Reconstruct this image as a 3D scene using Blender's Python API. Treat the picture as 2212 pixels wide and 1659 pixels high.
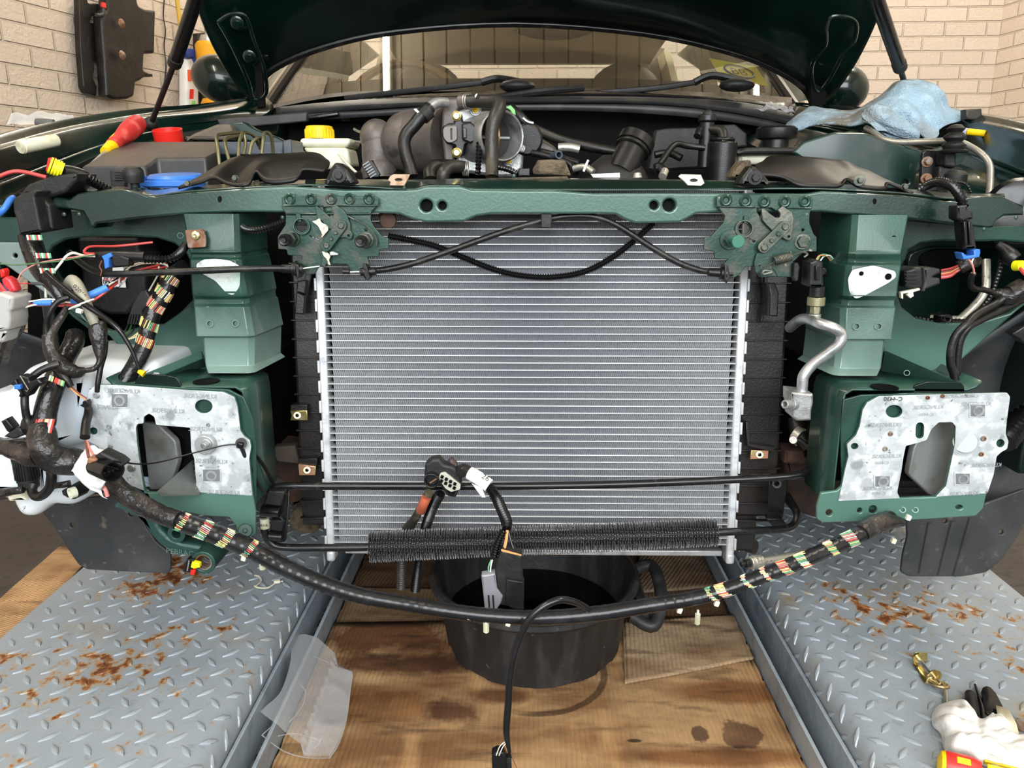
import bpy, bmesh, math, random
from math import sin, cos, pi, radians
from mathutils import Vector as V, Matrix as M, Quaternion, noise
random.seed(7)
SC = bpy.context.scene
COL = SC.collection
for o in list(bpy.data.objects): bpy.data.objects.remove(o)

# ---------------------------------------------------------------- camera
F = 1650.0; CX, CY = 1106.0, 829.5; H = 0.75
TH = math.atan((829.5-411)/F); PSI = math.atan(26*cos(TH)/F)
cd = bpy.data.cameras.new('camera'); cam = bpy.data.objects.new('camera', cd); COL.objects.link(cam)
cd.sensor_width = 36; cd.lens = F/2212*36; cd.clip_start = .02
cam.location = (0, 0, H); cam.rotation_euler = (pi/2-TH, 0, PSI)
SC.camera = cam
# ---------------------------------------------------------------- world, lights, exposure
SC.view_settings.view_transform = 'Standard'; SC.view_settings.look = 'None'
SC.view_settings.gamma = 1; SC.view_settings.exposure = 1.06; SC.view_settings.use_curve_mapping = False
SC.cycles.max_bounces = 6; SC.cycles.diffuse_bounces = 3; SC.cycles.glossy_bounces = 3
SC.cycles.transparent_max_bounces = 10; SC.cycles.transmission_bounces = 6
SC.cycles.caustics_reflective = False; SC.cycles.caustics_refractive = False
SC.cycles.sample_clamp_indirect = 4
w = bpy.data.worlds.new('World'); SC.world = w; w.use_nodes = True
w.node_tree.nodes['Background'].inputs[0].default_value = (.94, .97, 1.0, 1)
w.node_tree.nodes['Background'].inputs[1].default_value = 0.44
def area(name, loc, rot, sx, sy, power, color):
    l = bpy.data.lights.new(name, 'AREA'); l.shape = 'RECTANGLE'; l.size = sx; l.size_y = sy; l.energy = power; l.color = color
    o = bpy.data.objects.new(name, l); COL.objects.link(o); o.location = loc; o.rotation_euler = rot; return o
area('daylight_through_door', (0.2, -1.9, 1.75), (radians(72), 0, 0), 3.4, 1.7, 92, (.93, .97, 1.0))

# ---------------------------------------------------------------- pixel <-> place
FW = V((-sin(PSI)*cos(TH), cos(PSI)*cos(TH), -sin(TH))); RT = V((cos(PSI), sin(PSI), 0)); UP = RT.cross(FW)
def P(px, py, Y):
    r = FW+RT*((px-CX)/F)-UP*((py-CY)/F); t = Y/r.y
    return V((r.x*t, Y, H+r.z*t))
def G(px, py, z):
    r = FW+RT*((px-CX)/F)-UP*((py-CY)/F); t = (z-H)/r.z
    return V((r.x*t, r.y*t, z))
def cr(x0, y0, s): return lambda *pts: [(x0+p[0]/s, y0+p[1]/s)+tuple(p[2:]) for p in pts]
A1 = cr(0,0,2.989); A2 = cr(560,0,2.633); A3 = cr(1300,0,2.4254); A4 = cr(0,380,3.3515); A5 = cr(0,780,3.318)
A6 = cr(1500,380,3.107); A7 = cr(1500,780,3.107); A8 = cr(560,400,2.989); B1 = cr(560,940,3.16); B2 = cr(1100,960,3.16)
B3 = cr(0,1150,2.765); B4 = cr(540,1300,2.572); B5 = cr(1300,1250,2.4254); B6 = cr(760,180,4.608); B7 = cr(1860,1350,5.369)
B8 = cr(1200,380,3.687); D1 = cr(0,460,5.53); D2 = cr(0,780,4.74); D3 = cr(590,420,8.296); D4 = cr(1510,410,7.9)
D5 = cr(1900,240,5.529); D6 = cr(1880,460,4.608); D7 = cr(560,780,3.77); D8 = cr(400,0,5.53)
PX = lambda *p: list(p)

# ---------------------------------------------------------------- materials
def srgb(r, g, b):
    f = lambda c: (c/255/12.92) if c/255 <= .04045 else ((c/255+.055)/1.055)**2.4
    return (f(r), f(g), f(b), 1)
def mat(name, col, rough=.5, metal=0, layers=(), bump=None, coat=0, trans=0, alpha=1, emit=None, spec=.5, ior=1.45, rvar=None, sheen=0):
    """layers: (colour, scale, lo, hi, stretch xyz, detail)"""
    m = bpy.data.materials.new(name); m.use_nodes = True; nt = m.node_tree; N = nt.nodes; L = nt.links
    b = N['Principled BSDF']; I = b.inputs
    I['Roughness'].default_value = rough; I['Metallic'].default_value = metal; I['Coat Weight'].default_value = coat
    I['Coat Roughness'].default_value = .08; I['Transmission Weight'].default_value = trans; I['Alpha'].default_value = alpha
    I['Specular IOR Level'].default_value = spec; I['IOR'].default_value = ior; I['Sheen Weight'].default_value = sheen
    if emit: I['Emission Color'].default_value = emit[0]; I['Emission Strength'].default_value = emit[1]
    tc = N.new('ShaderNodeTexCoord')
    def noi(scale, st, detail, dist=0):
        mp = N.new('ShaderNodeMapping'); mp.inputs['Scale'].default_value = st; L.new(tc.outputs['Object'], mp.inputs[0])
        n = N.new('ShaderNodeTexNoise'); n.inputs['Scale'].default_value = scale; n.inputs['Detail'].default_value = detail
        n.inputs['Distortion'].default_value = dist; L.new(mp.outputs[0], n.inputs['Vector']); return n
    if len(col) == 3: col = srgb(*col)
    cur = None
    for ly in layers:
        c, sc, lo, hi = ly[:4]; st = ly[4] if len(ly) > 4 else (1, 1, 1); dt = ly[5] if len(ly) > 5 else 5
        if len(c) == 3: c = srgb(*c)
        n = noi(sc, st, dt); r = N.new('ShaderNodeMapRange'); r.inputs[1].default_value = lo; r.inputs[2].default_value = hi
        L.new(n.outputs[0], r.inputs[0])
        mx = N.new('ShaderNodeMix'); mx.data_type = 'RGBA'; mx.inputs[7].default_value = c; L.new(r.outputs[0], mx.inputs[0])
        if cur is None: mx.inputs[6].default_value = col
        else: L.new(cur, mx.inputs[6])
        cur = mx.outputs[2]
    if cur is None: I['Base Color'].default_value = col
    else: L.new(cur, I['Base Color'])
    if rvar:
        n = noi(rvar[0], (1, 1, 1), 4); r = N.new('ShaderNodeMapRange'); r.inputs[3].default_value = rvar[1]; r.inputs[4].default_value = rvar[2]
        r.inputs[1].default_value = .35; r.inputs[2].default_value = .65
        L.new(n.outputs[0], r.inputs[0]); L.new(r.outputs[0], I['Roughness'])
    if bump:
        n = noi(bump[0], bump[2] if len(bump) > 2 else (1, 1, 1), 3); bp = N.new('ShaderNodeBump')
        bp.inputs['Strength'].default_value = 1; bp.inputs['Distance'].default_value = bump[1]
        L.new(n.outputs[0], bp.inputs['Height']); L.new(bp.outputs[0], I['Normal'])
    m['nt'] = 1
    return m
def uvwave(m, scale, dist, prof='SIN', axis='X', mixcol=None):
    """rings along a tube's length, from its UV in metres"""
    nt = m.node_tree; N = nt.nodes; L = nt.links; b = N['Principled BSDF']
    uv = N.new('ShaderNodeUVMap'); wv = N.new('ShaderNodeTexWave'); wv.wave_profile = prof; wv.bands_direction = axis
    wv.inputs['Scale'].default_value = scale; wv.inputs['Distortion'].default_value = .6; wv.inputs['Detail'].default_value = 1
    L.new(uv.outputs[0], wv.inputs[0]); bp = N.new('ShaderNodeBump'); bp.inputs['Distance'].default_value = dist
    L.new(wv.outputs[1], bp.inputs['Height'])
    if b.inputs['Normal'].links: L.new(b.inputs['Normal'].links[0].from_socket, bp.inputs['Normal'])
    L.new(bp.outputs[0], b.inputs['Normal'])
    return m
PAINT = mat('green_paint', (9,36,30), .28, .15, [((20,54,45), 8, .42, .72), ((120,140,125), 130, .72, .79)], coat=.8, bump=(260, .0002))
def bump2(m, scale, dist):
    nt = m.node_tree; N = nt.nodes; L = nt.links; b = N['Principled BSDF']; tc = N.new('ShaderNodeTexCoord'); n = N.new('ShaderNodeTexNoise'); n.inputs['Scale'].default_value = scale
    L.new(tc.outputs['Object'], n.inputs[0]); bp = N.new('ShaderNodeBump'); bp.inputs['Distance'].default_value = dist; L.new(n.outputs[0], bp.inputs['Height'])
    L.new(b.inputs['Normal'].links[0].from_socket, bp.inputs['Normal']); L.new(bp.outputs[0], b.inputs['Normal'])
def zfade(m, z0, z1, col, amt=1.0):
    """base colour turns to another tone below a height, edge broken by noise"""
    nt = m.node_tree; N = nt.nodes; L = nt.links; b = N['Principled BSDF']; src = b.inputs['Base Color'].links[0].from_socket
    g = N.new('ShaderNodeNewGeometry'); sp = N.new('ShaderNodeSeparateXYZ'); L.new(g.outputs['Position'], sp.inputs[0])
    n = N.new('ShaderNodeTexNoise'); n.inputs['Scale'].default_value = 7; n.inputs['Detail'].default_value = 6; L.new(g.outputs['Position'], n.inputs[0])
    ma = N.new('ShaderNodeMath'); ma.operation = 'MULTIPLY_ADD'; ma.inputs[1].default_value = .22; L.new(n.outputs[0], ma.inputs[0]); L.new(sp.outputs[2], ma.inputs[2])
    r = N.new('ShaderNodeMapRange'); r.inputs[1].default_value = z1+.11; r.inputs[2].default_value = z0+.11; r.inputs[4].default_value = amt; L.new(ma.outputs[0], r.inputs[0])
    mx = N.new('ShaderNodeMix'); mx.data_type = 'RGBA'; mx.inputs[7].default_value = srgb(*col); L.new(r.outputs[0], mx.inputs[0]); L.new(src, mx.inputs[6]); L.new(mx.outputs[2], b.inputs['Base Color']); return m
PAINTL = mat('graded_green_paint', (17,48,40), .36, .15, [((44,78,67), 7, .46, .74), ((26,68,54), 11, .58, .75), ((120,110,95), 60, .72, .8)], coat=.3, bump=(420, .0002))
def midfade(m, x0, x1, col, amt):
    """another tone over the middle of the panel, edge broken by noise"""
    nt = m.node_tree; N = nt.nodes; L = nt.links; b = N['Principled BSDF']; src = b.inputs['Base Color'].links[0].from_socket
    g = N.new('ShaderNodeNewGeometry'); sp = N.new('ShaderNodeSeparateXYZ'); L.new(g.outputs['Position'], sp.inputs[0])
    ab = N.new('ShaderNodeMath'); ab.operation = 'ABSOLUTE'; L.new(sp.outputs[0], ab.inputs[0]); n = N.new('ShaderNodeTexNoise'); n.inputs['Scale'].default_value = 9; L.new(g.outputs['Position'], n.inputs[0])
    ma = N.new('ShaderNodeMath'); ma.operation = 'MULTIPLY_ADD'; ma.inputs[1].default_value = .25; L.new(n.outputs[0], ma.inputs[0]); L.new(ab.outputs[0], ma.inputs[2])
    r = N.new('ShaderNodeMapRange'); r.inputs[1].default_value = x1+.12; r.inputs[2].default_value = x0+.12; r.inputs[4].default_value = amt; L.new(ma.outputs[0], r.inputs[0])
    mx = N.new('ShaderNodeMix'); mx.data_type = 'RGBA'; mx.inputs[7].default_value = srgb(*col); L.new(r.outputs[0], mx.inputs[0]); L.new(src, mx.inputs[6]); L.new(mx.outputs[2], b.inputs['Base Color']); return m
PAINTF = midfade(mat('graded_slam_panel_paint', (8,32,27), .3, .15, [((20,52,44), 8, .42, .72), ((120,140,125), 130, .72, .79)], coat=.75, bump=(260, .0002)), .28, .50, (66,98,86), .8)  # dark green, paler towards the middle of the panel
PAINTL = zfade(PAINTL, .47, .60, (84,122,109), .85)  # green, paler towards the bottom
PAINTD = mat('dark_green_gloss_paint', (5,24,20), .24, .05, [((14,42,36), 5, .5, .8)], coat=.3, rvar=(6, .18, .36), spec=.4)
BONNET = mat('bonnet_underside_paint', (5,20,17), .24, .1, [((10,36,30), 4, .45, .75)], coat=.7, bump=(3, .02))
PAINTU = zfade(mat('graded_upright_paint', (19,52,43), .38, .15, [((44,80,68), 9, .46, .72), ((18,50,42), 11, .58, .75)], coat=.25, bump=(420, .0002)), .49, .63, (126,152,143))  # upright green, turning paler towards the bottom
PAINTS = mat('chassis_leg_paint', (32,66,56), .4, .15, [((68,100,88), 5, .5, .75), ((14,34,30), 8, .55, .75)], coat=.3, bump=(300, .0002))
LATCHG = mat('worn_green_latch_paint', (34,62,53), .4, .35, [((70,74,66), 38, .5, .62), ((24,64,52), 24, .58, .72), ((150,140,125), 90, .69, .74)], coat=.25, bump=(300, .0003))
LATCHD = mat('greasy_latch_steel', (78,84,76), .42, .6, [((110,108,98), 50, .5, .65), ((46,62,52), 30, .55, .7)], bump=(300, .0003))
GASKET = mat('pressed_foil_gasket', (168,173,175), .5, .2, [((206,210,211), 55, .46, .60, (1, 1, 1), 8), ((196,201,203), 14, .45, .65), ((138,145,148), 38, .58, .68, (1, 1, 1), 8), ((110,108,102), 150, .66, .74)], bump=(160, .0005))
ALU = mat('aluminium', (196,198,200), .34, .85, [((160,162,164), 60, .5, .7)], bump=(400, .0002))
CORE = mat('radiator_fin_aluminium', (246,247,250), .45, .1)
TUBEA = mat('radiator_tube_aluminium', (236,238,240), .35, .5)
HEADER = mat('radiator_header_aluminium', (208,210,212), .45, .4, [((170,172,176), 40, .55, .7)], bump=(150, .0004))
ALUD = mat('cast_aluminium', (176,178,178), .42, .7, [((130,128,124), 40, .5, .7)], bump=(300, .0004))
STEELP = mat('galvanised_pipe', (190,188,178), .38, .8, [((120,112,98), 160, .6, .72)], bump=(300, .0003))
ZINC = mat('yellow_zinc_steel', (196,176,108), .25, .9, [((226,216,180), 60, .5, .65)])
PINKZ = mat('pinkish_zinc_clip', (224,160,130), .3, .7, [((196,176,120), 80, .45, .6)])
RUSTY = mat('rusty_steel', (130,98,76), .6, .4, [((150,146,138), 30, .5, .6), ((112,62,36), 50, .55, .68)])
RUST = mat('rusted_subframe', (58,42,34), .85, .1, [((84,58,44), 30, .45, .7), ((34,30,28), 12, .5, .7)], bump=(90, .002))
BLK = mat('black_plastic', (15,15,16), .36, 0, [((30,29,28), 50, .5, .7)], bump=(500, .0002))
BLKG = mat('glossy_black_plastic', (16,16,17), .22, 0, rvar=(30, .14, .34))
BLKM = mat('matt_black_plastic', (22,22,22), .55, 0, [((38,36,34), 60, .52, .7)], bump=(300, .0004))
BROWNP = mat('dusty_black_plastic', (44,39,36), .5, 0, [((66,58,52), 14, .45, .7)], bump=(200, .0003))
GREYP = mat('charcoal_plastic_cover', (44,44,45), .42, 0, [((66,64,62), 20, .45, .7)], bump=(900, .00015))
TANK = mat('black_radiator_tank_plastic', (19,18,18), .36, 0, [((40,34,31), 8, .45, .7)], bump=(300, .0003))
RUB = mat('black_rubber', (12,12,12), .40, 0, [((48,45,40), 25, .52, .72)], bump=(200, .0004))
RUBB = mat('weathered_rubber_hose', (40,37,33), .4, 0, [((96,86,66), 22, .54, .72, (1, 1, .3))], bump=(140, .0008))
COND = mat('corrugated_conduit', (13,13,14), .25, 0)
TAPE = uvwave(mat('black_cloth_tape', (19,19,20), .26, 0, [((36,34,34), 40, .5, .7)], bump=(70, .0022)), 17, .0007, 'SAW')
TAPEM = mat('crumpled_black_tape', (30,28,27), .33, 0, [((64,56,50), 30, .52, .7)], bump=(75, .004))
HARN = uvwave(mat('spiral_taped_loom', (22,22,24), .24, 0, [((36,36,38), 30, .5, .7)], bump=(50, .0006)), 22, .0006, 'SAW')
BLKMET = mat('black_coated_tube', (24,24,25), .22, .1, [((58,54,50), 60, .60, .75)], rvar=(20, .15, .35))
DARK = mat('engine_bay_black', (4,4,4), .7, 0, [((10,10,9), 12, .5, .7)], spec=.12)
GREYH = mat('hvac_black', (20,20,20), .5)
WHITEP = mat('translucent_white_plastic', (206,214,220), .35, 0, [((222,224,222), 5, .4, .6), ((178,194,214), 4, .52, .7, (1, 1, 1.6))], bump=(14, .0015), spec=.4)
CREAMP = mat('aged_cream_plastic', (222,220,196), .4, 0, [((196,190,160), 30, .55, .7)])
YEL = mat('yellow_plastic', (240,200,20), .35, 0, [((220,170,10), 60, .5, .7)])
YELB = mat('bright_yellow_plastic', (236,228,30), .35)
RED = mat('red_plastic', (214,38,30), .35)
REDD = mat('dusty_red_grip', (186,46,44), .5, 0, [((214,92,84), 40, .55, .7)])
BLUE = mat('blue_plastic', (52,112,196), .35)
BLUET = mat('blue_tape', (64,128,214), .45)
GREENP = mat('light_green_clip_plastic', (120,190,110), .4)
WHT = mat('white_cable_tie', (232,232,224), .4)
PAPER = mat('white_paper_label', (232,232,228), .6, 0, bump=(60, .001))
CLOTHW = mat('white_rag', (226,224,220), .9, 0, [((196,188,180), 30, .52, .68), ((206,196,160), 12, .6, .72)], bump=(60, .002), sheen=.2)
GLOVEK = mat('black_rubber_pad', (16,16,17), .3)
TERRY = mat('light_blue_microfibre', (146,172,190), .95, 0, [((120,116,104), 7, .46, .64), ((168,194,210), 40, .5, .7)], bump=(15, .016))
bump2(TERRY, 380, .0035)
OLIVE = mat('olive_plated_pipe', (120,116,88), .35, .7)
ORNG = mat('orange_sleeve', (176,90,62), .5)
WORANGE = mat('copper_orange_wire', (214,150,96), .45)
WRED = mat('red_wire', (188,64,60), .4); WWHT = mat('white_wire', (226,220,205), .4); WGRN = mat('green_wire', (96,158,122), .4)
WPNK = mat('pink_wire', (206,130,122), .4); WYEL = mat('yellow_wire', (214,204,130), .4); WBRN = mat('brown_wire', (120,66,54), .45); WBLK = mat('black_wire', (26,26,27), .35)
WDGR = mat('dark_green_wire', (54,96,54), .4)
FOAM = mat('weathered_foam', (98,86,68), .95, 0, [((66,58,46), 60, .45, .65)], bump=(160, .004))
RUBTYRE = mat('tyre_rubber', (34,33,32), .7, 0, bump=(80, .001))
SLATE = mat('mud_liner_plastic', (40,42,44), .55, 0, [((66,66,66), 7, .48, .7), ((96,88,78), 50, .64, .74)], bump=(120, .0006))
SAGE = mat('grey_green_primer', (120,134,130), .5, .2, [((138,152,148), 14, .5, .7)])
DTEXT = mat('faint_grey_print', (150,154,158), .7)
BTEXT = mat('black_print', (30,30,30), .6)
LIQ = mat('dark_coolant_liquid', (4,4,4), .05, 0)

# ---------------------------------------------------------------- mesh building
def cat(pts, n):
    """Catmull-Rom through tuples"""
    if len(pts) < 3 : 
        out = []
        for i in range(len(pts)-1):
            for k in range(n): t = k/n; out.append([a+(b-a)*t for a, b in zip(pts[i], pts[i+1])])
        return out+[list(pts[-1])]
    out = []; m = len(pts)
    for i in range(m-1):
        p0 = pts[max(i-1, 0)]; p1 = pts[i]; p2 = pts[i+1]; p3 = pts[min(i+2, m-1)]
        for k in range(n):
            t = k/n
            out.append([.5*((2*b)+(c-a)*t+(2*a-5*b+4*c-d)*t*t+(3*b-a-3*c+d)*t**3) for a, b, c, d in zip(p0, p1, p2, p3)])
    return out+[list(pts[-1])]
def resample(pts, step):
    pts = [V(p) for p in pts]; L = [0]
    for a, b in zip(pts, pts[1:]): L.append(L[-1]+(b-a).length)
    n = max(2, int(L[-1]/step)+1); out = []; j = 0
    for i in range(n+1):
        s = L[-1]*i/n
        while j < len(L)-2 and L[j+1] < s: j += 1
        d = L[j+1]-L[j]; out.append(pts[j].lerp(pts[j+1], (s-L[j])/d if d > 1e-9 else 0))
    return out
def fillet(poly, rd, n=4):
    if rd <= 0: return poly
    out = []; m = len(poly)
    for i in range(m):
        p = V(poly[i][:2]); a = V(poly[i-1][:2]); b = V(poly[(i+1) % m][:2])
        da = (a-p).length; db = (b-p).length
        if da < 1e-6 or db < 1e-6: continue
        ra = min(rd, da*.45); rb = min(rd, db*.45); s = p+(a-p)*(ra/da); e = p+(b-p)*(rb/db)
        for k in range(n+1): t = k/n; out.append(tuple(s*(1-t)**2+p*2*t*(1-t)+e*t*t))
    return out
RS = 1.0
class MB:
    def __init__(s): s.v = []; s.f = []; s.m = []; s.uv = []
    def add(s, vs, fs, m=0, uvs=None):
        o = len(s.v); s.v += [tuple(v) for v in vs]
        for i, f in enumerate(fs):
            s.f.append([o+k for k in f]); s.m.append(m); s.uv.append(uvs[i] if uvs else None)
        return s
    def box(s, c, sz, R=None, m=0):
        c = V(c); vs = []
        for x in (-.5, .5):
            for y in (-.5, .5):
                for z in (-.5, .5):
                    d = V((x*sz[0], y*sz[1], z*sz[2]))
                    if R: d = R @ d
                    vs.append(c+d)
        return s.add(vs, [(0,1,3,2),(4,6,7,5),(0,4,5,1),(2,3,7,6),(0,2,6,4),(1,5,7,3)], m)
    def hexa(s, q, d, m=0):
        """four corner points and a depth vector (or four back corners)"""
        q = [V(p) for p in q]; b = [V(p) for p in d] if isinstance(d, list) else [p+V(d) for p in q]
        return s.add(q+b, [(0,1,2,3),(7,6,5,4),(0,4,5,1),(1,5,6,2),(2,6,7,3),(3,7,4,0)], m)
    def grid(s, rows, m=0, cu=False, cv=False, flip=False, uv=None):
        nr, nc = len(rows), len(rows[0]); vs = [p for r in rows for p in r]; fs = []; us = []
        for i in range(nr-(0 if cv else 1)):
            for j in range(nc-(0 if cu else 1)):
                a, b = i, (i+1) % nr; c, d = j, (j+1) % nc
                f = (a*nc+c, a*nc+d, b*nc+d, b*nc+c); fs.append(f[::-1] if flip else f)
                if uv:
                    q = [uv(i, j), uv(i, j+1), uv(i+1, j+1), uv(i+1, j)]; us.append(q[::-1] if flip else q)
        return s.add(vs, fs, m, us if uv else None)
    def cyl(s, a, b, r0, r1=None, n=16, m=0, caps=True, hole=0):
        a, b = V(a), V(b); r1 = r0 if r1 is None else r1; d = (b-a); q = d.to_track_quat('Z', 'Y')
        ring = lambda c, r: [c+q @ V((r*cos(2*pi*k/n), r*sin(2*pi*k/n), 0)) for k in range(n)]
        A, B = ring(a, r0), ring(b, r1); s.add(A+B, [(k, (k+1) % n, n+(k+1) % n, n+k) for k in range(n)], m)
        if hole:
            C, D = ring(a, hole), ring(b, hole)
            s.add(A+C, [(k, n+k, n+(k+1) % n, (k+1) % n) for k in range(n)], m); s.add(B+D, [(k, (k+1) % n, n+(k+1) % n, n+k) for k in range(n)], m)
            s.add(C+D, [(k, n+k, n+(k+1) % n, (k+1) % n) for k in range(n)], m)
        elif caps:
            s.add(A, [tuple(range(n))[::-1]], m); s.add(B, [tuple(range(n))], m)
        return s
    def lathe(s, o, ax, prof, n=24, m=0, sx=1):
        o = V(o); q = V(ax).to_track_quat('Z', 'Y')
        rows = [[o+q @ V((r*cos(2*pi*k/n)*sx, r*sin(2*pi*k/n), h)) for k in range(n)] for r, h in prof]
        return s.grid(rows, m, cu=True)
    def ball(s, c, rx, ry=None, rz=None, n=16, m=0, R=None):
        ry = ry or rx; rz = rz or rx; c = V(c); rows = []
        for i in range(n//2+1):
            t = pi*i/(n//2); rr = max(sin(t), 1e-4); row = []
            for k in range(n):
                d = V((rx*rr*cos(2*pi*k/n), ry*rr*sin(2*pi*k/n), -rz*cos(t))); row.append(c+(R @ d if R else d))
            rows.append(row)
        return s.grid(rows, m, cu=True)
    def tube(s, pts, r, n=10, m=0, step=None, sub=6, rib=None, caps=True, smooth=True, flat=1, uvs=True, lump=0):
        """pts: world points, r: radius or list of radii per point; rib=(pitch, depth)"""
        rr = [x*RS for x in (r if isinstance(r, (list, tuple)) else [r]*len(pts))]
        q = [tuple(p)+(x,) for p, x in zip(pts, rr)]
        if smooth: q = cat(q, sub)
        path = [V(p[:3]) for p in q]; rad = [p[3] for p in q]
        wrap = rib and len(rib) > 2
        if rib: step = rib[0]/(6 if wrap else 4)
        if step:
            L = [0]
            for a, b in zip(path, path[1:]): L.append(L[-1]+(b-a).length)
            nn = max(2, int(L[-1]/step)); np_, nr_ = [], []; j = 0
            for i in range(nn+1):
                t = L[-1]*i/nn
                while j < len(L)-2 and L[j+1] < t: j += 1
                d = L[j+1]-L[j]; u = (t-L[j])/d if d > 1e-9 else 0
                np_.append(path[j].lerp(path[j+1], u)); nr_.append(rad[j]*(1-u)+rad[j+1]*u)
            path, rad = np_, nr_
            if wrap: rad = [x+rib[1]*(i % 6)/5 for i, x in enumerate(rad)]
            elif rib: rad = [x-rib[1]*(1 if i % 4 in (0,) else .5 if i % 4 in (1, 3) else 0) for i, x in enumerate(rad)]
        K = len(path); T = [(path[min(i+1, K-1)]-path[max(i-1, 0)]).normalized() for i in range(K)]
        nrm = T[0].cross(V((0, 1, .13)) if abs(T[0].y) < .9 else V((1, 0, .2))).normalized(); rows = []; L = 0; Ls = []
        for i in range(K):
            if i:
                nrm = (nrm-T[i]*nrm.dot(T[i])).normalized(); L += (path[i]-path[i-1]).length
            Ls.append(L); bn = T[i].cross(nrm); row = []
            for k in range(n):
                a = 2*pi*k/n; ra = rad[i]
                if lump: ra *= 1+lump*noise.noise(V((L*60, cos(a)*1.2, sin(a)*1.2)))
                row.append(path[i]+nrm*(cos(a)*ra)+bn*(sin(a)*ra*flat))
            rows.append(row)
        s.grid(rows, m, cu=True, flip=True, uv=(lambda i, j: (Ls[min(i, K-1)]+j/n*.012, j/n)))
        if caps:
            s.add(rows[0], [tuple(range(n))], m); s.add(rows[-1], [tuple(range(n))[::-1]], m)
        return s
    def out(s, name, mats, parent=None, bev=0, ang=38, label=None, cat_=None, group=None, kind=None, seg=2, sub=0, solid=0):
        me = bpy.data.meshes.new(name); me.from_pydata(s.v, [], s.f)
        mats = mats if isinstance(mats, (list, tuple)) else [mats]
        for x in mats: me.materials.append(x)
        me.polygons.foreach_set('material_index', s.m)
        if any(u for u in s.uv):
            ul = me.uv_layers.new(name='UVMap')
            for p, u in zip(me.polygons, s.uv):
                if u:
                    for li, c in zip(p.loop_indices, u): ul.data[li].uv = c
        bm = bmesh.new(); bm.from_mesh(me); bmesh.ops.remove_doubles(bm, verts=bm.verts, dist=1e-6)
        bmesh.ops.recalc_face_normals(bm, faces=bm.faces); bm.to_mesh(me); bm.free()
        me.shade_smooth(); me.set_sharp_from_angle(angle=radians(ang))
        return finish(me, name, parent, bev, label, cat_, group, kind, seg, sub, solid)
def finish(me, name, parent, bev=0, label=None, cat_=None, group=None, kind=None, seg=2, sub=0, solid=0):
    o = bpy.data.objects.new(name, me); COL.objects.link(o)
    if parent: o.parent = parent
    if solid:
        md = o.modifiers.new('thickness', 'SOLIDIFY'); md.thickness = solid; md.offset = 0
    if sub:
        md = o.modifiers.new('smooth', 'SUBSURF'); md.levels = sub; md.render_levels = sub
    if bev:
        md = o.modifiers.new('bevel', 'BEVEL'); md.width = bev; md.segments = seg; md.limit_method = 'ANGLE'; md.angle_limit = radians(40)
    tag(o, label, cat_, group, kind)
    return o
def tag(o, label=None, cat_=None, group=None, kind=None):
    if label: o['label'] = label
    if cat_: o['category'] = cat_
    if group: o['group'] = group
    if kind: o['kind'] = kind
    return o
def T(name, label, cat_, group=None):
    o = bpy.data.objects.new(name, None); COL.objects.link(o); o.empty_display_size = .02
    return tag(o, label, cat_, group)
def curve_mesh(polys, ext, bev, fr, res=2):
    """polys: list of 2D outlines (first outer, rest holes) -> extruded mesh. fr maps (u,v,w) -> world"""
    cu = bpy.data.curves.new('t', 'CURVE'); cu.dimensions = '2D'; cu.fill_mode = 'BOTH'; cu.extrude = max(ext/2-bev, 0); cu.bevel_depth = bev; cu.bevel_resolution = res
    cu.offset = -bev
    for p in polys:
        sp = cu.splines.new('POLY'); sp.points.add(len(p)-1); sp.use_cyclic_u = True
        for q, c in zip(sp.points, p): q.co = (c[0], c[1], 0, 1)
    to = bpy.data.objects.new('t', cu); COL.objects.link(to); dg = bpy.context.evaluated_depsgraph_get(); dg.update()
    me = bpy.data.meshes.new_from_object(to.evaluated_get(dg)); bpy.data.objects.remove(to); bpy.data.curves.remove(cu)
    for v in me.vertices: v.co = fr(v.co.x, v.co.y, v.co.z)
    return me
def circ(cx, cy, r, n=20, ry=None, a=0): return [(cx+r*cos(2*pi*k/n+a), cy+(ry or r)*sin(2*pi*k/n+a)) for k in range(n)]
def slot(x0, y0, x1, y1, r, n=6):
    a = math.atan2(y1-y0, x1-x0)
    return [(x1+r*cos(a-pi/2+pi*k/n), y1+r*sin(a-pi/2+pi*k/n)) for k in range(n+1)]+[(x0+r*cos(a+pi/2+pi*k/n), y0+r*sin(a+pi/2+pi*k/n)) for k in range(n+1)]
def plate(name, m, parent, pts, Y, th=.003, holes=(), bev=.0006, rd=0, tilt=0, lean=0, res=2, **kw):
    """upright sheet whose outline is given in photo pixels at distance Y; extends back by th.
    tilt: degrees turned about its vertical centre line, lean: degrees leaned back"""
    outer = fillet(pts, rd); polys = []
    for q in [outer]+list(holes):
        polys.append([(P(x, y, Y).x, P(x, y, Y).z) for x, y in [c[:2] for c in q]])
    cx = sum(p[0] for p in polys[0])/len(polys[0]); cz = sum(p[1] for p in polys[0])/len(polys[0])
    polys = [[(x-cx, z-cz) for x, z in p] for p in polys]
    R = M.Rotation(radians(tilt), 3, 'Z') @ M.Rotation(radians(lean), 3, 'X')
    def fr(u, v, w_): return V((cx, Y, cz))+R @ V((u, th/2-w_, v))
    me = curve_mesh(polys, th, min(bev, th*.49), fr, res)
    if bev > .004: me.shade_smooth()
    else: me.shade_smooth(); me.set_sharp_from_angle(angle=radians(35))
    me.materials.append(m) if not isinstance(m, (list, tuple)) else [me.materials.append(x) for x in m]
    return finish(me, name, parent, label=kw.get('label'), cat_=kw.get('cat_'), group=kw.get('group'), kind=kw.get('kind'))
def W(pts, Y=None):
    """list of (px,py[,Y]) -> world"""
    return [P(p[0], p[1], p[2] if len(p) > 2 else Y) for p in pts]
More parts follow.
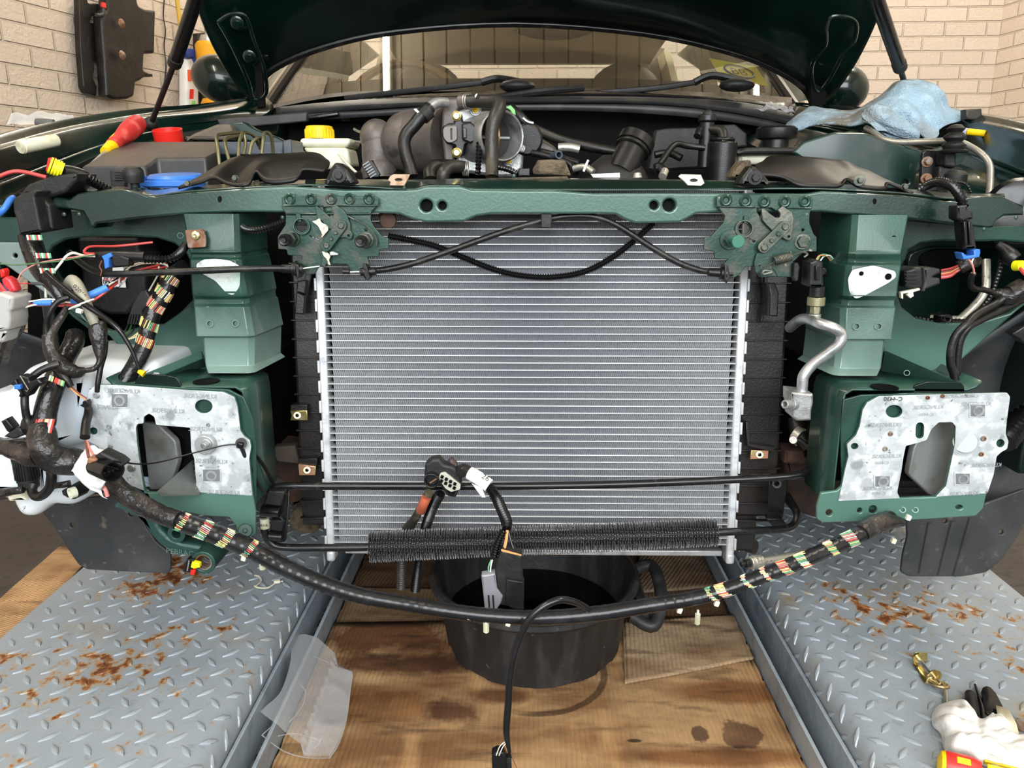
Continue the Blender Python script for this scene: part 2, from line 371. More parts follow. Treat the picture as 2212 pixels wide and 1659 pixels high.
def tube(name, m, parent, pts, r, Y=None, **kw):
    k2 = {k: kw.pop(k) for k in ('label', 'cat_', 'group', 'kind') if k in kw}
    return MB().tube(W(pts, Y), r, **kw).out(name, m, parent, **k2)
def loft(rows, nu=6, nv=6):
    """rows of equally many (px,py,Y) control points -> smooth grid of world points"""
    R = [cat([tuple(P(*p)) for p in r], nu) for r in rows]
    C = [cat([tuple(R[i][j]) for i in range(len(R))], nv) for j in range(len(R[0]))]
    return [[V(C[j][i]) for j in range(len(C))] for i in range(len(C[0]))]
def text(name, s, m, parent, o, ux, uy, size, mirror=False, ext=.0001, label=None):
    cu = bpy.data.curves.new('t', 'FONT'); cu.body = s; cu.size = size; cu.align_x = 'CENTER'; cu.align_y = 'CENTER'; cu.resolution_u = 2
    to = bpy.data.objects.new('t', cu); COL.objects.link(to); dg = bpy.context.evaluated_depsgraph_get(); dg.update()
    me = bpy.data.meshes.new_from_object(to.evaluated_get(dg)); bpy.data.objects.remove(to); bpy.data.curves.remove(cu)
    o = V(o); ux = V(ux).normalized(); uy = V(uy).normalized()
    for v in me.vertices: v.co = o+ux*(v.co.x*(-1 if mirror else 1))+uy*v.co.y
    me.materials.append(m); return finish(me, name, parent, label=label)
def xyz(a, b): return (V(b)-V(a)).to_track_quat('Z', 'Y').to_matrix()
def wire_bands(path, r, bands, name, parent, pal=None, nw=16, seed=1, slant=.012, wr=.0011):
    """patches of coloured wires showing between wraps of tape. bands: (s0,s1) in metres along path"""
    rnd = random.Random(seed); pal = pal or [WGRN, WRED, WWHT, WYEL, WPNK, WWHT, WGRN, WYEL]
    pts = resample([V(p[:3]) for p in cat([tuple(p) for p in path], 8)], .002); mb = MB()
    T_ = [(pts[min(i+1, len(pts)-1)]-pts[max(i-1, 0)]).normalized() for i in range(len(pts))]
    nrm = T_[0].cross(V((0, 1, .1))).normalized(); fr = []
    for i in range(len(pts)):
        nrm = (nrm-T_[i]*nrm.dot(T_[i])).normalized(); fr.append((nrm.copy(), T_[i].cross(nrm)))
    R = r if isinstance(r, (list, tuple)) else [r, r]
    for s0, s1 in bands:
        for k in range(nw):
            a = 2*pi*k/nw; sh = slant*sin(a+1.0); i0 = int((s0+sh)/.002); i1 = int((s1+sh)/.002)
            i0 = max(0, i0); i1 = min(len(pts)-1, i1)
            if i1-i0 < 2: continue
            q = []
            for i in range(i0, i1+1, max(1, (i1-i0)//3)):
                rr = R[0]+(R[-1]-R[0])*i/len(pts); a2 = a+.03*(i-i0)
                q.append(pts[i]+fr[i][0]*cos(a2)*rr+fr[i][1]*sin(a2)*rr)
            if len(q) > 1: mb.tube(q, wr, n=5, m=rnd.randrange(len(pal)), smooth=False, uvs=False)
    return mb.out(name, pal, parent)
# ================================================================ THE SETTING
FZ = -.12
def node(nt, t, **k):
    n = nt.nodes.new(t)
    for a, b in k.items(): setattr(n, a, b)
    return n
def brick_mat(name, c1, c2, mort):
    m = mat(name, c1, .62, 0); nt = m.node_tree; L = nt.links; b = nt.nodes['Principled BSDF']
    uv = node(nt, 'ShaderNodeUVMap'); br = node(nt, 'ShaderNodeTexBrick'); br.offset = .5
    L.new(uv.outputs[0], br.inputs[0]); br.inputs['Color1'].default_value = srgb(*c1); br.inputs['Color2'].default_value = srgb(*c2); br.inputs['Mortar'].default_value = srgb(*mort)
    br.inputs['Scale'].default_value = 1; br.inputs['Brick Width'].default_value = .225; br.inputs['Row Height'].default_value = .075; br.inputs['Mortar Size'].default_value = .006; br.inputs['Mortar Smooth'].default_value = .6
    n = node(nt, 'ShaderNodeTexNoise'); n.inputs['Scale'].default_value = 70; n.inputs['Detail'].default_value = 4; L.new(uv.outputs[0], n.inputs[0])
    mi = node(nt, 'ShaderNodeMath', operation='SUBTRACT'); mu = node(nt, 'ShaderNodeMath', operation='MULTIPLY'); mu.inputs[1].default_value = .9
    L.new(n.outputs[0], mu.inputs[0]); L.new(mu.outputs[0], mi.inputs[0]); L.new(br.outputs[1], mi.inputs[1])
    bp = node(nt, 'ShaderNodeBump'); bp.inputs['Distance'].default_value = .006; L.new(mi.outputs[0], bp.inputs['Height']); L.new(bp.outputs[0], b.inputs['Normal'])
    L.new(br.outputs[0], b.inputs['Base Color']); return m
BRICK = brick_mat('cream_painted_brick', (208,192,175), (201,185,168), (188,172,155))
BRICKP = brick_mat('pinkish_painted_brick', (226,210,193), (220,203,186), (210,193,176))
def wall(name, a, b, z0, z1, m, th=.1):
    a, b = V((a[0], a[1], 0)), V((b[0], b[1], 0)); L = (b-a).length; nrm = (b-a).normalized().cross(V((0, 0, 1)))
    mb = MB(); q = [a+V((0,0,z0)), b+V((0,0,z0)), b+V((0,0,z1)), a+V((0,0,z1))]
    mb.add(q, [(0,1,2,3)], 0, [[(0,z0),(L,z0),(L,z1),(0,z1)]])
    k = [p-nrm*-th for p in q]; k = [p+nrm*th for p in q]
    mb.add(k, [(3,2,1,0)]); mb.add(q+k, [(0,4,5,1),(2,6,7,3),(1,5,6,2),(3,7,4,0)])
    return mb.out(name, m, kind='structure')
lw = lambda Y: (-1.95+.30*(Y-2.8), Y)
wall('wall_left', lw(-2.2)[::1], lw(5.3), FZ, 2.75, BRICK, -.1)
wall('wall_back', (-1.5, 4.75), (2.62, 4.6), FZ, 2.75, BRICKP, -.1)
wall('wall_right', (2.62, 4.6), (2.70, 4.02), FZ, 2.75, BRICKP, -.1)
wall('wall_side', (2.78, 3.86), (3.1, -2.2), FZ, 2.75, mat('cream_wall', (214,204,190), .7), -.1)
wall('wall_right_reveal', (2.70, 4.02), (2.78, 3.86), FZ, 2.75, brick_mat('white_lit_brick', (232,232,230), (226,226,226), (206,206,204)), -.1)  # reveal bricks coloured whiter, the light on them painted in
UPVC = mat('white_upvc_frame', (232,232,230), .3)
mb = MB(); mb.box((2.735, 3.82, 1.2), (.05, .09, 2.6)); mb.box((2.80, 3.70, 1.2), (.03, .05, 2.6)); mb.out('window_1', UPVC, kind='structure', bev=.004)
FLOORM = mat('brown_workshop_floor', (62,56,53), .55, 0, [((78,72,68), 3, .45, .7), ((48,44,42), 40, .5, .7)], bump=(60, .0006))
MB().box((.6, 1.2, FZ-.05), (7.6, 8.2, .1)).out('floor', FLOORM, kind='structure')
CEILM = mat('cream_ceiling_board', (196,186,166), .6, 0)
mb = MB(); mb.box((.6, 1.2, 2.83), (7.6, 7.6, .1))
k = -3.2
while k < 4.3: mb.box((k, 1.2, 2.775), (.165, 7.5, .012)); k += .18
mb.out('ceiling', CEILM, kind='structure', bev=.003)
# tube lamps on the ceiling
GLOW = mat('lit_tube', (255,250,235), .4, emit=((1, .93, .80, 1), 52)); CASE = mat('white_lamp_case', (226,226,220), .4)
lampdef = [((-1.06, 3.68, 2.70), 'lit fluorescent tube lamp on the ceiling above the car roof, left'), ((1.9, 3.3, 2.70), 'lit fluorescent tube lamp on the ceiling near the right brick wall'), ((-1.25, .6, 2.70), 'lit fluorescent tube lamp on the ceiling over the left front wing'), ((1.45, .6, 2.70), 'lit fluorescent tube lamp on the ceiling over the right front wing')]
for (lx, ly, lz), lb in lampdef:
    t = T('ceiling_tube_lamp', lb, 'lamp', 'fluorescent tube lamps on the ceiling')
    MB().box((lx, ly, lz+.045), (.07, 1.55, .045)).out('lamp_case', CASE, t, bev=.006)
    MB().cyl((lx, ly-.74, lz), (lx, ly+.74, lz), .017, n=12).out('tube_lamp', GLOW, t)
    MB().box((lx, ly-.76, lz+.01), (.03, .03, .07)).out('end_cap', CASE, t, bev=.003); MB().box((lx, ly+.76, lz+.01), (.03, .03, .07)).out('end_cap', CASE, t, bev=.003)

# ================================================================ LIFT PLATFORMS
PLATEM = mat('blue_grey_painted_steel', (148,157,164), .38, .05, [((158,166,173), 3.5, .42, .62), ((132,140,146), 45, .62, .75),
      ((150,140,120), 5.5, .58, .72)], bump=(220, .0004), rvar=(9, .28, .5))
def rustify(m, scale=1.0):
    nt = m.node_tree; L = nt.links; b = nt.nodes['Principled BSDF']; cur = b.inputs['Base Color'].links[0].from_socket
    tc = node(nt, 'ShaderNodeTexCoord'); mp = node(nt, 'ShaderNodeMapping'); mp.inputs['Scale'].default_value = (1.15, 1, 1); L.new(tc.outputs['Object'], mp.inputs[0])
    big = node(nt, 'ShaderNodeTexNoise'); big.inputs['Scale'].default_value = 6*scale; big.inputs['Detail'].default_value = 2; L.new(tc.outputs['Object'], big.inputs[0])
    sm = node(nt, 'ShaderNodeTexNoise'); sm.inputs['Scale'].default_value = 34; sm.inputs['Detail'].default_value = 7; sm.inputs['Roughness'].default_value = .62; L.new(mp.outputs[0], sm.inputs[0])
    ad = node(nt, 'ShaderNodeMath', operation='MULTIPLY_ADD'); ad.inputs[1].default_value = .62; L.new(big.outputs[0], ad.inputs[0]); L.new(sm.outputs[0], ad.inputs[2])
    # worn patches sit where the tyres and jacks stood
    cur_d = None
    for px, py, rx, ry in ((330, 1270, .12, .16), (150, 1480, .20, .16), (340, 1400, .10, .10), (60, 1560, .2, .10), (2020, 1330, .17, .16), (2160, 1420, .14, .18), (1900, 1280, .14, .12)):
        g_ = G(px, py, 0); m2 = node(nt, 'ShaderNodeMapping'); m2.inputs['Location'].default_value = (-g_.x/rx, -g_.y/ry, 0); m2.inputs['Scale'].default_value = (1/rx, 1/ry, 0); L.new(tc.outputs['Object'], m2.inputs[0])
        ln = node(nt, 'ShaderNodeVectorMath', operation='LENGTH'); L.new(m2.outputs[0], ln.inputs[0])
        if cur_d is None: cur_d = ln.outputs['Value']
        else: mn = node(nt, 'ShaderNodeMath', operation='MINIMUM'); L.new(cur_d, mn.inputs[0]); L.new(ln.outputs['Value'], mn.inputs[1]); cur_d = mn.outputs[0]
    bs = node(nt, 'ShaderNodeMapRange'); bs.inputs[1].default_value = 0; bs.inputs[2].default_value = 1.6; bs.inputs[3].default_value = .11; bs.inputs[4].default_value = -.09; L.new(cur_d, bs.inputs[0])
    a3 = node(nt, 'ShaderNodeMath', operation='ADD'); L.new(ad.outputs[0], a3.inputs[0]); L.new(bs.outputs[0], a3.inputs[1]); ad = a3
    for lo, hi, c in ((.885, .985, (168,140,100)), (.955, .995, (150,96,52)), (1.01, 1.04, (104,60,38))):
        r = node(nt, 'ShaderNodeMapRange'); r.inputs[1].default_value = lo; r.inputs[2].default_value = hi; L.new(ad.outputs[0], r.inputs[0])
        mx = node(nt, 'ShaderNodeMix', data_type='RGBA'); mx.inputs[7].default_value = srgb(*c); L.new(r.outputs[0], mx.inputs[0]); L.new(cur, mx.inputs[6]); cur = mx.outputs[2]
    L.new(cur, b.inputs['Base Color'])
rustify(PLATEM)
RAILM = mat('blue_grey_rail_paint', (150,160,168), .4, .05, [((120,130,138), 20, .5, .7), ((162,172,180), 8, .5, .7)], bump=(90, .0008))
DIRTM = mat('dirty_channel', (112,116,114), .8, 0, [((34,30,27), 45, .47, .53), ((112,116,116), 18, .55, .7)], bump=(120, .003))
def platform(s, x0, x1, anchor, label):
    """s=-1 left, +1 right; x0 outer edge, x1 inner side face (abs values)"""
    t = T('lift_platform', label, 'lift platform', 'two lift platforms under the car')
    r = .032; Ya, Yb = .55, 4.6; prof = [(x0, -.075), (x0, -.004), (x0-.004, 0)]
    prof += [(x1+r-r*sin(a), -r+r*cos(a)) for a in [i*pi/2/7 for i in range(8)]]+[(x1, -.062)]
    mb = MB(); rows = [[V((s*x, y, z)) for x, z in prof] for y in [Ya+(Yb-Ya)*i/8 for i in range(9)]]
    mb.grid(rows)
    # raised lozenges in alternating diagonal directions
    Lt = x0-x1-r  # flat width
    def surf(u, v, h):   # u measured from outer edge
        if u <= Lt: return V((s*(x0-u), v, h))
        a = (u-Lt)/r
        if a > pi/2: return V((s*(x1-h), v, -r-(a-pi/2)*r))
        return V((s*(x1+r-(r+h)*sin(a)), v, -r+(r+h)*cos(a)))
    ax = G(anchor[0], anchor[1], 0); u0 = (x0-abs(ax.x)) % .0455; v0 = ax.y % .051
    def loz(u, v, d):
        if u < .012: return
        pr = [(0, -.016), (.0030, -.009), (.0048, 0), (.0030, .009), (0, .016), (-.0030, .009), (-.0048, 0), (-.0030, -.009)]
        c, q = cos(d), sin(d); vs = []
        for k, h in ((1.0, -.0004), (.84, .0018), (.42, .0027)):
            for a, b in pr: vs.append(surf(u+(a*c-b*q)*k, v+(a*q+b*c)*k, h))
        fs = [(i, (i+1) % 8, 8+(i+1) % 8, 8+i) for i in range(8)]+[(8+i, 8+(i+1) % 8, 16+(i+1) % 8, 16+i) for i in range(8)]+[tuple(range(16, 24))]
        mb.add(vs, fs)
    v = v0+.51
    while v < 2.7:
        u = u0
        while u < Lt+r*1.5:
            loz(u, v, -s*radians(-45)); loz(u+.02275, v+.0255, -s*radians(45)); u += .0455
        v += .051
    mb.out('tread_plate', PLATEM, t, ang=24)
    # end curb, edge rail: web, channel bottom and upright flange
    X = lambda x: s*x
    mb = MB(); mb.box((X(x1-.006), (Ya+Yb)/2, -.078), (.006, Yb-Ya, .078)); mb.box((X(x1-.037), (Ya+Yb)/2, -.088), (.006, Yb-Ya, .05)); mb.out('edge_rail', RAILM, t, bev=.0015)
    MB().box((X(x1-.021), (Ya+Yb)/2, -.1135), (.036, Yb-Ya, .007)).out('rail_channel', DIRTM, t)
    MB().box((X((x0+x1)/2), (Ya+Yb)/2, -.075), (x0-x1-.03, Yb-Ya, .08)).out('platform_frame', RAILM, t)
    return t
platform(-1, .905, .427, (152, 1540.6), 'blue-grey tread plate lift platform under the left wheel, heavily rust-marked')
platform(1, .957, .478, (1942, 1436), 'blue-grey tread plate lift platform under the right wheel, beside the cardboard')

# ================================================================ CARDBOARD
def card_mat(name, base, stains=(), ring=None, dirs=(1, 0)):
    m = mat(name, base, .8, 0, [((base[0]*.70, base[1]*.62, base[2]*.54), 5, .42, .66, (1, 2.6, 1), 8), ((base[0]*1.14, base[1]*1.12, base[2]*1.1), 5, .55, .75, (2, .6, 1)),
        ((base[0]*.42, base[1]*.36, base[2]*.32), 7, .56, .76, (1, 5, 1), 10)])
    nt = m.node_tree; L = nt.links; b = nt.nodes['Principled BSDF']; cur = b.inputs['Base Color'].links[0].from_socket
    tc = node(nt, 'ShaderNodeTexCoord'); sep = node(nt, 'ShaderNodeSeparateXYZ'); 
    nz = node(nt, 'ShaderNodeTexNoise'); nz.inputs['Scale'].default_value = 13; nz.inputs['Detail'].default_value = 8; nz.inputs['Roughness'].default_value = .66; L.new(tc.outputs['Object'], nz.inputs[0])
    def dist(cx, cy, rx, ry):
        mp = node(nt, 'ShaderNodeMapping'); mp.vector_type = 'POINT'; mp.inputs['Location'].default_value = (-cx/rx, -cy/ry, 0); mp.inputs['Scale'].default_value = (1/rx, 1/ry, 0)
        L.new(tc.outputs['Object'], mp.inputs[0]); ln = node(nt, 'ShaderNodeVectorMath', operation='LENGTH'); L.new(mp.outputs[0], ln.inputs[0]); return ln.outputs['Value']
    for (cx, cy, rx, ry, c, sharp, wob) in stains:
        d = dist(cx, cy, rx, ry); a = node(nt, 'ShaderNodeMath', operation='MULTIPLY_ADD'); a.inputs[1].default_value = -wob; L.new(nz.outputs[0], a.inputs[0]); L.new(d, a.inputs[2])
        r = node(nt, 'ShaderNodeMapRange'); r.inputs[1].default_value = 1-wob*.5+sharp; r.inputs[2].default_value = 1-wob*.5-sharp; r.inputs[4].default_value = .85; L.new(a.outputs[0], r.inputs[0])
        mx = node(nt, 'ShaderNodeMix', data_type='RGBA'); mx.blend_type = 'MULTIPLY'; mx.inputs[7].default_value = srgb(*c); L.new(r.outputs[0], mx.inputs[0]); L.new(cur, mx.inputs[6]); cur = mx.outputs[2]
    if ring:
        cx, cy, R_, wd, ylim = ring
        d = dist(cx, cy, R_, R_); a = node(nt, 'ShaderNodeMath', operation='MULTIPLY_ADD'); a.inputs[1].default_value = .06; L.new(nz.outputs[0], a.inputs[0]); L.new(d, a.inputs[2])
        s1 = node(nt, 'ShaderNodeMath', operation='SUBTRACT'); s1.inputs[1].default_value = 1.03; L.new(a.outputs[0], s1.inputs[0]); ab = node(nt, 'ShaderNodeMath', operation='ABSOLUTE'); L.new(s1.outputs[0], ab.inputs[0])
        r = node(nt, 'ShaderNodeMapRange'); r.inputs[1].default_value = wd*1.2; r.inputs[2].default_value = wd*.8; r.inputs[4].default_value = .75; L.new(ab.outputs[0], r.inputs[0])
        sx_ = node(nt, 'ShaderNodeSeparateXYZ'); L.new(tc.outputs['Object'], sx_.inputs[0]); gx = node(nt, 'ShaderNodeMapRange'); gx.inputs[1].default_value = cx-.06; gx.inputs[2].default_value = cx+.0; L.new(sx_.outputs[0], gx.inputs[0])
        gm = node(nt, 'ShaderNodeMath', operation='MULTIPLY'); L.new(r.outputs[0], gm.inputs[0]); L.new(gx.outputs[0], gm.inputs[1])
        mx = node(nt, 'ShaderNodeMix', data_type='RGBA'); mx.blend_type = 'MULTIPLY'; mx.inputs[7].default_value = srgb(112,102,92); L.new(gm.outputs[0], mx.inputs[0]); L.new(cur, mx.inputs[6]); cur = mx.outputs[2]
    # flute lines pressed through the liner
    sc_ = node(nt, 'ShaderNodeMapping'); sc_.inputs['Rotation'].default_value = (0, 0, dirs[1]); L.new(tc.outputs['Object'], sc_.inputs[0])
    wv = node(nt, 'ShaderNodeTexWave'); wv.bands_direction = 'X'; wv.inputs['Scale'].default_value = 38*dirs[0]; wv.inputs['Distortion'].default_value = 1.2; L.new(sc_.outputs[0], wv.inputs[0])
    mr = node(nt, 'ShaderNodeMix', data_type='RGBA'); mr.blend_type = 'MULTIPLY'; mr.inputs[7].default_value = (.8, .76, .7, 1)
    mf = node(nt, 'ShaderNodeMath', operation='MULTIPLY'); mf.inputs[1].default_value = .30; L.new(wv.outputs[1], mf.inputs[0]); L.new(mf.outputs[0], mr.inputs[0]); L.new(cur, mr.inputs[6]); L.new(mr.outputs[2], b.inputs['Base Color'])
    bp = node(nt, 'ShaderNodeBump'); bp.inputs['Distance'].default_value = .0012; L.new(wv.outputs[1], bp.inputs['Height'])
    n2 = node(nt, 'ShaderNodeTexNoise'); n2.inputs['Scale'].default_value = 8; n2.inputs['Detail'].default_value = 6; L.new(tc.outputs['Object'], n2.inputs[0])
    b2 = node(nt, 'ShaderNodeBump'); b2.inputs['Distance'].default_value = .012; L.new(n2.outputs[0], b2.inputs['Height']); L.new(bp.outputs[0], b2.inputs['Normal']); L.new(b2.outputs[0], b.inputs['Normal'])
    return m
def stain(px, py, rx, ry, c, sharp=.1, wob=1.0):
    g = G(px, py, -.11); return (g.x, g.y, rx, ry, c, sharp, wob)
g0 = G(1150, 1480, -.11)
CARD1 = card_mat('oil_stained_cardboard', (178,142,100), [stain(845, 1375, .125, .06, (140,100,66), .22, 2.4), stain(860, 1440, .12, .03, (120,84,60), .3, 2.4), stain(985, 1540, .045, .03, (112,78,62), .32, 2.6), stain(800, 1530, .11, .05, (200,176,150), .3),
    stain(1512, 1592, .017, .02, (112,98,110), .08, 2.2), stain(1600, 1590, .035, .035, (150,134,134), .05, 2.2), stain(1370, 1605, .012, .004, (60,60,66), .1, .5), stain(1600, 1500, .14, .03, (176,140,104), .25), stain(1560, 1640, .16, .02, (180,146,116), .3),
    stain(1080, 1510, .05, .02, (150,120,96), .3), stain(1450, 1380, .12, .05, (214,200,188), .3)], ring=(.025, 1.235, .125, .05, 0))
def card(name, quad, z, m, label, th=.004, seed=1):
    q = [G(x, y, z) for x, y in quad]; n1, n2 = 30, 20; mb = MB(); rows = []
    for i in range(n2+1):
        a = q[0].lerp(q[3], i/n2); b = q[1].lerp(q[2], i/n2); row = []
        for j in range(n1+1):
            p = a.lerp(b, j/n1); p.x = p.x if name == 'cardboard_strip' else min(.434, max(-.383, p.x)); p.z += .0022*noise.noise(p*6+V((seed, 0, 0)))+.0012*noise.noise(p*16+V((0, seed, 0))); row.append(p)
        rows.append(row)
    mb.grid(rows); return mb.out(name, m, solid=th, label=label, cat_='cardboard')
CARD2 = card_mat('ribbed_brown_cardboard', (132,106,78), dirs=(1, 0)); CARD3 = card_mat('grey_brown_cardboard', (122,104,84), dirs=(1, .5))
CARD4 = card_mat('tan_cardboard', (186,150,108), dirs=(1, .9))
card('cardboard_sheet', [(705, 1347), (1640, 1330), (1905, 1790), (440, 1790)], -.1075, CARD1, 'large oil-stained cardboard sheet on the floor in front of the black drip tub')
card('cardboard_sheet', [(1345, 1343), (1612, 1327), (1646, 1422), (1350, 1478)], -.1015, card_mat('pale_tan_cardboard', (172,146,114), dirs=(1, .1)), 'pale tan torn cardboard piece on the big sheet, right of the drip tub', seed=12)
card('cardboard_sheet', [(742, 1268), (1010, 1275), (1010, 1352), (690, 1352)], -.113, CARD2, 'ribbed dark brown cardboard left of the drip tub, beneath the large stained sheet', seed=3)
card('cardboard_sheet', [(1380, 1180), (1590, 1172), (1604, 1262), (1380, 1280)], -.1065, CARD3, 'grey ribbed cardboard flap right of the drip tub', seed=5)
card('cardboard_sheet', [(700, 1140), (1570, 1140), (1690, 1420), (690, 1420)], -.1165, card_mat('wet_brown_cardboard', (96,70,46), dirs=(1, .2)), 'dark soaked cardboard lying lowest on the floor beneath the radiator', seed=8)
q = [G(150, 1165, -.115), G(182, 1198, -.115), G(-160, 1475, -.115), G(-160, 1390, -.115)]
card('cardboard_strip', [(128, 1183), (205, 1190), (-60, 1500), (-180, 1450)], -.1155, CARD4, 'narrow tan cardboard strip on the floor outside the left lift platform', seed=9)

# ================================================================ DRIP TUB
TUBM = mat('scuffed_black_rubber_tub', (34,34,35), .5, 0, [((58,58,58), 25, .5, .7, (1, 1, .25)), ((96,94,92), 90, .7, .78)], bump=(110, .0007))
t = T('drip_tub', 'round black plastic drip tub half full of dark fluid, on cardboard under the radiator', 'tub')
tc0 = V((.022, 1.335, -.103)); prof = [(.001, .0), (.158, 0), (.166, .006), (.182, .118), (.186, .122), (.187, .128), (.196, .131), (.2, .137), (.199, .146), (.192, .149), (.186, .146), (.180, .13), (.163, .012), (.155, .006), (.001, .006)]
mb = MB(); rows = []
for r_, h in prof:
    row = []
    for k in range(120):
        a = 2*pi*k/120; rr = r_
        if r_ > .15 and .005 < h < .12: rr += .0016*(1 if (k % 10) < 5 else -1)
        row.append(tc0+V((rr*cos(a), rr*sin(a), h)))
    rows.append(row)
mb.grid(rows, cu=True); mb.out('tub_wall', TUBM, t)
MB().cyl(tc0+V((0, 0, .008)), tc0+V((0, 0, .06)), .158, .167, n=64).out('dark_fluid', LIQ, t)
for sgn in (1,):
    hp = [tc0+V((.19, .02, .135)), tc0+V((.232, .03, .14)), tc0+V((.236, -.05, .12)), tc0+V((.215, -.10, .09)), tc0+V((.178, -.085, .10))]
    MB().tube(hp, .012, n=10).out('handle', TUBM, t)
    MB().box(tc0+V((.2, -.03, .1)), (.02, .12, .03)).out('handle_lug', TUBM, t, bev=.006)

# ================================================================ CLEAR BAG
BAGM = mat('clear_plastic_film', (235,238,240), .06, 0, trans=.0, spec=.8)
nt = BAGM.node_tree; b = nt.nodes['Principled BSDF']; outn = nt.nodes['Material Output']
tr = node(nt, 'ShaderNodeBsdfTransparent'); tr.inputs[0].default_value = (.97, .97, .97, 1); fr_ = node(nt, 'ShaderNodeLayerWeight'); fr_.inputs[0].default_value = .35
r_ = node(nt, 'ShaderNodeMapRange'); r_.inputs[3].default_value = .05; r_.inputs[4].default_value = .95; nt.links.new(fr_.outputs['Facing'], r_.inputs[0])
mx = node(nt, 'ShaderNodeMixShader'); nt.links.new(r_.outputs[0], mx.inputs[0]); nt.links.new(tr.outputs[0], mx.inputs[1]); nt.links.new(b.outputs[0], mx.inputs[2]); nt.links.new(mx.outputs[0], outn.inputs[0])
b.inputs['Base Color'].default_value = (.8, .82, .84, 1)
rows = [[(628, 1424), (662, 1415), (712, 1432), (762, 1455)], [(632, 1470), (664, 1462), (712, 1470), (757, 1490)], [(612, 1540), (650, 1530), (700, 1535), (748, 1555)], [(580, 1575), (640, 1575), (690, 1590), (730, 1610)], [(566, 1588), (612, 1622), (660, 1636), (712, 1637)]]
q = [cat([tuple(G(x, y, -.100)) for x, y in r], 12) for r in rows]; C_ = [cat([tuple(q[i][j]) for i in range(5)], 12) for j in range(len(q[0]))]
mb = MB()
for lift, sd in ((.004, 1), (.016, 2)):
    g = []
    for i in range(len(C_[0])):
        row = []
        for j in range(len(C_)):
            p = V(C_[j][i]); e = min(i, len(C_[0])-1-i, j, len(C_)-1-j)/8; e = min(1, e)
            cr_ = abs(noise.noise(p*14+V((sd*7, 0, 0))))*1.4; p.z += .001+lift*(.3+.7*e)*(1-cr_)+.012*e*max(0, noise.noise(p*9+V((0, sd*3, 1)))); p.z = max(p.z, -.056-max(0, (p.x+.38)*.5)) if p.x < -.34 else p.z; row.append(p)
        g.append(row)
    mb.grid(g)
cr2 = [[G(x, y, z) for x, y, z in l] for l in ([(628,1424,-.09),(662,1415,-.088),(712,1432,-.09),(762,1455,-.095)], [(762,1455,-.095),(757,1490,-.095),(748,1555,-.095),(730,1610,-.098),(712,1637,-.099)], [(566,1588,-.06),(612,1622,-.09),(660,1636,-.097),(712,1637,-.099)], [(640,1470,-.08),(660,1495,-.085),(650,1530,-.085),(625,1560,-.08)], [(600,1590,-.08),(640,1585,-.09),(690,1600,-.09),(680,1615,-.09)], [(628,1424,-.09),(640,1470,-.085),(612,1540,-.075),(566,1588,-.06)])]
for l in cr2: mb.tube(l, .0009, n=5)
mb.out('clear_plastic_bag', BAGM, ang=180, label='crumpled clear plastic bag lying on cardboard beside the left lift platform', cat_='bag')
# ================================================================ CAR BODY
car = T('car', 'dark green saloon car with open bonnet and front bumper removed, on two lift platforms', 'car')
Yx = 1.045   # face of the bonnet slam panel
# ---- slam panel (upper crossmember)
top = A4((560,125),(640,112),(760,112),(880,95),(1000,115),(1060,140),(1130,150),(1240,135),(1370,120),(1760,92),(2100,72))+A8((560,28),(900,30),(1020,24),(1080,6),(1300,6),(1370,28),(1700,34),(1900,33))+B8((300,138),(900,135),(1300,138),(2000,140))+A6((860,101),(1100,112),(1400,130),(1560,150),(1690,168),(1790,165),(1830,138),(1960,136),(2080,140),(2130,165),(2212,200))
bot = A6((2212,262),(2080,268),(2030,300),(2010,345),(1960,350),(1450,290),(1060,262),(850,240))+B8((1980,290),(1280,290),(1120,300),(1050,340),(990,370),(640,378),(560,350),(480,306),(400,303))+A8((2212,185),(1500,185),(1400,200),(1320,235),(1080,240),(990,220),(900,185),(720,180),(160,176))+A4((1900,262),(1700,264),(1310,280),(980,310),(700,345),(680,378),(655,370),(640,330),(600,262),(480,240),(350,230),(390,150),(500,170))
H1 = [circ(*A8((1078,132))[0], 13.5), circ(*A8((1181,132))[0], 9.2), circ(*B8((785,234))[0], 9.2), circ(*B8((907,232))[0], 13.8), circ(*A4((1590,168))[0], 4.5, ry=7), circ(*A6((1211,170))[0], 4, ry=6.5)]
plate('slam_panel', PAINTF, car, top+bot, Yx, .05, H1[:4], bev=.0028, res=3)
for h_ in H1[:4]: plate('hole_shade', DARK, car, h_, Yx+.012, .03, bev=.0002)  # black plates added behind the holes to stand for the shade inside
for h_ in H1[4:]: plate('punched_hole', DARK, car, h_, Yx-.0006, .002, bev=.0002)
def shelf(rows, name, m, parent, nu=3, nv=3, solid=0, **kw):
    return MB().grid(loft(rows, nu, nv)).out(name, m, parent, solid=solid, **kw)
f_ = [(165,424),(262,410),(334,424),(409,414),(660,400),(850,408),(900,409),(925,402),(992,402),(1030,410),(1300,411),(1530,410),(1757,408),(1950,418),(2060,430),(2170,424)]
b_ = [(165,414),(262,404),(334,412),(409,404),(660,389),(850,389),(900,389),(925,389),(992,387),(1030,387),(1300,387),(1530,390),(1757,396),(1950,408),(2060,418),(2170,420)]
shelf([[(x, y, Yx+.004) for x, y in f_], [(x, (y+v)/2, Yx+.03) for (x, y), (u, v) in zip(f_, b_)], [(x, y, Yx+.062) for x, y in b_], [(x, y+12, Yx+.066) for x, y in b_]], 'slam_panel_top', PAINT, car, solid=.002)
plate('slot_hole', DARK, car, A6((555,40),(600,38),(635,58),(585,60)), Yx+.02, .002, rd=3); plate('slot_hole', DARK, car, A2((262,1020),(322,1018),(318,1042),(258,1044)), Yx+.02, .002, rd=3)
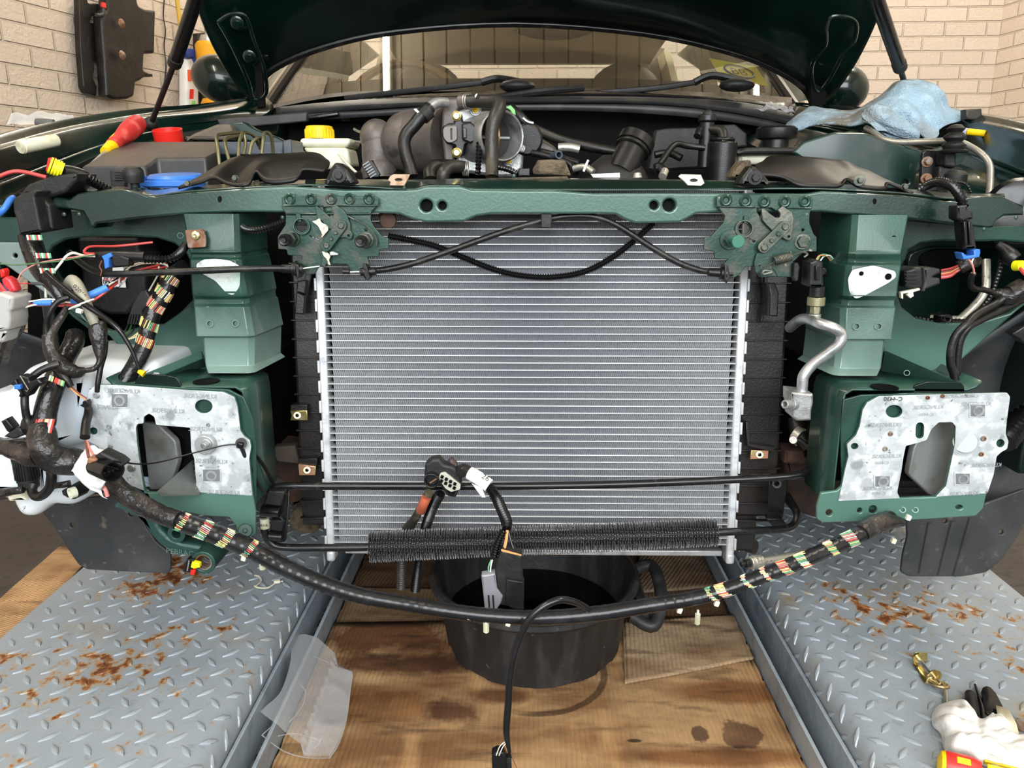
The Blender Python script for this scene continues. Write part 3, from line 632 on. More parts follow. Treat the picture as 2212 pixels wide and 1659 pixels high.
plate('foam_seal', FOAM, car, [(1020,386),(1225,381),(1230,389),(1025,393)], Yx+.07, .004)
# small spot welds / studs on the panel
for x, y in ((872,405),(138,463),(170,463),(2126,495),(2195,470),(610,470),(1110,380)): p = P(x, y, Yx-.001); MB().ball(p, .003, .0015, .003, n=8).out('weld_stud', LATCHG, car)

# ---- headlamp backing panels with the big openings
LH = A4((345,560),(380,510),(470,462),(640,440),(900,438),(1130,450),(1260,490),(1340,550),(1385,640),(1395,800),(1390,900),(1300,990),(1180,1075),(1030,1085),(900,1130),(790,1120),(640,1060),(520,900),(400,700))
LO = A4((-200,300),(100,300),(400,240),(520,250),(1320,260),(1720,280),(1760,900),(1500,1420),(1050,1420),(940,1330),(790,1160),(560,1030),(420,900),(270,700),(200,560),(-200,490))
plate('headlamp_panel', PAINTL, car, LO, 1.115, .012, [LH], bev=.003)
RH = A6((1420,560),(1440,500),(1520,452),(1640,438),(1900,440),(2060,436),(2290,455),(2400,560),(2330,760),(2120,920),(1900,985),(1650,990),(1490,955),(1395,880),(1350,760),(1360,640))
RO = A6((1000,250),(1450,290),(2000,340),(2450,330),(2520,700),(2212,870),(1750,1275),(1620,1340),(1500,1310),(1270,1180),(1180,900))
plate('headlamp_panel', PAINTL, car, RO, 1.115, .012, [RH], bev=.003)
# grey inner bracket at the far left
plate('wing_bracket', SAGE, car, A4((-60,480),(190,482),(240,570),(330,700),(470,900),(420,915),(200,760),(60,660),(-60,600)), 1.10, .006, [circ(*A4((108,578))[0], 5), circ(*A4((258,684))[0], 3)], bev=.002, rd=4)
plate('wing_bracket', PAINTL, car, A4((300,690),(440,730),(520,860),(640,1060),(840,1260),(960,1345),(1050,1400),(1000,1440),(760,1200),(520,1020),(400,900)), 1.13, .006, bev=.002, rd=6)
# inner wings seen through the openings
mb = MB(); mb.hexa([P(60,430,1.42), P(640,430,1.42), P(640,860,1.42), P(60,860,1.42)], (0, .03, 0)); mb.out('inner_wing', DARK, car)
MB().hexa([P(1760,440,1.40), P(2400,440,1.40), P(2400,860,1.40), P(1760,860,1.40)], (0, .03, 0)).out('inner_wing', PAINTD, car)
plate('inner_wing_recess', DARK, car, fillet(A6((1500,560),(1560,500),(1880,490),(1960,560),(1930,640),(1560,640)), 20), 1.385, .01, bev=.003)
plate('inner_wing_lip', PAINTD, car, fillet(A6((1420,640),(1440,520),(1560,470),(1960,470),(2040,540),(1980,660),(1560,700)), 22), 1.39, .01, [fillet(A6((1500,600),(1560,500),(1880,490),(1960,560),(1930,630),(1560,650)), 20)], bev=.003)
# ---- uprights: pressed section columns, lofted from stations (y, x_left, x_right, Y)
def upright(stations, side, name='upright'):
    mb = MB(); rows = []
    for y, xl, xr, Y in stations:
        a, b = P(xl, y, Y), P(xr, y, Y); z = a.z; e = .006; d = .13
        if side < 0: row = [V((a.x, 1.22, z)), V((a.x, Y+.004, z)), V((a.x+.003, Y, z)), V((b.x-e, Y, z)), V((b.x+.001, Y+.006, z)), V((b.x+.003, Y+.02, z)), V((b.x+.012, 1.12, z)), V((b.x-.03, 1.14, z))]
        else: row = [V((a.x+.03, 1.14, z)), V((a.x-.014, 1.12, z)), V((a.x-.004, Y+.02, z)), V((a.x-.001, Y+.006, z)), V((a.x+e, Y, z)), V((b.x-.003, Y, z)), V((b.x, Y+.004, z)), V((b.x, 1.22, z))]
        rows.append(row)
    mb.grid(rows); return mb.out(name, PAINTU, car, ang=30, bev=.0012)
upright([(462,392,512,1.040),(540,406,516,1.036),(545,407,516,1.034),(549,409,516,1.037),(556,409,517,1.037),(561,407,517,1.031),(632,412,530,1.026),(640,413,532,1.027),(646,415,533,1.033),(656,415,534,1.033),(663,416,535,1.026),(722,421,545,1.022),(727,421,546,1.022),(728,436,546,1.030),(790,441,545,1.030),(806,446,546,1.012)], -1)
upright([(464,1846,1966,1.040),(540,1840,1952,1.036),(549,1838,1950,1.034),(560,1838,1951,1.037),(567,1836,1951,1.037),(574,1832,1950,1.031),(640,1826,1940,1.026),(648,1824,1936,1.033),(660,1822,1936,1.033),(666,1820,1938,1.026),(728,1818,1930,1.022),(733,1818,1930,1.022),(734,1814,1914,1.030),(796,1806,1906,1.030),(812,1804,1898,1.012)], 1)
# bare-metal diamond patches, holes, clip
MIST = mat('bare_primer_patch', (196,202,198), .5, .3, [((150,152,150), 60, .52, .68), ((150,182,168), 12, .55, .7)], bump=(200, .0004))
plate('bare_metal_patch', MIST, car, A4((1418,640),(1470,606),(1560,600),(1660,612),(1735,650),(1738,720),(1735,800),(1690,865),(1640,850),(1560,760),(1430,690)), 1.0262, .0006, rd=6, bev=.0001)
plate('bare_metal_patch', MIST, car, A6((1030,690),(1060,630),(1200,600),(1350,640),(1355,680),(1300,720),(1130,810),(1080,825),(1040,780)), 1.0262, .0006, rd=6, bev=.0001)
for f, pts, Y in ((A4, [(1573,468,5.5),(1642,471,5.2)], 1.0388), (A6, [(1338,418,5.6),(1201,461,5.6),(1135,461,4.6)], 1.0375), (A6, [(1303,676,6.6),(1122,655,4.5)], 1.0250)):
    for x, y, r in pts: (x, y), = f((x, y)); p = P(x, y, Y); MB().cyl(p, p+V((0, .012, 0)), r/1560, n=16).out('punched_hole', DARK, car)
for (x, y), r in zip(A4((1520,1070),(1706,1068),(1305,432))+A6((1086,1010),(1234,1010),(1426,1322)), (.006,.006,.005,.006,.006,.005)):
    MB().cyl(P(x, y, 1.0205), P(x, y, 1.026), r*.8, n=16, hole=r*.62).out('spot_weld_mark', PAINTL, car)
cl = plate('clip_nut', RUSTY, car, A4((1338,392),(1470,386),(1490,450),(1488,515),(1362,524),(1350,470)), 1.028, .004, rd=3, label='rusty spring clip nut')
MB().lathe(P(*A4((1415,432))[0], 1.027), (0,-1,0), [(.0001,.002),(.002,.0025),(.0024,.0015),(.005,.0012),(.0062,0)], 20).out('washer', ZINC, cl)
# ---- chassis legs behind the crash plates
def leg(s, xi, xo, zt, zb, yf, yb, name='chassis_leg'):
    mb = MB(); X = lambda v: v
    q = lambda x, y, z: V((x, y, z)); 
    rows = [[q(xo, y, zt+.012), q(xo+ (xi-xo)*.04, y, zt+.004), q(xo+(xi-xo)*.10, y, zt), q(xi-(xi-xo)*.06, y, zt), q(xi-(xi-xo)*.01, y, zt-.006), q(xi, y, zt-.018), q(xi, y, zb), q(xi-(xi-xo)*.1, y, zb-.01)] for y in (yf, (yf+yb)/2, yb)]
    mb.grid(rows); return mb.out(name, PAINTS, car, solid=.003, bev=0)
leg(-1, -.366, -.545, .500, .335, .962, 1.06); leg(1, .415, .59, .500, .335, .962, 1.06)
for a_, b_x in ((-.40, -.54), (.44, .58)): MB().box(((a_+b_x)/2, 1.55, .42), (abs(b_x-a_), .8, .15)).out('chassis_rail', DARK, car)
lcap = lambda xa, xb: [(xa, .512), (xb, .498), (xb, .33), (xa, .33)]
for c, yy in ((A4((1495,1490))[0], .503), (A7((1275,178))[0], .503)):
    g = G(c[0], c[1], .5022); MB().cyl(g, g+V((0, 0, .0012)), .017, n=28).out('drain_hole', DARK, car)
# diagonal flange from crash plate up to the upright, and inner gusset side
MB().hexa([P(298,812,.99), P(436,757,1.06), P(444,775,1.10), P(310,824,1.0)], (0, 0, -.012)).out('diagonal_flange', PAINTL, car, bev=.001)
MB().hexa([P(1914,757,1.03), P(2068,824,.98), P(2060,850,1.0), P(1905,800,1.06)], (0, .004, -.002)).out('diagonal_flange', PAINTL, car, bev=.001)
# lower leg box (dark soil and grey inside seen through the plate windows)
INNER = mat('leg_interior_primer', (128,132,130), .5, .3, [((92,88,80), 18, .5, .7)], bump=(60, .0008))
plate('gusset_plate', INNER, car, A5((985,450),(1140,460),(1280,560),(1300,700),(1250,830),(1130,930),(1040,940)), .985, .01, bev=.002, rd=8, tilt=-18)
MB().hexa([G(*A5((1125,935))[0], .392), G(*A5((1390,700))[0], .392), G(*A5((1420,950))[0], .36), G(*A5((1140,960))[0], .36)], (0, .004, -.004)).out('bumper_mount_floor', INNER, car)
plate('gusset_plate', INNER, car, A7((1440,560),(1560,420),(1760,410),(1760,600),(1700,900),(1610,915),(1400,740)), .985, .01, bev=.002, rd=8, tilt=18)
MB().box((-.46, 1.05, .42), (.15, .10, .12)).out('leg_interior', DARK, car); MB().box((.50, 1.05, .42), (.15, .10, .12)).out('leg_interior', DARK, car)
# crash plates: green lower flange + foil gasket
LPo = A5((632,215),(690,168),(830,172),(960,180),(1330,208),(1600,222),(1680,260),(1702,330),(1722,500),(1750,540),(1790,570),(1798,620),(1785,700),(1810,960),(1830,1080),(1828,1240),(1770,1280),(1710,1260),(1690,1180),(1640,1120),(1500,1112),(1420,1100),(1140,1040),(1080,1000),(1045,940),(960,900),(880,880),(700,610),(620,570),(606,500),(640,440),(625,330))
winL = A5((985,450),(1028,448),(1030,400),(1068,376),(1105,400),(1118,458),(1362,478),(1370,640),(1392,700),(1410,940),(1125,945),(1040,940),(1010,800),(985,620),(972,480))
LPg = [p for p in A5((632,215),(690,168),(830,172),(960,180),(1330,208),(1600,222),(1680,260),(1702,330),(1722,500),(1750,540),(1790,570),(1798,620),(1785,700),(1808,966),(1410,940),(1392,700),(1370,640),(1362,478),(1118,458),(1105,400),(1068,376),(1030,400),(1028,448),(985,450),(972,480),(985,620),(1010,800),(1030,930),(960,900),(880,880),(700,610),(620,570),(606,500),(640,440),(625,330))]
ovL = [circ(*A5((1459,325))[0], 19, ry=15), circ(*A5((668,502))[0], 9, ry=8)]
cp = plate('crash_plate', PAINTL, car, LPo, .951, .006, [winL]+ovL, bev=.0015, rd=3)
plate('gasket', GASKET, cp, LPg, .9495, .0014, ovL, bev=.0004, rd=3)
RPo = A7((1240,235),(1480,228),(2100,212),(2120,240),(2098,400),(2090,490),(2110,540),(2100,590),(2060,612),(2030,640),(2010,760),(1960,900),(1940,990),(1890,1040),(1500,1065),(860,1085),(822,1060),(822,980),(850,885),(960,870),(990,840),(1010,740),(1035,640),(1025,560),(1085,500),(1110,440),(1130,330),(1160,280))
winR = A7((1420,570),(1500,550),(1560,530),(1590,460),(1640,412),(1730,410),(1755,440),(1750,560),(1690,840),(1620,912),(1380,920),(1362,880),(1390,740),(1405,640))
RPg = A7((1240,235),(1480,228),(2100,212),(2120,240),(2098,400),(2090,490),(2110,540),(2100,590),(2060,612),(2030,640),(2010,760),(1968,888),(1620,912),(1690,840),(1750,560),(1755,440),(1730,410),(1640,412),(1590,460),(1560,530),(1500,550),(1420,570),(1405,640),(1390,740),(1362,880),(1380,922),(965,940),(990,840),(1010,740),(1035,640),(1025,560),(1085,500),(1110,440),(1130,330),(1160,280))
ovR = [circ(*A7((1341,338))[0], 18, ry=14), slot(*A7((1515,440))[0], *A7((1513,494))[0], 9), circ(*A7((2055,552))[0], 9), circ(*A7((1076,572))[0], 8, ry=7)]
cpr = plate('crash_plate', PAINTL, car, RPo, .951, .006, [winR]+ovR+[circ(*A7((1200,998))[0], 9), circ(*A7((1110,1003))[0], 5.5), circ(*A7((905,1018))[0], 7), circ(*A7((1778,982))[0], 8, ry=5)], bev=.0015, rd=3)
plate('gasket', GASKET, cpr, RPg, .9495, .0014, ovR, bev=.0004, rd=3)
# captive-nut windows and studs in the plates
DEEP = mat('captive_nut_steel', (176,180,180), .4, .6, [((120,120,118), 60, .5, .7)])
DEEP2 = mat('recess_grey', (118,122,124), .5, .3)
def nutwin(par, f, x0, y0, x1, y1):
    (a, b), (c, d) = f((x0, y0), (x1, y1)); Y = .9482
    fr2 = [(a,b),(c,b),(c,d),(a,d)]; ins = [(a+3,b+3),(c-2.5,b+3),(c-2.5,d-2.5),(a+3,d-2.5)]; plate('window_recess', DEEP2, par, ins, Y+.0002, .0008, bev=.0001)
    plate('nut_window', GASKET, par, fr2, Y, .002, [ins], bev=.0004); p = P((a+c)/2+1, (b+d)/2, Y+.001)
    MB().cyl(p, p+V((0, -.0016, 0)), .0078, .0074, n=20, hole=.0046).cyl(p+V((0, 0, 0)), p+V((0, -.0005, 0)), .0048, n=16, m=1).out('captive_nut', [DEEP, DEEP2], par)
for q in ((790,228,922,338),(1445,770,1582,872)): nutwin(cp, A5, *q)
for q in ((1845,285,1958,380),(1205,765,1318,850),(1745,748,1855,835)): nutwin(cpr, A7, *q)
def stud(par, f, x, y, r, m=DEEP, h=.002, hole=True):
    r *= .66
    (a, b), = f((x, y)); p = P(a, b, .949)
    mb = MB().lathe(p, (0,-1,0), [(.0001, h*.2 if hole else h), (r*.45, h*.2 if hole else h), (r*.55, h), (r*.8, h), (r, 0)], 16); mb.out('stud', m, par)
for x, y, r in ((690,245,.007),(782,470,.0055),(792,612,.005),(1492,458,.004),(1525,700,.006),(940,768,.009)): stud(cp, A5, x, y, r)
MB().cyl(P(*A5((1482,590))[0], .949), P(*A5((1482,590))[0], .949)+V((0,-.008,0)), .0136, .0128, n=32).cyl(P(*A5((1482,590))[0], .941), P(*A5((1482,590))[0], .941)+V((0,-.004,0)), .007, n=24).cyl(P(*A5((1482,590))[0], .937), P(*A5((1482,590))[0], .937)+V((0,-.011,0)), .0042, .0038, n=16).out('locating_stud', DEEP, cp, bev=.0008)
for x, y, r in ((1317,488,.0065),(1280,590,.0065),(1940,520,.007),(1925,625,.006),(1565,245,.005),(1665,235,.005)): stud(cpr, A7, x, y, r*.8, RUSTY)
(a, b), = A7((1815,542)); MB().cyl(P(a, b, .9502), P(a, b, .9480), .0138, n=32).out('paint_disc', mat('pale_paint_disc', (172,188,184), .5), cpr)
for (a, b) in A7((1398,998),(1482,998)): MB().cyl(P(a, b, .951), P(a, b, .9495), .0042, n=16, hole=.0028).out('spot_weld', PAINTL, cpr)
(a, b), = A5((1757,1216)); MB().cyl(P(a, b, .951), P(a, b, .940), .0098, .0092, n=24).cyl(P(a, b, .940), P(a, b, .938), .0035, .003, n=16).out('rubber_stop', mat('dark_green_bush', (40,66,60), .5), cp, bev=.001)
# faint mirrored print in the gasket
ux = V((1,0,0)); uy = V((0,0,1))
def gt(par, f, x, y, s_, size=.0085, rot=0, m=DTEXT):
    (a, b), = f((x, y)); r = radians(rot); text('gasket_print', s_, m, par, P(a, b, .9480), V((cos(r),0,sin(r))), V((-sin(r),0,cos(r))), size, mirror=True)
for q in ((880,215,'KLINGERSIL'),(1430,252,'KLINGERSIL'),(1200,358,'KLINGERSIL'),(720,330,'KLINGERSIL'),(1470,490,'KLINGERSIL'),(1510,720,'KLINGERSIL'),(1600,942,'KLINGERSIL')): gt(cp, A5, *q, rot=-2)
gt(cp, A5, 1520, 768, 'C-4430', .006)
for q in ((1570,310,'KLINGERSIL'),(1270,430,'KLINGERSIL'),(1780,235,'KLINGERSIL'),(1290,640,'KLINGERSIL'),(1230,855,'KLINGERSIL'),(1890,290,'KLINGERSIL'),(1960,700,'KLINGERSIL'),(1810,890,'KLINGERSIL')): gt(cpr, A7, *q, rot=2, size=.0075)
gt(cpr, A7, 1335, 256, 'C-4430', .008, m=BTEXT); 
for q in ((1560,360),(1260,685),(1240,890),(1860,235)): gt(cpr, A7, q[0], q[1], 'C-4430', .006)
# dark green tab plates sticking up behind each crash plate
plate('tab_plate', PAINTD, car, A5((960,180),(975,130),(1010,100),(1080,92),(1200,104),(1260,116),(1285,150),(1300,185),(1340,212)), .962, .004, rd=3)
plate('tab_plate', PAINTD, car, A7((1470,235),(1480,165),(1560,140),(1790,143),(1812,170),(1815,216)), .962, .004, rd=3)
# tow-hook arm at the lower left
TOW = mat('green_cast_arm', (40,70,64), .42, .3, [((60,92,84), 20, .5, .7)], bump=(140, .0006))
th_ = T('towing_arm', 'dark green cast towing arm with threaded eye under the left crash plate', 'towing arm')
plate('arm', TOW, th_, A5((820,1010),(980,1080),(1100,1110),(1150,1200),(1210,1260),(1300,1300),(1420,1320),(1480,1330),(1560,1330),(1560,1400),(1420,1410),(1260,1390),(1140,1320),(1060,1230),(1000,1110),(860,1060)), .965, .03, bev=.006, rd=4)
(a, b), = A5((1497,1398)); p = P(a, b, .955)
MB().cyl(p+V((0,.05,0)), p+V((0,-.02,0)), .0172, .0166, n=32, hole=.0116).out('threaded_eye', TOW, th_, bev=.0012)
mb = MB()
for k in range(6): mb.cyl(p+V((0,-.018+k*.006,0)), p+V((0,-.015+k*.006,0)), .0118, .0118, n=28, hole=.0100)
mb.cyl(p+V((0,.03,0)), p+V((0,.04,0)), .010, n=24); mb.out('thread', RUSTY, th_)
(a, b), = A5((1275,1230)); p = P(a, b, .965); MB().cyl(p+V((0,.02,0)), p+V((0,-.006,0)), .0125, n=28, hole=.006).out('boss', TOW, th_, bev=.001)
text('cast_lettering', 'PEBRAC', mat('cast_letter_paint', (74,104,98), .5), th_, P(*A5((1290,1372))[0], .9635), V((1,0,-.12)), V((.12,0,1)), .011, ext=.0006)
# ---- bonnet (opened), seen from beneath
def brow(off, up):
    return [(552,232,1.97),(562,178,1.94),(600,140,1.92),(700,97,1.90),(850,62,1.89),(1106,41,1.885),(1380,58,1.89),(1560,95,1.90),(1660,132,1.92),(1722,172,1.94),(1745,215,1.97)]
def P3(c, d, u): p = P(*c); return V((p.x*(1+.0), p.y+d, p.z+u))
rearl = brow(0, 0); mb = MB()
bon = []
N_ = len(rearl)
r0 = [P(*c) for c in rearl]
side_l = [P(552,232,1.97), P(500,170,1.90), P(455,90,1.80), P(420,0,1.70), P(396,-80,1.60), P(370,-210,1.48)]
side_r = [P(1760,232,1.97), P(1800,205,1.90), P(1850,135,1.80), P(1900,30,1.70), P(1930,-70,1.60), P(1960,-200,1.48)]
R_ = []
for i in range(6):
    row = []
    for j in range(N_):
        t = (r0[j].x-r0[0].x)/(r0[-1].x-r0[0].x); base = side_l[i].lerp(side_r[i], t)
        dz = r0[j].z-r0[0].lerp(r0[-1], t).z; dy = r0[j].y-r0[0].y
        row.append(tuple(base+V((0, dy*(1-i*.1), dz*(1-i*.12)+.0))))
    R_.append(row)
R2 = [cat(r, 4) for r in R_]; cols = [cat([tuple(R2[i][j]) for i in range(6)], 4) for j in range(len(R2[0]))]
Gd = [[V(cols[j][i]) for j in range(len(cols))] for i in range(len(cols[0]))]
bo = MB().grid(Gd).out('bonnet', BONNET, car, solid=.006)
# outer skin behind, stiffening ribs, recessed pads, rubber weatherstrip
bn = V((0, .75, .66))
MB().grid([[p+V((0, .035, .03)) for p in r] for r in Gd]).out('bonnet_outer_skin', PAINTD, bo, solid=.002)
edge = [V(p) for p in Gd[0]]
MB().tube(edge, .009, n=8, smooth=False).out('rear_edge_seal', RUB, bo)
for off, rad in ((.045, .006), (.085, .007)):
    MB().tube([p+V((0, -off*.8, off*.75)) for p in edge[4:-4]], rad, n=8, smooth=False).out('stiffening_rib', BONNET, bo)
for j in range(7, len(edge)-6, 5):
    p = edge[j]+V((0, -.02, .03)); MB().box(p, (.012, .02, .03), M.Rotation(-.7, 3, 'X')).out('seal_clip', RUB, bo, bev=.003)
for f, c, tl, mir in ((A1, ((1410,140),(1480,95),(1560,90),(1600,130),(1640,260),(1700,420),(1720,600),(1640,640),(1600,520),(1500,300)), 0, 0), (A3, ((1175,160),(1200,90),(1290,90),(1335,130),(1320,220),(1260,290),(1190,420),(1130,480),(1100,400),(1110,320),(1170,240)), 0, 0)):
    q = f(*c); w_ = [P(x, y, 1.80-.0008*(240-y)) for x, y in q]
    mb = MB(); mb.tube(w_+[w_[0]], .004, n=8); mb.out('hinge_pad_bead', BONNET, bo)
for (a, b), Y in zip(A1((1530,150),(1612,368)), (1.78, 1.84)): p = P(a, b, Y); MB().lathe(p, (0,-.75,-.5), [(.0001,.008),(.008,.008),(.008,.003),(.014,.002),(.016,0)], 14).out('bolt', BONNET, bo)
for (a, b), Y in zip(A3((1225,138),(1150,315)), (1.78, 1.84)): p = P(a, b, Y); MB().lathe(p, (0,-.75,-.5), [(.0001,.008),(.008,.008),(.008,.003),(.014,.002),(.016,0)], 14).out('bolt', BONNET, bo)
# hinge arms dropping to the body
plate('hinge_arm', DARK, car, [(555,235),(548,150),(520,100),(500,60),(540,60),(566,140),(572,232)], 1.90, .012, bev=.003, rd=4)
plate('hinge_arm', DARK, car, [(1752,236),(1750,160),(1790,110),(1815,118),(1790,170),(1784,240)], 1.90, .012, bev=.003, rd=4)
# ---- wings (fenders)
Lr = [[(-140,440,1.0),(-60,420,1.12),(60,372,1.3),(200,318,1.5),(330,282,1.65),(470,262,1.8),(590,252,1.95)],
      [(-140,362,1.02),(-60,352,1.14),(35,324,1.3),(170,286,1.5),(310,258,1.65),(460,243,1.8),(590,228,1.97)],
      [(-160,345,1.05),(-60,338,1.15),(20,312,1.3),(150,276,1.5),(300,249,1.67),(430,234,1.82),(575,212,2.0)],
      [(-200,350,1.06),(-110,335,1.16),(-30,306,1.31),(110,275,1.51),(270,250,1.68),(420,238,1.83),(570,218,2.0)],
      [(-420,600,1.1),(-320,560,1.2),(-240,520,1.33),(-80,480,1.52),(120,420,1.7),(330,380,1.85),(520,340,2.0)]]
shelf(Lr, 'front_wing', PAINTD, car, nu=6, nv=5, solid=.002)
Rr = [[(x if 0 else 2264-x, y+14, Y) for x, y, Y in r] for r in Lr]
Rr = [[(1700,262,1.95),(1790,276,1.8),(1920,296,1.65),(2040,318,1.5),(2140,350,1.3),(2270,400,1.12),(2350,430,1.0)],
      [(1712,238,1.97),(1816,250,1.8),(1942,260,1.65),(2066,270,1.5),(2178,294,1.3),(2290,330,1.14),(2360,380,1.02)],
      [(1720,226,2.0),(1830,240,1.82),(1950,250,1.67),(2080,258,1.5),(2190,278,1.3),(2300,312,1.15),(2400,340,1.05)],
      [(1722,232,2.0),(1840,242,1.83),(1990,252,1.68),(2130,262,1.51),(2250,284,1.31),(2350,315,1.16),(2440,345,1.06)],
      [(1780,340,2.0),(1950,390,1.85),(2120,440,1.7),(2300,480,1.52),(2460,520,1.33),(2560,560,1.2),(2640,600,1.1)]]
shelf(Rr, 'front_wing', PAINTD, car, nu=6, nv=5, solid=.002)
# inner gutters of the wings (drop into the engine bay)
G1 = [[(-60,420,1.12),(60,372,1.3),(200,318,1.5),(330,282,1.65),(470,262,1.8),(600,252,1.95)], [(-40,446,1.14),(80,395,1.31),(215,335,1.5),(345,298,1.65),(480,276,1.8),(610,266,1.95)], [(0,450,1.14),(110,400,1.32),(240,340,1.5),(360,306,1.65),(490,284,1.8),(620,272,1.95)], [(0,620,1.14),(110,560,1.32),(240,480,1.5),(360,440,1.65),(490,400,1.8),(620,380,1.95)]]
shelf(G1, 'inner_wing_gutter', PAINTD, car, nu=4, nv=3, solid=.002)
G2 = [[(1700,262,1.95),(1790,276,1.8),(1920,296,1.65),(2040,318,1.5),(2140,350,1.3),(2290,405,1.12)], [(1690,276,1.95),(1776,296,1.8),(1880,322,1.64),(2000,350,1.48),(2110,385,1.3),(2260,440,1.14)], [(1600,300,1.95),(1640,320,1.8),(1690,330,1.64),(1760,345,1.5),(1900,350,1.42),(2050,440,1.3)], [(1600,420,1.95),(1640,440,1.8),(1690,440,1.64),(1760,440,1.5),(1880,430,1.42),(2040,520,1.3)]]
shelf(G2, 'inner_wing_gutter', PAINTD, car, nu=4, nv=3, solid=.002)
INW = mat('inner_wing_paint', (12,38,33), .35, .1, [((26,56,48), 6, .45, .7), ((70,70,66), 8, .6, .8)], coat=.5)
plate('inner_wing_panel', INW, car, A3((1000,800),(1060,740),(1220,690),(1390,695),(1500,740),(1690,790),(1690,1010),(1400,1020),(1150,900)), 1.36, .01, [circ(*A3((1595,955))[0], 5)], bev=.004, rd=6)
plate('inner_wing_panel', INW, car, A3((1690,800),(1860,740),(1990,790),(2080,860),(2212,900),(2300,1040),(1700,1040)), 1.40, .01, bev=.004, rd=10)
shelf([[(1715,352,1.5),(1760,320,1.6),(1830,285,1.72),(1880,270,1.8)], [(1735,358,1.48),(1800,318,1.56),(1880,300,1.66),(1925,300,1.7)], [(1770,345,1.42),(1800,326,1.42),(1870,322,1.44),(2000,328,1.44)]], 'strut_tower_top', INW, car, nu=5, nv=4, solid=.003)
# ---- scuttle, firewall, dark structure
MB().hexa([P(560,262,1.96), P(1730,262,1.96), P(1730,700,1.96), P(560,700,1.96)], (0, .03, 0)).out('bulkhead', DARK, car)
MB().box((0, 3.1, .205), (1.5, 2.9, .02)).out('underbody', DARK, car)
COWL = mat('scuttle_plastic', (48,48,49), .45, 0, [((62,61,60), 12, .5, .7)], bump=(600, .0002))
shelf([[(600,250,1.90),(700,243,1.88),(780,236,1.87),(960,226,1.86),(1150,222,1.86),(1350,222,1.87),(1500,232,1.88),(1620,250,1.90),(1712,270,1.92)],
       [(596,235,1.91),(700,226,1.89),(780,220,1.88),(960,215,1.87),(1150,213,1.87),(1350,214,1.88),(1500,218,1.89),(1630,232,1.91),(1720,255,1.93)],
       [(596,238,2.0),(700,226,2.0),(780,220,2.0),(960,212,2.0),(1150,208,2.0),(1350,208,2.0),(1500,212,2.0),(1630,226,2.0),(1725,246,2.03)]], 'scuttle_trim', COWL, car, nu=6, nv=2, solid=.008)
MB().grid(loft([[(600,248,1.902),(700,241,1.882),(800,238,1.875),(960,228,1.866),(1150,224,1.866),(1350,225,1.876),(1500,234,1.886),(1620,252,1.906),(1712,272,1.926)], [(600,262,1.905),(700,258,1.885),(800,252,1.877),(960,242,1.868),(1150,238,1.868),(1350,243,1.878),(1500,254,1.888),(1620,270,1.908),(1700,285,1.926)]], 6, 2)).out('scuttle_edge', GREYP, car, solid=.01)
plate('scuttle_end_trim', GREYP, car, A1((1210,780),(1400,770),(1980,722),(1980,785),(1500,830),(1250,845),(1205,840)), 1.80, .02, bev=.003, rd=3)
plate('scuttle_bar', BLKG, car, A1((1990,745),(2180,720),(2190,745),(1990,775)), 1.86, .012, bev=.003)
mb = MB()
for i in range(24):
    p = P(1450+i*9.5, 216+i*1.1, 1.955); mb.box(p, (.004, .012, .022))
mb.out('scuttle_grille', COWL, car)
# ---- windscreen, pillars, cabin
GLASS = mat('windscreen_glass', (236,240,236), .0, 0, trans=1, ior=1.45)
nt = GLASS.node_tree; outn = nt.nodes['Material Output']; gl = node(nt, 'ShaderNodeBsdfGlossy'); gl.inputs['Roughness'].default_value = .0; gl.inputs[0].default_value = (1, 1, 1, 1)
tr = node(nt, 'ShaderNodeBsdfTransparent'); tr.inputs[0].default_value = (.86, .89, .84, 1); mx = node(nt, 'ShaderNodeMixShader'); fz = node(nt, 'ShaderNodeFresnel'); fz.inputs[0].default_value = 1.62
nt.links.new(fz.outputs[0], mx.inputs[0]); nt.links.new(tr.outputs[0], mx.inputs[1]); nt.links.new(gl.outputs[0], mx.inputs[2]); nt.links.new(mx.outputs[0], outn.inputs[0])
def wsp(u, v):  # u -1..1, v 0..1 up the glass
    w_ = .752-.10*v; y = 2.0+.70*v+.20*u*u*(1-.2*v); z = .955+.43*v-.035*u*u+.05*v*(1-v)
    return V((u*w_+.015, y, z))
g = [[wsp(-1+2*i/24, .075+.925*j/10) for i in range(25)] for j in range(11)]
ws = MB().grid(g).out('windscreen', GLASS, car, ang=180)
SHADEB = mat('windscreen_black_border', (20,19,18), .4)
MB().tube([wsp(-1, j/10)+V((-.004, -.002, 0)) for j in range(11)], .014, n=8).out('a_pillar_trim', SHADEB, car)
MB().tube([wsp(1, j/10)+V((.004, -.002, 0)) for j in range(11)], .014, n=8).out('a_pillar_trim', SHADEB, car)
MB().tube([wsp(-1, j/10)+V((-.026, -.002, 0)) for j in range(11)], .005, n=8).out('a_pillar', mat('bright_pillar_trim', (200,190,180), .25, .6), car)
for sg in (-1, 1):
    MB().hexa([wsp(sg, 0)+V((sg*.02,0,0)), wsp(sg, 1)+V((sg*.02,0,0)), wsp(sg, 1)+V((sg*.02,.9,.0)), wsp(sg, 0)+V((sg*.06,.2,-.02))], (sg*.05, 0, 0)).out('a_pillar', PAINTD, car, bev=.01)
BEIGE = mat('beige_headliner', (226,216,184), .8); BEIGED = mat('brown_beige_leather', (128,112,88), .5, 0, [((110,96,76), 10, .5, .7)]); DASH = mat('dark_brown_dashboard', (40,35,32), .6)
MB().grid([[V((u*.6, 2.68+v*1.25, 1.40-.06*u*u+.04*sin(v*3.1))) for u in (-1,-.6,-.2,.2,.6,1)] for v in [k/8 for k in range(9)]]).out('roof_lining', BEIGE, car, solid=.02)
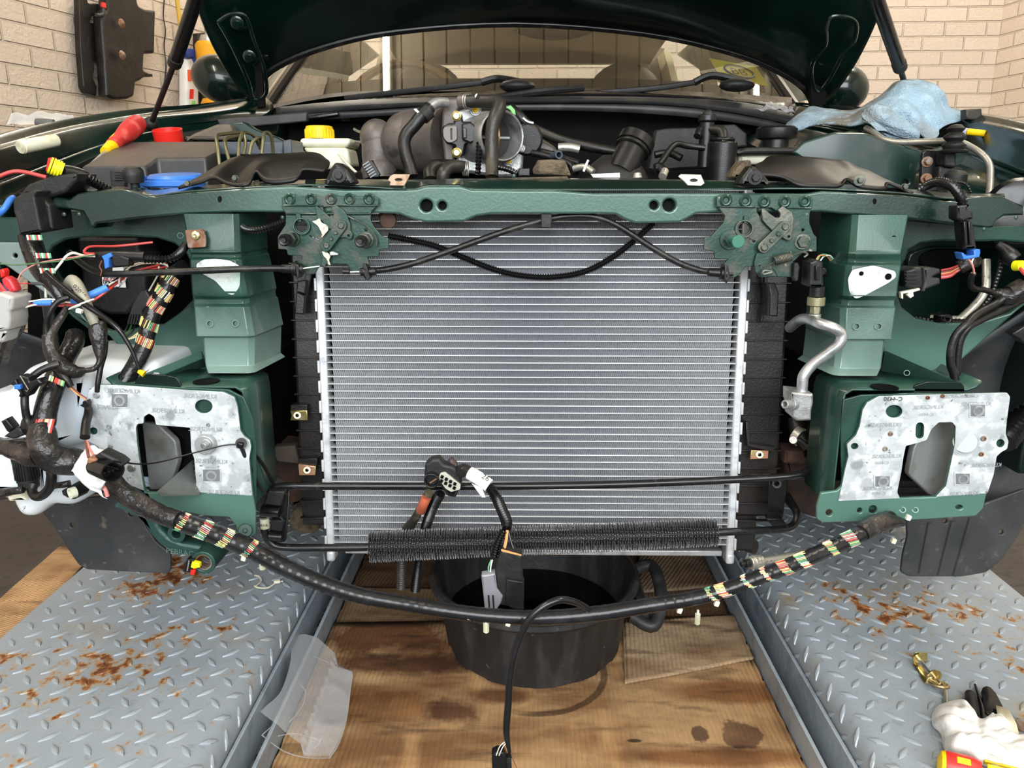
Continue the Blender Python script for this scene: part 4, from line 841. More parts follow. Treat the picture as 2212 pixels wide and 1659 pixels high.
shelf([[(560,240,2.2),(760,205,2.1),(1106,196,2.06),(1450,204,2.1),(1740,236,2.2)],[(580,225,2.35),(760,190,2.3),(1106,180,2.3),(1450,186,2.3),(1715,222,2.35)],[(590,215,2.6),(760,185,2.55),(1106,182,2.5),(1450,186,2.5),(1700,215,2.6)],[(600,330,2.6),(760,330,2.55),(1106,330,2.5),(1450,330,2.5),(1700,330,2.6)]], 'dashboard', DASH, car, nu=5, nv=3)
# side walls of the cabin with window openings, and the back
def sidewall(s):
    mb = MB(); X = s*.76; pil = [(2.55,.12),(3.15,.10),(3.85,.22)]
    mb.box((X, 3.1, .80), (.04, 1.9, .36))
    for y, w_ in pil: mb.hexa([V((X, y-w_/2, .97)), V((X, y+w_/2, .97)), V((X*.84, y+w_/2+.04, 1.37)), V((X*.84, y-w_/2+.04, 1.37))], (s*.03, 0, 0))
    mb.out('door_frame', BEIGE, car)
sidewall(-1); sidewall(1)
mb = MB(); mb.box((0, 4.02, .78), (1.36, .04, .54)); mb.box((-.58, 3.98, 1.2), (.18, .05, .42)); mb.box((.58, 3.98, 1.2), (.18, .05, .42)); mb.box((0, 3.92, 1.36), (1.1, .05, .05)); mb.out('rear_bulkhead', BEIGED, car)
def seat(x, name='front_seat'):
    s = T('x', None, None); s.name = name; s.parent = car
    MB().ball((x, 3.0, .78), .24, .09, .36, n=20).out('backrest', BEIGED, s)
    MB().ball((x, 3.0, 1.09), .135, .055, .115, n=20).out('headrest', BEIGED, s)
    return s
seat(-.36); seat(.37)
MB().ball((-.36, 3.75, .98), .16, .05, .09, n=16).out('rear_headrest', BEIGED, car); MB().ball((.37, 3.75, .98), .16, .05, .09, n=16).out('rear_headrest', BEIGED, car)
WOOD = mat('wood_rim_leather_wheel', (150,112,74), .35)
swc = V((-.385, 2.56, .985)); mb = MB(); ring = [swc+M.Rotation(radians(-28), 3, 'X') @ V((.185*cos(a), 0, .185*sin(a))) for a in [2*pi*k/32 for k in range(33)]]
mb.tube(ring, .014, n=8, smooth=False); mb.out('steering_wheel', WOOD, car)
# mirror with sensor pod behind the glass
mc = wsp(.12, .80)+V((0, .05, -.06)); 
mr = MB().ball(mc, .13, .02, .036, n=20).out('interior_mirror', BLKM, car)
MB().box(mc+V((.0,-.02,.01)), (.11,.012,.035)).out('sensor_pod', GREYP, mr, bev=.005); MB().cyl(mc+V((.025,-.028,.01)), mc+V((.025,-.035,.01)), .013, n=20, hole=.009).out('sensor_ring', ALU, mr)
# yellow club sticker, seen from outside
su, sv = .84, .33; o_ = wsp(su, sv); tu = (wsp(su+.02, sv)-o_).normalized(); tv = (wsp(su, sv+.02)-o_).normalized(); nn = tu.cross(tv).normalized()
if nn.y > 0: nn = -nn
st = MB().hexa([o_+tu*-.085+tv*-.062-nn*.004, o_+tu*.085+tv*-.062-nn*.004, o_+tu*.085+tv*.062-nn*.004, o_+tu*-.085+tv*.062-nn*.004], -nn*.0008).out('sticker', mat('yellow_sticker', (214,206,40), .5), car, label='yellow sticker with an oval badge')
ov = [o_+tu*(.052*cos(2*pi*k/30))+tv*(.036*sin(2*pi*k/30))-nn*.0034 for k in range(31)]
MB().tube(ov, .004, n=6, smooth=False).out('sticker_oval', BTEXT, st); text('sticker_lettering', 'BB', BTEXT, st, o_-nn*.0034, tu, tv, .055)
# ---- wipers
for pts, hub in (([(745,212,1.99),(850,200,1.96),(960,188,1.93),(1040,178,1.92)], [(1040,178,1.92),(1075,170,1.92),(1125,178,1.90)]), ([(1170,212,1.95),(1300,200,1.93),(1420,190,1.93),(1500,178,1.94)], [(1500,178,1.94),(1540,163,1.94),(1600,176,1.93)])):
    wp = MB().tube(W(pts), .0065, n=8, flat=.6).out('wiper', BLKM, car); MB().tube(W(hub), .0085, n=8).out('wiper_arm', BLKG, wp)
    x, y, Y = hub[-1]; MB().ball(P(x-8, y+8, Y), .042, .03, .015, n=20).out('wiper_hub', BLKM, wp)
MB().tube(W([(1060,212,1.90),(1110,205,1.88),(1180,196,1.87),(1260,190,1.9)]), .008, n=8).out('wiper_linkage', BLKM, car)
MB().grid(loft([[(750,218,1.97),(900,206,1.95),(1106,196,1.94),(1300,193,1.95),(1500,200,1.97),(1710,212,2.05)], [(750,226,1.90),(900,218,1.88),(1106,212,1.87),(1300,210,1.88),(1500,216,1.9),(1710,240,1.96)]], 6, 2)).out('scuttle_panel', BLKG, car, solid=.004)
# ---- door mirrors
def mirror(c, Y, rx, rz, lean, rim):
    p = P(*c, Y); R = M.Rotation(lean, 3, 'Y'); m_ = MB().ball(p, rx, .07, rz, n=28, R=R).out('door_mirror', PAINTD, car)
    if rim: MB().ball(p+V((0, .03, 0)), rx*1.02, .07, rz*1.01, n=28, R=R).out('mirror_rim', BLKM, m_)
mirror((478,172), 2.35, .085, .066, radians(20), False); mirror((1815,192), 2.35, .078, .066, radians(8), True)
# ---- wheels and splash guards
for cx_, lbl in ((-.745, 0), (.79, 1)):
    prof = [(.19,-.10),(.26,-.108),(.315,-.10),(.332,-.085),(.336,0),(.332,.085),(.315,.10),(.26,.108),(.19,.10)]
    mb = MB().lathe((cx_, 1.78, .3415), (1,0,0), prof, 72); wl = mb.out('wheel', RUBTYRE, car)
    mb = MB()
    for k in range(72):
        a = 2*pi*k/72; R = M.Rotation(a, 3, 'X'); mb.box(V((cx_, 1.78, .3415))+R @ V((0, 0, .3365)), (.165, .006, .004), R)
    mb.out('tread_blocks', RUBTYRE, wl); MB().lathe((cx_, 1.78, .3415), (1,0,0), [(.001,.05),(.05,.06),(.17,.03),(.2,.1),(.2,-.1),(.001,-.1)], 40).out('wheel_rim', ALUD, wl)
plate('splash_guard', SLATE, car, A5((180,1010),(400,1000),(880,960),(1000,1060),(1040,1180),(1120,1300),(1222,1380),(1222,1500),(1200,1525),(900,1510),(620,1495),(560,1460),(480,1340),(380,1180),(300,1080)), 1.13, .006, [circ(*A5((517,1178))[0], 5), circ(*A5((937,1098))[0], 5)], bev=.002, rd=6)
plate('splash_guard', SLATE, car, A7((1420,1010),(1600,1000),(1940,960),(2212,860),(2330,900),(2240,1040),(2160,1200),(2060,1340),(1960,1420),(1800,1448),(1440,1448),(1385,1420),(1400,1300),(1430,1180)), 1.13, .006, [circ(*A7((1683,1075))[0], 5), circ(*A7((2060,1150))[0], 5)], bev=.002, rd=6)
mb = MB()
for a in ((1575,1080,1510,1420),(1730,1070,1640,1430),(1850,1050,1740,1440)): 
    q = A7((a[0], a[1]), (a[2], a[3])); mb.tube([P(*q[0], 1.131), P(*q[1], 1.131)], .0045, n=6, smooth=False)
mb.out('guard_ribs', SLATE, car)
# arch liner at the right
shelf([[(2020,800,1.2),(2110,740,1.2),(2230,660,1.2),(2400,560,1.2)], [(2000,900,1.24),(2120,850,1.24),(2260,800,1.24),(2400,760,1.24)], [(2040,1100,1.2),(2200,1090,1.2),(2260,1100,1.2),(2400,1100,1.2)]], 'arch_liner', SLATE, car, nu=5, nv=5, solid=.004)
shelf([[(-160,640,1.2),(0,700,1.22),(110,740,1.24),(260,800,1.26),(330,800,1.26)], [(-160,900,1.3),(0,860,1.3),(110,860,1.3),(260,900,1.3),(330,900,1.3)], [(-160,1150,1.2),(0,1080,1.24),(110,1080,1.24),(260,1060,1.26),(330,1060,1.26)]], 'arch_liner', SLATE, car, nu=5, nv=5, solid=.004)
# rusty subframe pieces either side of the radiator
plate('subframe_horn', RUST, car, A7((590,600),(740,605),(770,640),(830,600),(920,590),(1010,680),(1010,1010),(830,1060),(640,1000),(620,800)), 1.17, .05, bev=.008, rd=8)
plate('subframe_horn', RUST, car, D7((0,690),(110,660),(300,690),(350,840),(480,900),(490,1130),(240,1200),(230,1000),(0,900)), 1.19, .05, bev=.008, rd=8)
plate('subframe_bracket', mat('dirty_brown_bracket', (72,62,54), .7, 0, bump=(60, .001)), car, D7((110,700),(290,690),(320,800),(350,840),(150,820),(100,745)), 1.155, .02, bev=.002, rd=3)
plate('subframe_bracket', FOAM, car, D7((245,1240),(330,1180),(490,1150),(495,1370),(440,1410),(330,1400),(240,1370)), 1.22, .03, bev=.006, rd=8)
plate('subframe_bracket', RUST, car, A7((610,600),(750,606),(770,650),(740,700),(600,690)), 1.14, .04, bev=.004, rd=4)
# gas struts holding the bonnet
for nm, a, b, c, Y0, Y1, Y2, lb in (('gas_strut', (432,-30), (380,128), (326,268), 1.30, 1.42, 1.56, 'black gas strut holding up the bonnet on the left, beside the red-handled screwdriver'), ('gas_strut', (1888,-20), (1942,138), (1962,208), 1.34, 1.48, 1.60, 'black gas strut holding up the bonnet on the right, foot under the blue cloth')):
    s = T(nm, lb, 'gas strut', 'gas struts of the bonnet'); pa, pb, pc = P(*a, Y0), P(*b, Y1), P(*c, Y2)
    MB().cyl(pa, pb, .0115, n=20).out('cylinder', BLKG, s, bev=.001); MB().cyl(pb-(pb-pa).normalized()*.004, pb+(pb-pa).normalized()*.014, .0125, .012, n=20).out('end_collar', BLKM, s, bev=.001)
    MB().cyl(pb, pc, .005, n=14).out('rod', BLKM, s); MB().ball(pc, .014, n=14).out('ball_joint', BLKM, s)

for sx_ in (-.735, .80): MB().box((sx_, 1.56, .52), (.02, .80, .42)).out('inner_wing_wall', PAINTD, car, bev=.004)
# caps of the chassis legs around the crash-plate windows
def legcap(out_, hole): plate('leg_end', PAINTS, car, out_, .958, .004, [hole], bev=.0008)
legcap(A5((640,200),(960,165),(1300,190),(1640,205),(1745,260),(1810,420),(1830,620),(1835,960),(1830,1060),(1300,1060),(1060,990),(900,880),(700,620),(650,500)), winL)
legcap(A7((1000,260),(1120,228),(1480,215),(2100,215),(2080,500),(2000,700),(1960,900),(1940,990),(1000,1000),(985,640),(985,420)), winR)
# ================================================================ RADIATOR
Yr = 1.10; xl, xr, zb, zt = -.310, .332, .190, .745
rad = T('radiator', 'large aluminium radiator core with black plastic end tanks in the middle of the car nose', 'radiator')
def header(x, name='header_plate'):
    mb = MB(); mb.box((x, Yr+.008, (zb+zt)/2-.004), (.0125, .030, zt-zb+.022)); 
    h = mb.out(name, HEADER, rad, bev=.0025)
    return h
hl = header(xl+.006); hr = header(xr-.006)
pitch = .01105; nrow = int((zt-zb-.01)/pitch); x0, x1 = xl+.020, xr-.020
tb0 = None
for i in range(nrow+1):
    z = zb+.008+i*pitch
    if tb0 is None: tb0 = MB().box(((xl+xr)/2, Yr+.008, z), (xr-xl-.02, .026, .0016)).out('core_tube', TUBEA, rad, bev=.0006, seg=1); z0 = z
    else: o = tb0.copy(); COL.objects.link(o); o.location.z = z-z0
fp = .0031; fin0 = None
for i in range(nrow):
    z = zb+.008+i*pitch+.0009
    if fin0 is None:
        vs, fs = [], []; n = int((x1-x0)/fp*2)
        for k in range(n+1):
            x = x0+(x1-x0)*k/n; lo, hi = 0, pitch-.0018
            for y in (Yr-.004, Yr+.005):
                # each web leans, so that neighbouring webs meet at top or bottom
                vs.append(V((x, y, lo if k % 2 else hi)))
        for k in range(n): a = 2*k; fs.append((a, a+1, a+3, a+2))
        me = bpy.data.meshes.new('fin_strip'); 
        # thicken each web slightly so the crests catch the light
        me.from_pydata([tuple(v) for v in vs], [], fs); me.materials.append(CORE); fin0 = finish(me, 'fin_strip', rad); fin0.location.z = z; zf = z
    else: o = fin0.copy(); COL.objects.link(o); o.location.z = z
MB().box(((xl+xr)/2, Yr+.019, (zb+zt)/2), (xr-xl-.04, .026, zt-zb-.01)).out('core_backing', mat('core_depth_grey', (166,168,176), .5, .2), rad)
MB().box(((xl+xr)/2+.005, Yr+.004, zb-.004), (xr-xl-.05, .03, .009)).out('bottom_rail', ALU, rad, bev=.0015)
for x in (xl+.006, xr-.006): MB().box((x, Yr+.004, zb-.014), (.013, .028, .018)).out('header_foot', HEADER, rad, bev=.004)
for x in (xl-.0005, xr+.0005):
    z = zb+.01
    while z < zt: MB().box((x, Yr-.006, z), (.004, .006, .019)).out('crimp_tab', HEADER, rad, bev=.001); z += .031
rad.rotation_euler.x = -radians(4.6)
for xa, xb_ in ((xl-.001, -.352), (xr+.001, .398)):
    c = (xa+xb_)/2; w_ = abs(xb_-xa)
    mb = MB(); mb.box((c, Yr+.03, (.22+.72)/2 if xa < 0 else (.24+.72)/2), (w_, .045, .50 if xa < 0 else .48))
    if xa > 0: mb.box((xa+.02, Yr+.032, .22), (.036, .04, .08))
    tk = mb.out('end_tank', TANK, rad, bev=.005)
    z = .235
    while z < .71:
        MB().box((c, Yr+.006, z), (w_+(.002), .008, .0022)).out('tank_rib', TANK, tk, bev=.0006); z += .0285
# tabs and clips on the tanks
tb = MB().hexa(W(A4((2085,930),(2150,960),(2150,1100),(2078,1095)), 1.07), (0, .04, 0)).out('mounting_tab', TANK, rad, bev=.002)
MB().hexa(W(A4((2110,1000),(2200,600),(2215,700),(2160,1020)), 1.085), (0, .03, 0)).out('tank_fin', TANK, rad, bev=.001)
MB().hexa(W(A4((2090,850),(2160,840),(2155,950),(2085,930)), 1.075), (0, .04, 0)).out('mounting_tab', TANK, rad, bev=.002)
MB().hexa(W(A6((555,810),(600,820),(625,880),(610,1045),(552,1035),(565,900)), 1.06)[:4], (0, .03, 0)).out('mounting_tab', TANK, rad, bev=.002)
plate('mounting_tab', TANK, rad, A6((555,812),(605,812),(628,880),(615,1042),(552,1038),(566,900)), 1.055, .03, bev=.002)
plate('tank_fin', TANK, rad, A6((530,685),(545,690),(560,900),(505,1065),(490,1060),(525,900)), 1.09, .01, bev=.001)
plate('tank_fin', TANK, rad, A7((375,495),(395,495),(400,640),(570,660),(575,700),(380,655)), 1.09, .01, bev=.001)
def clip_nut(f, q, m, Y, par, nm='clip_nut'):
    c_ = plate(nm, m, par, f(*q), Y, .005, bev=.0008); cx_ = sum(p[0] for p in f(*q))/len(q); cy_ = sum(p[1] for p in f(*q))/len(q)
    MB().cyl(P(cx_, cy_, Y), P(cx_, cy_, Y-.0025), .0052, n=16, hole=.003).cyl(P(cx_, cy_, Y-.0002), P(cx_, cy_, Y-.0006), .0031, n=12, m=1).out('threaded_hole', [ZINC, DARK], c_)
clip_nut(D7, ((212,512),(352,508),(356,588),(214,588),(224,550)), ZINC, 1.085, rad); MB().hexa(W(D7((214,460),(352,460),(352,508),(214,508)), 1.09), (0, .03, 0)).out('clip_bracket', TANK, rad, bev=.001)
clip_nut(D7, ((290,942),(434,960),(430,1030),(300,1030)), PINKZ, 1.085, rad); MB().hexa(W(D7((285,895),(445,892),(445,960),(290,945)), 1.09), (0, .03, 0)).out('clip_bracket', TANK, rad, bev=.001)
clip_nut(A7, ((408,685),(525,690),(520,740),(400,745)), PINKZ, 1.085, rad)
# drain elbow at the foot
MB().cyl(P(1617,1150,1.13), P(1617,1200,1.13), .008, n=14).cyl(P(1617,1195,1.13), P(1634,1200,1.12), .011, n=14).out('drain_cock', TANK, rad)
# big dark panel behind (fan shroud)
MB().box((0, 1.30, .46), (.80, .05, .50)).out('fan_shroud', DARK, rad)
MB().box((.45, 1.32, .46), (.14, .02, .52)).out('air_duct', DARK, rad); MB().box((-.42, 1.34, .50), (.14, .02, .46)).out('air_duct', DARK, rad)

# ================================================================ FINNED COOLER LOOP
cool = T('cooler_pipe', 'black steel cooler pipe loop crossing the radiator, lower run with a spiky finned sleeve', 'cooler pipe')
MB().tube(W([(1726,950,1.10),(1758,978,1.08),(1762,1005,1.06),(1740,1020,1.045),(1690,1030,1.04),(1500,1040,1.035),(1300,1047,1.03),(1106,1050,1.03),(900,1050,1.03),(700,1050,1.03),(622,1050,1.03),(590,1056,1.03),(574,1080,1.03),(570,1110,1.025),(571,1145,1.02),(582,1170,1.02),(610,1182,1.02),(700,1183,1.02),(800,1182,1.02),(1100,1172,1.02),(1400,1158,1.02),(1547,1150,1.02),(1640,1146,1.03),(1690,1143,1.04),(1714,1134,1.05),(1722,1112,1.06),(1712,1090,1.08),(1700,1070,1.10)]), .0056, n=14, sub=6).out('pipe', BLKMET, cool)
ca, cb = P(802,1181,1.016), P(1546,1150,1.016); mb = MB(); nr = 134; ax_ = (cb-ca).normalized(); e1 = ax_.cross(V((0,1,0))).normalized(); e2 = ax_.cross(e1); rnd = random.Random(4)
for i in range(nr):
    c = ca.lerp(cb, i/(nr-1)); R0 = .0232-.0028*i/nr; off = rnd.random()*.3+i*.04
    for k in range(24):
        a = 2*pi*(k+off)/24; d = e1*cos(a)+e2*sin(a); t_ = ax_.cross(d); j = (rnd.random()-.5)*.0016; R1 = R0*(1+(rnd.random()-.5)*.05); d = (d+ax_*j*40*.2).normalized()
        w2 = .00125; base = c+d*.008+ax_*j; topc = c+d*R1+ax_*j
        pr = [base+t_*w2, c+d*(R1-.002)+ax_*j+t_*w2, topc+t_*w2*.4, topc-t_*w2*.4, c+d*(R1-.002)+ax_*j-t_*w2, base-t_*w2]
        h = .00055; vs = []
        for q_ in pr: vs += [q_+ax_*h, q_-ax_*h]
        o_in = [base+t_*(w2-.0009), c+d*(R1-.0026)+ax_*j+t_*(w2-.0009), c+d*(R1-.0026)+ax_*j-t_*(w2-.0009), base-t_*(w2-.0009)]
        for q_ in o_in: vs += [q_+ax_*h, q_-ax_*h]
        fs = []
        for m_ in range(5): fs.append((2*m_, 2*m_+2, 2*m_+3, 2*m_+1))
        fs += [(0,12,14,2),(2,14,4),(4,14,16,6),(6,16,8),(8,16,18,10), (1,3,15,13),(3,5,15),(5,7,17,15),(7,9,17),(9,11,19,17)]
        mb.add(vs, fs)
FINM = mat('dark_wire_fins', (84,84,86), .38, .4)
mb.out('wire_fin_sleeve', FINM, cool, kind='stuff', ang=60)
MB().cyl(ca, cb, .0125, .0115, n=20).out('sleeve_core', BLKM, cool)
for q, Yc in (((560,1062),1.012),((578,1120),1.016)):
    pass
br = plate('pipe_bracket', BLKG, cool, D7((70,1055),(210,1060),(225,1080),(235,1110),(225,1280),(205,1480),(175,1475),(195,1320),(160,1280),(10,1265),(8,1250),(15,1180),(40,1170)), 1.012, .012, bev=.002, rd=3)
MB().hexa(W(D7((68,1058),(208,1062),(178,1185),(36,1170)), 1.004), (0, .012, 0)).out('rubber_clip', BLKM, br, bev=.002)
MB().cyl(P(*D7((18,1222))[0], 1.006), P(*D7((168,1232))[0], 1.006), .0078, n=16).out('clip_roll', BLKG, br, bev=.001)
MB().hexa(W(D7((90,1290),(215,1300),(190,1395),(85,1380)), 1.02), (0, .012, 0)).out('rubber_clip', BLKM, br, bev=.002)
MB().cyl(P(*D7((82,1420))[0], 1.022), P(*D7((196,1430))[0], 1.022), .0085, n=16).out('clip_roll', BLKG, br, bev=.001)
(a, b), = D7((45,1318)); p = P(a, b, 1.02); lb_ = MB().cyl(p+V((0,0,.0075)), p-V((0,0,.0075)), .0066, n=20).out('paper_tag', CREAMP, cool, label='white tag wrapped around the pipe')
text('tag_print', 'AVA', BTEXT, lb_, p+V((.001,-.0068,-.001)), V((1,0,0)), V((0,0,1)), .006, mirror=True)
# black C-shaped support bracket at the right end of the cooler loop
sb = T('pipe_support_bracket', 'black channel bracket with a bolt hole holding the right end of the cooler pipe', 'bracket')
plate('bracket_face', BLKG, sb, B2((1775,235),(1900,225),(1895,300),(1860,510),(1755,510),(1770,380)), 1.075, .004, [circ(*B2((1826,268))[0], 4)], bev=.001)
MB().hexa(W(B2((1900,225),(1890,300),(1862,500),(1868,500)), 1.075), (0.004, .02, 0)).out('bracket_flange', BLKG, sb)
MB().hexa(W(B2((1755,508),(1865,508),(1930,590),(1830,600)), 1.06), (0, .018, 0)).out('bracket_foot', BLKG, sb, bev=.001)
MB().cyl(P(*B2((1826,268))[0], 1.075), P(*B2((1826,268))[0], 1.069), .0068, n=20, hole=.0038).out('rivet_nut', BLKM, sb)
# hose with clip joining the upper right end
hs = T('return_hose', 'short black rubber hose with a clip below the crimped pipe block, right of the radiator', 'hose')
MB().tube(W([(1716,905,1.13),(1722,925,1.12),(1734,950,1.105),(1748,972,1.09)]), [.011,.0125,.012,.009], n=14).out('hose', RUB, hs); MB().cyl(P(1718,938,1.113), P(1731,946,1.105), .0145, n=20, hole=.012).out('hose_clip', STEELP, hs)
(a, b), = A7((672,530)); MB().cyl(P(a, b, 1.10), P(a-3, b, 1.09), .0055, n=12).out('clip_screw', STEELP, hs)

# ================================================================ BONNET LATCHES
def hexnut(mb, c, r, h, d=V((0,-1,0)), m=0): return mb.cyl(c, V(c)+d*h, r, n=6, m=m)
Yl = 1.035
la = T('bonnet_latch', 'green painted bonnet latch under the left end of the slam panel, two black stop studs', 'latch', 'bonnet latches')
base = plate('latch_bracket', LATCHG, la, D3((155,40),(240,25),(1800,25),(1885,60),(1895,170),(1760,310),(1745,450),(1800,570),(1960,760),(2070,790),(2070,975),(1905,985),(1895,1115),(1690,1115),(1720,1250),(1600,1360),(1480,1420),(1400,1380),(1330,1250),(1050,1240),(960,1300),(820,1300),(740,1430),(560,1430),(430,1500),(400,1400),(400,1240),(520,1160),(520,1100),(260,1090),(240,990),(90,980),(80,760),(220,540),(225,340),(155,250)), Yl, .004, [D3((890,230),(1040,215),(1050,330),(1000,400),(900,300)), circ(*D3((510,570))[0], 12), D3((660,735),(830,805),(815,835),(655,765)), circ(*D3((1660,635))[0], 3)], bev=.0008, rd=3)
mb = MB(); mb.hexa(W(D3((160,185),(890,185),(890,215),(160,212)), Yl-.004), (0, .006, 0)); mb.hexa(W(D3((1150,180),(1880,180),(1880,212),(1160,215)), Yl-.004), (0, .006, 0)); mb.out('pressed_fold', PAINT, la, bev=.002)
MB().hexa(W(D3((225,330),(1740,325),(1742,372),(225,375)), Yl-.003), (0, .006, 0)).out('pressed_fold', PAINT, la, bev=.002)
for x in (300,680,1040,1370,1720):
    (a, b), = D3((x, 85)); p = P(a, b, Yl-.0005); MB().lathe(p, (0,-1,0), [(.0001,-.001),(.003,-.0006),(.0045,.0012),(.006,.0016),(.0078,0)], 18).out('weld_dimple', LATCHG, la)
(a, b), = D3((510,570)); MB().cyl(P(a,b,Yl+.018), P(a,b,Yl-.007), .0112, n=28, hole=.0092).out('spring_cup', LATCHG, la, bev=.0005)
MB().hexa(W(D3((400,340),(485,345),(510,500),(420,500)), Yl-.004), (0, .003, 0)).out('cup_tab', LATCHG, la, bev=.001)
claw = plate('claw', LATCHG, la, D3((745,215),(785,208),(1010,400),(1060,405),(1092,345),(1038,245),(1093,175),(1240,260),(1330,380),(1385,540),(1385,650),(1430,720),(1410,800),(1350,815),(1290,770),(1190,780),(1060,640),(980,600),(880,480),(790,430)), Yl-.006, .004, [circ(*D3((1350,740))[0], 2.6)], bev=.0008, rd=2)
mb = MB(); q = D3((1215,560),(940,930)); lk = plate('link_bar', LATCHG, la, slot(q[1][0], q[1][1], q[0][0], q[0][1], 12.5), Yl-.011, .0035, bev=.0008)
for (x, y), r in zip(((1215,560),(1120,690),(1040,800),(955,910)), (.0048,.003,.003,.0048)): (a, b), = D3((x, y)); MB().lathe(P(a,b,Yl-.011), (0,-1,0), [(.0001,.0018),(r*.7,.0018),(r,0)], 14).out('rivet', LATCHD, la)
for c0, c1 in (((345,790),(250,870)),((1665,815),(1600,890))):
    (a, b), = D3(c0); p = P(a, b, Yl); mb = MB().cyl(p, p+V((0,-.003,0)), .0108, n=24); hexnut(mb, p+V((0,-.003,0)), .0092, .014); mb.out('hex_nut', LATCHD, la, bev=.0008)
    MB().cyl(p+V((0,-.016,0)), p+V((0,-.034,0)), .0055, n=14).lathe(p+V((0,-.03,0)), (0,-1,0), [(.0001,.010),(.003,.010),(.0032,.008),(.006,.009),(.0080,.005),(.0080,-.004),(.0001,-.004)], 22).out('stop_stud', RUB, la)
plate('operating_lever', LATCHG, la, D3((800,960),(870,940),(900,1010),(1010,1060),(1000,1180),(1050,1280),(990,1290),(950,1240),(930,1300),(860,1280),(870,1120),(820,1040)), Yl-.008, .003, bev=.0008, rd=2)
GREASE = mat('dried_white_grease', (206,200,180), .6, 0, [((130,104,80), 200, .52, .66)], bump=(160, .002))
plate('grease', GREASE, la, D3((690,480),(760,470),(830,420),(860,500),(980,560),(990,640),(860,790),(870,690),(800,560)), Yl-.0066, .0012, bev=.0003, rd=3); plate('grease', GREASE, la, D3((870,1010),(960,1030),(1030,1100),(1000,1180),(1030,1270),(990,1260),(960,1160),(900,1100)), Yl-.0095, .0012, bev=.0003, rd=3)
plate('lever_tab', ALUD, la, D3((1010,1030),(1060,1020),(1160,1060),(1160,1090),(1010,1100)), Yl-.014, .006, bev=.001)
plate('edge_spring', LATCHD, la, D3((1335,370),(1470,440),(1455,475),(1330,405)), Yl-.008, .006, bev=.001)
MB().tube(W(D3((1470,450),(1640,540),(1790,680),(1860,820),(1850,930)), Yl-.006), .0012, n=6).out('return_spring_wire', LATCHD, la)
# right latch
lr = T('bonnet_latch', 'greasy green bonnet latch under the right end of the slam panel with a coil spring', 'latch', 'bonnet latches')
plate('latch_bracket', LATCHG, lr, D4((300,110),(370,80),(1700,85),(1900,110),(1950,150),(1935,300),(1890,400),(1885,560),(1960,760),(2010,800),(2010,1055),(1800,1055),(1600,1240),(1690,1320),(1700,1500),(1640,1560),(1590,1490),(1340,1490),(1260,1340),(1000,1300),(790,1310),(730,1400),(620,1500),(430,1500),(430,1260),(510,1190),(260,1175),(260,1050),(80,1020),(95,810),(190,810),(420,560),(445,450),(300,260)), Yl, .004, [D4((985,310),(1240,310),(1380,400),(1380,460),(1300,470),(1150,400),(1060,400),(1050,470),(990,380)), circ(*D4((770,665))[0], 12), D4((830,820),(965,875),(945,910),(815,855)), circ(*D4((1775,688))[0], 3)], bev=.0008, rd=3)
MB().hexa(W(D4((310,268),(970,285),(970,312),(312,296)), Yl-.004), (0, .006, 0)).out('pressed_fold', PAINT, lr, bev=.002)
MB().hexa(W(D4((1500,290),(1930,305),(1930,330),(1500,320)), Yl-.004), (0, .006, 0)).out('pressed_fold', PAINT, lr, bev=.002)
for x, y in ((460,180),(790,190),(1110,205),(1460,205),(1805,200)):
    (a, b), = D4((x, y)); MB().lathe(P(a, b, Yl-.0005), (0,-1,0), [(.0001,-.001),(.003,-.0006),(.0045,.0014),(.006,.0018),(.0085,0)], 18).out('weld_dimple', LATCHG, lr)
(a, b), = D4((775,665)); MB().cyl(P(a,b,Yl+.018), P(a,b,Yl-.007), .0118, n=28, hole=.0095).out('spring_cup', LATCHG, lr, bev=.0005)
MB().hexa(W(D4((770,440),(850,450),(850,590),(760,570)), Yl-.004), (0, .003, 0)).out('cup_tab', LATCHG, lr, bev=.001)
plate('claw', LATCHD, lr, D4((1065,320),(1110,318),(1230,420),(1330,490),(1380,470),(1390,410),(1345,345),(1430,275),(1590,380),(1620,500),(1610,680),(1580,760),(1590,830),(1540,880),(1470,850),(1400,800),(1290,740),(1240,690),(1150,600),(1080,520)), Yl-.006, .004, [circ(*D4((1535,800))[0], 2.6)], bev=.0008, rd=2)
q = D4((1470,630),(1105,985)); plate('link_bar', LATCHD, lr, slot(q[1][0], q[1][1], q[0][0], q[0][1], 12.5), Yl-.011, .0035, bev=.0008)
for (x, y), r in zip(((1470,630),(1350,755),(1240,870),(1115,985)), (.0052,.0032,.0032,.0052)): (a, b), = D4((x, y)); MB().lathe(P(a,b,Yl-.011), (0,-1,0), [(.0001,.0018),(r*.7,.0018),(r,0)], 14).out('rivet', LATCHD, lr)
(a, b), = D4((1765,885)); mb = MB().cyl(P(a,b,Yl), P(a,b,Yl-.003), .0108, n=24); hexnut(mb, P(a,b,Yl-.003), .0082, .006); mb.out('hex_bolt', LATCHD, lr, bev=.0008)
(a, b), = D4((520,850)); p = P(a,b,Yl); mb = MB().cyl(p, p+V((0,-.003,0)), .0135, n=24); hexnut(mb, p+V((0,-.003,0)), .009, .010); mb.out('hex_nut', LATCHG, lr, bev=.0008)
MB().cyl(p+V((0,-.012,0)), p+V((.0,-.040,.0)), .0045, n=16).cyl(p+V((0,-.040,0)), p+V((0,-.044,0)), .0082, n=28).out('stop_stud', mat('green_painted_stud', (46,104,84), .4), lr, bev=.0008)
plate('operating_lever', LATCHG, lr, D4((990,1080),(1110,1050),(1260,1080),(1270,1190),(1250,1340),(1340,1480),(1060,1500),(960,1400),(940,1250)), Yl-.006, .003, [circ(*D4((1045,1305))[0], 2.2)], bev=.0008, rd=2)
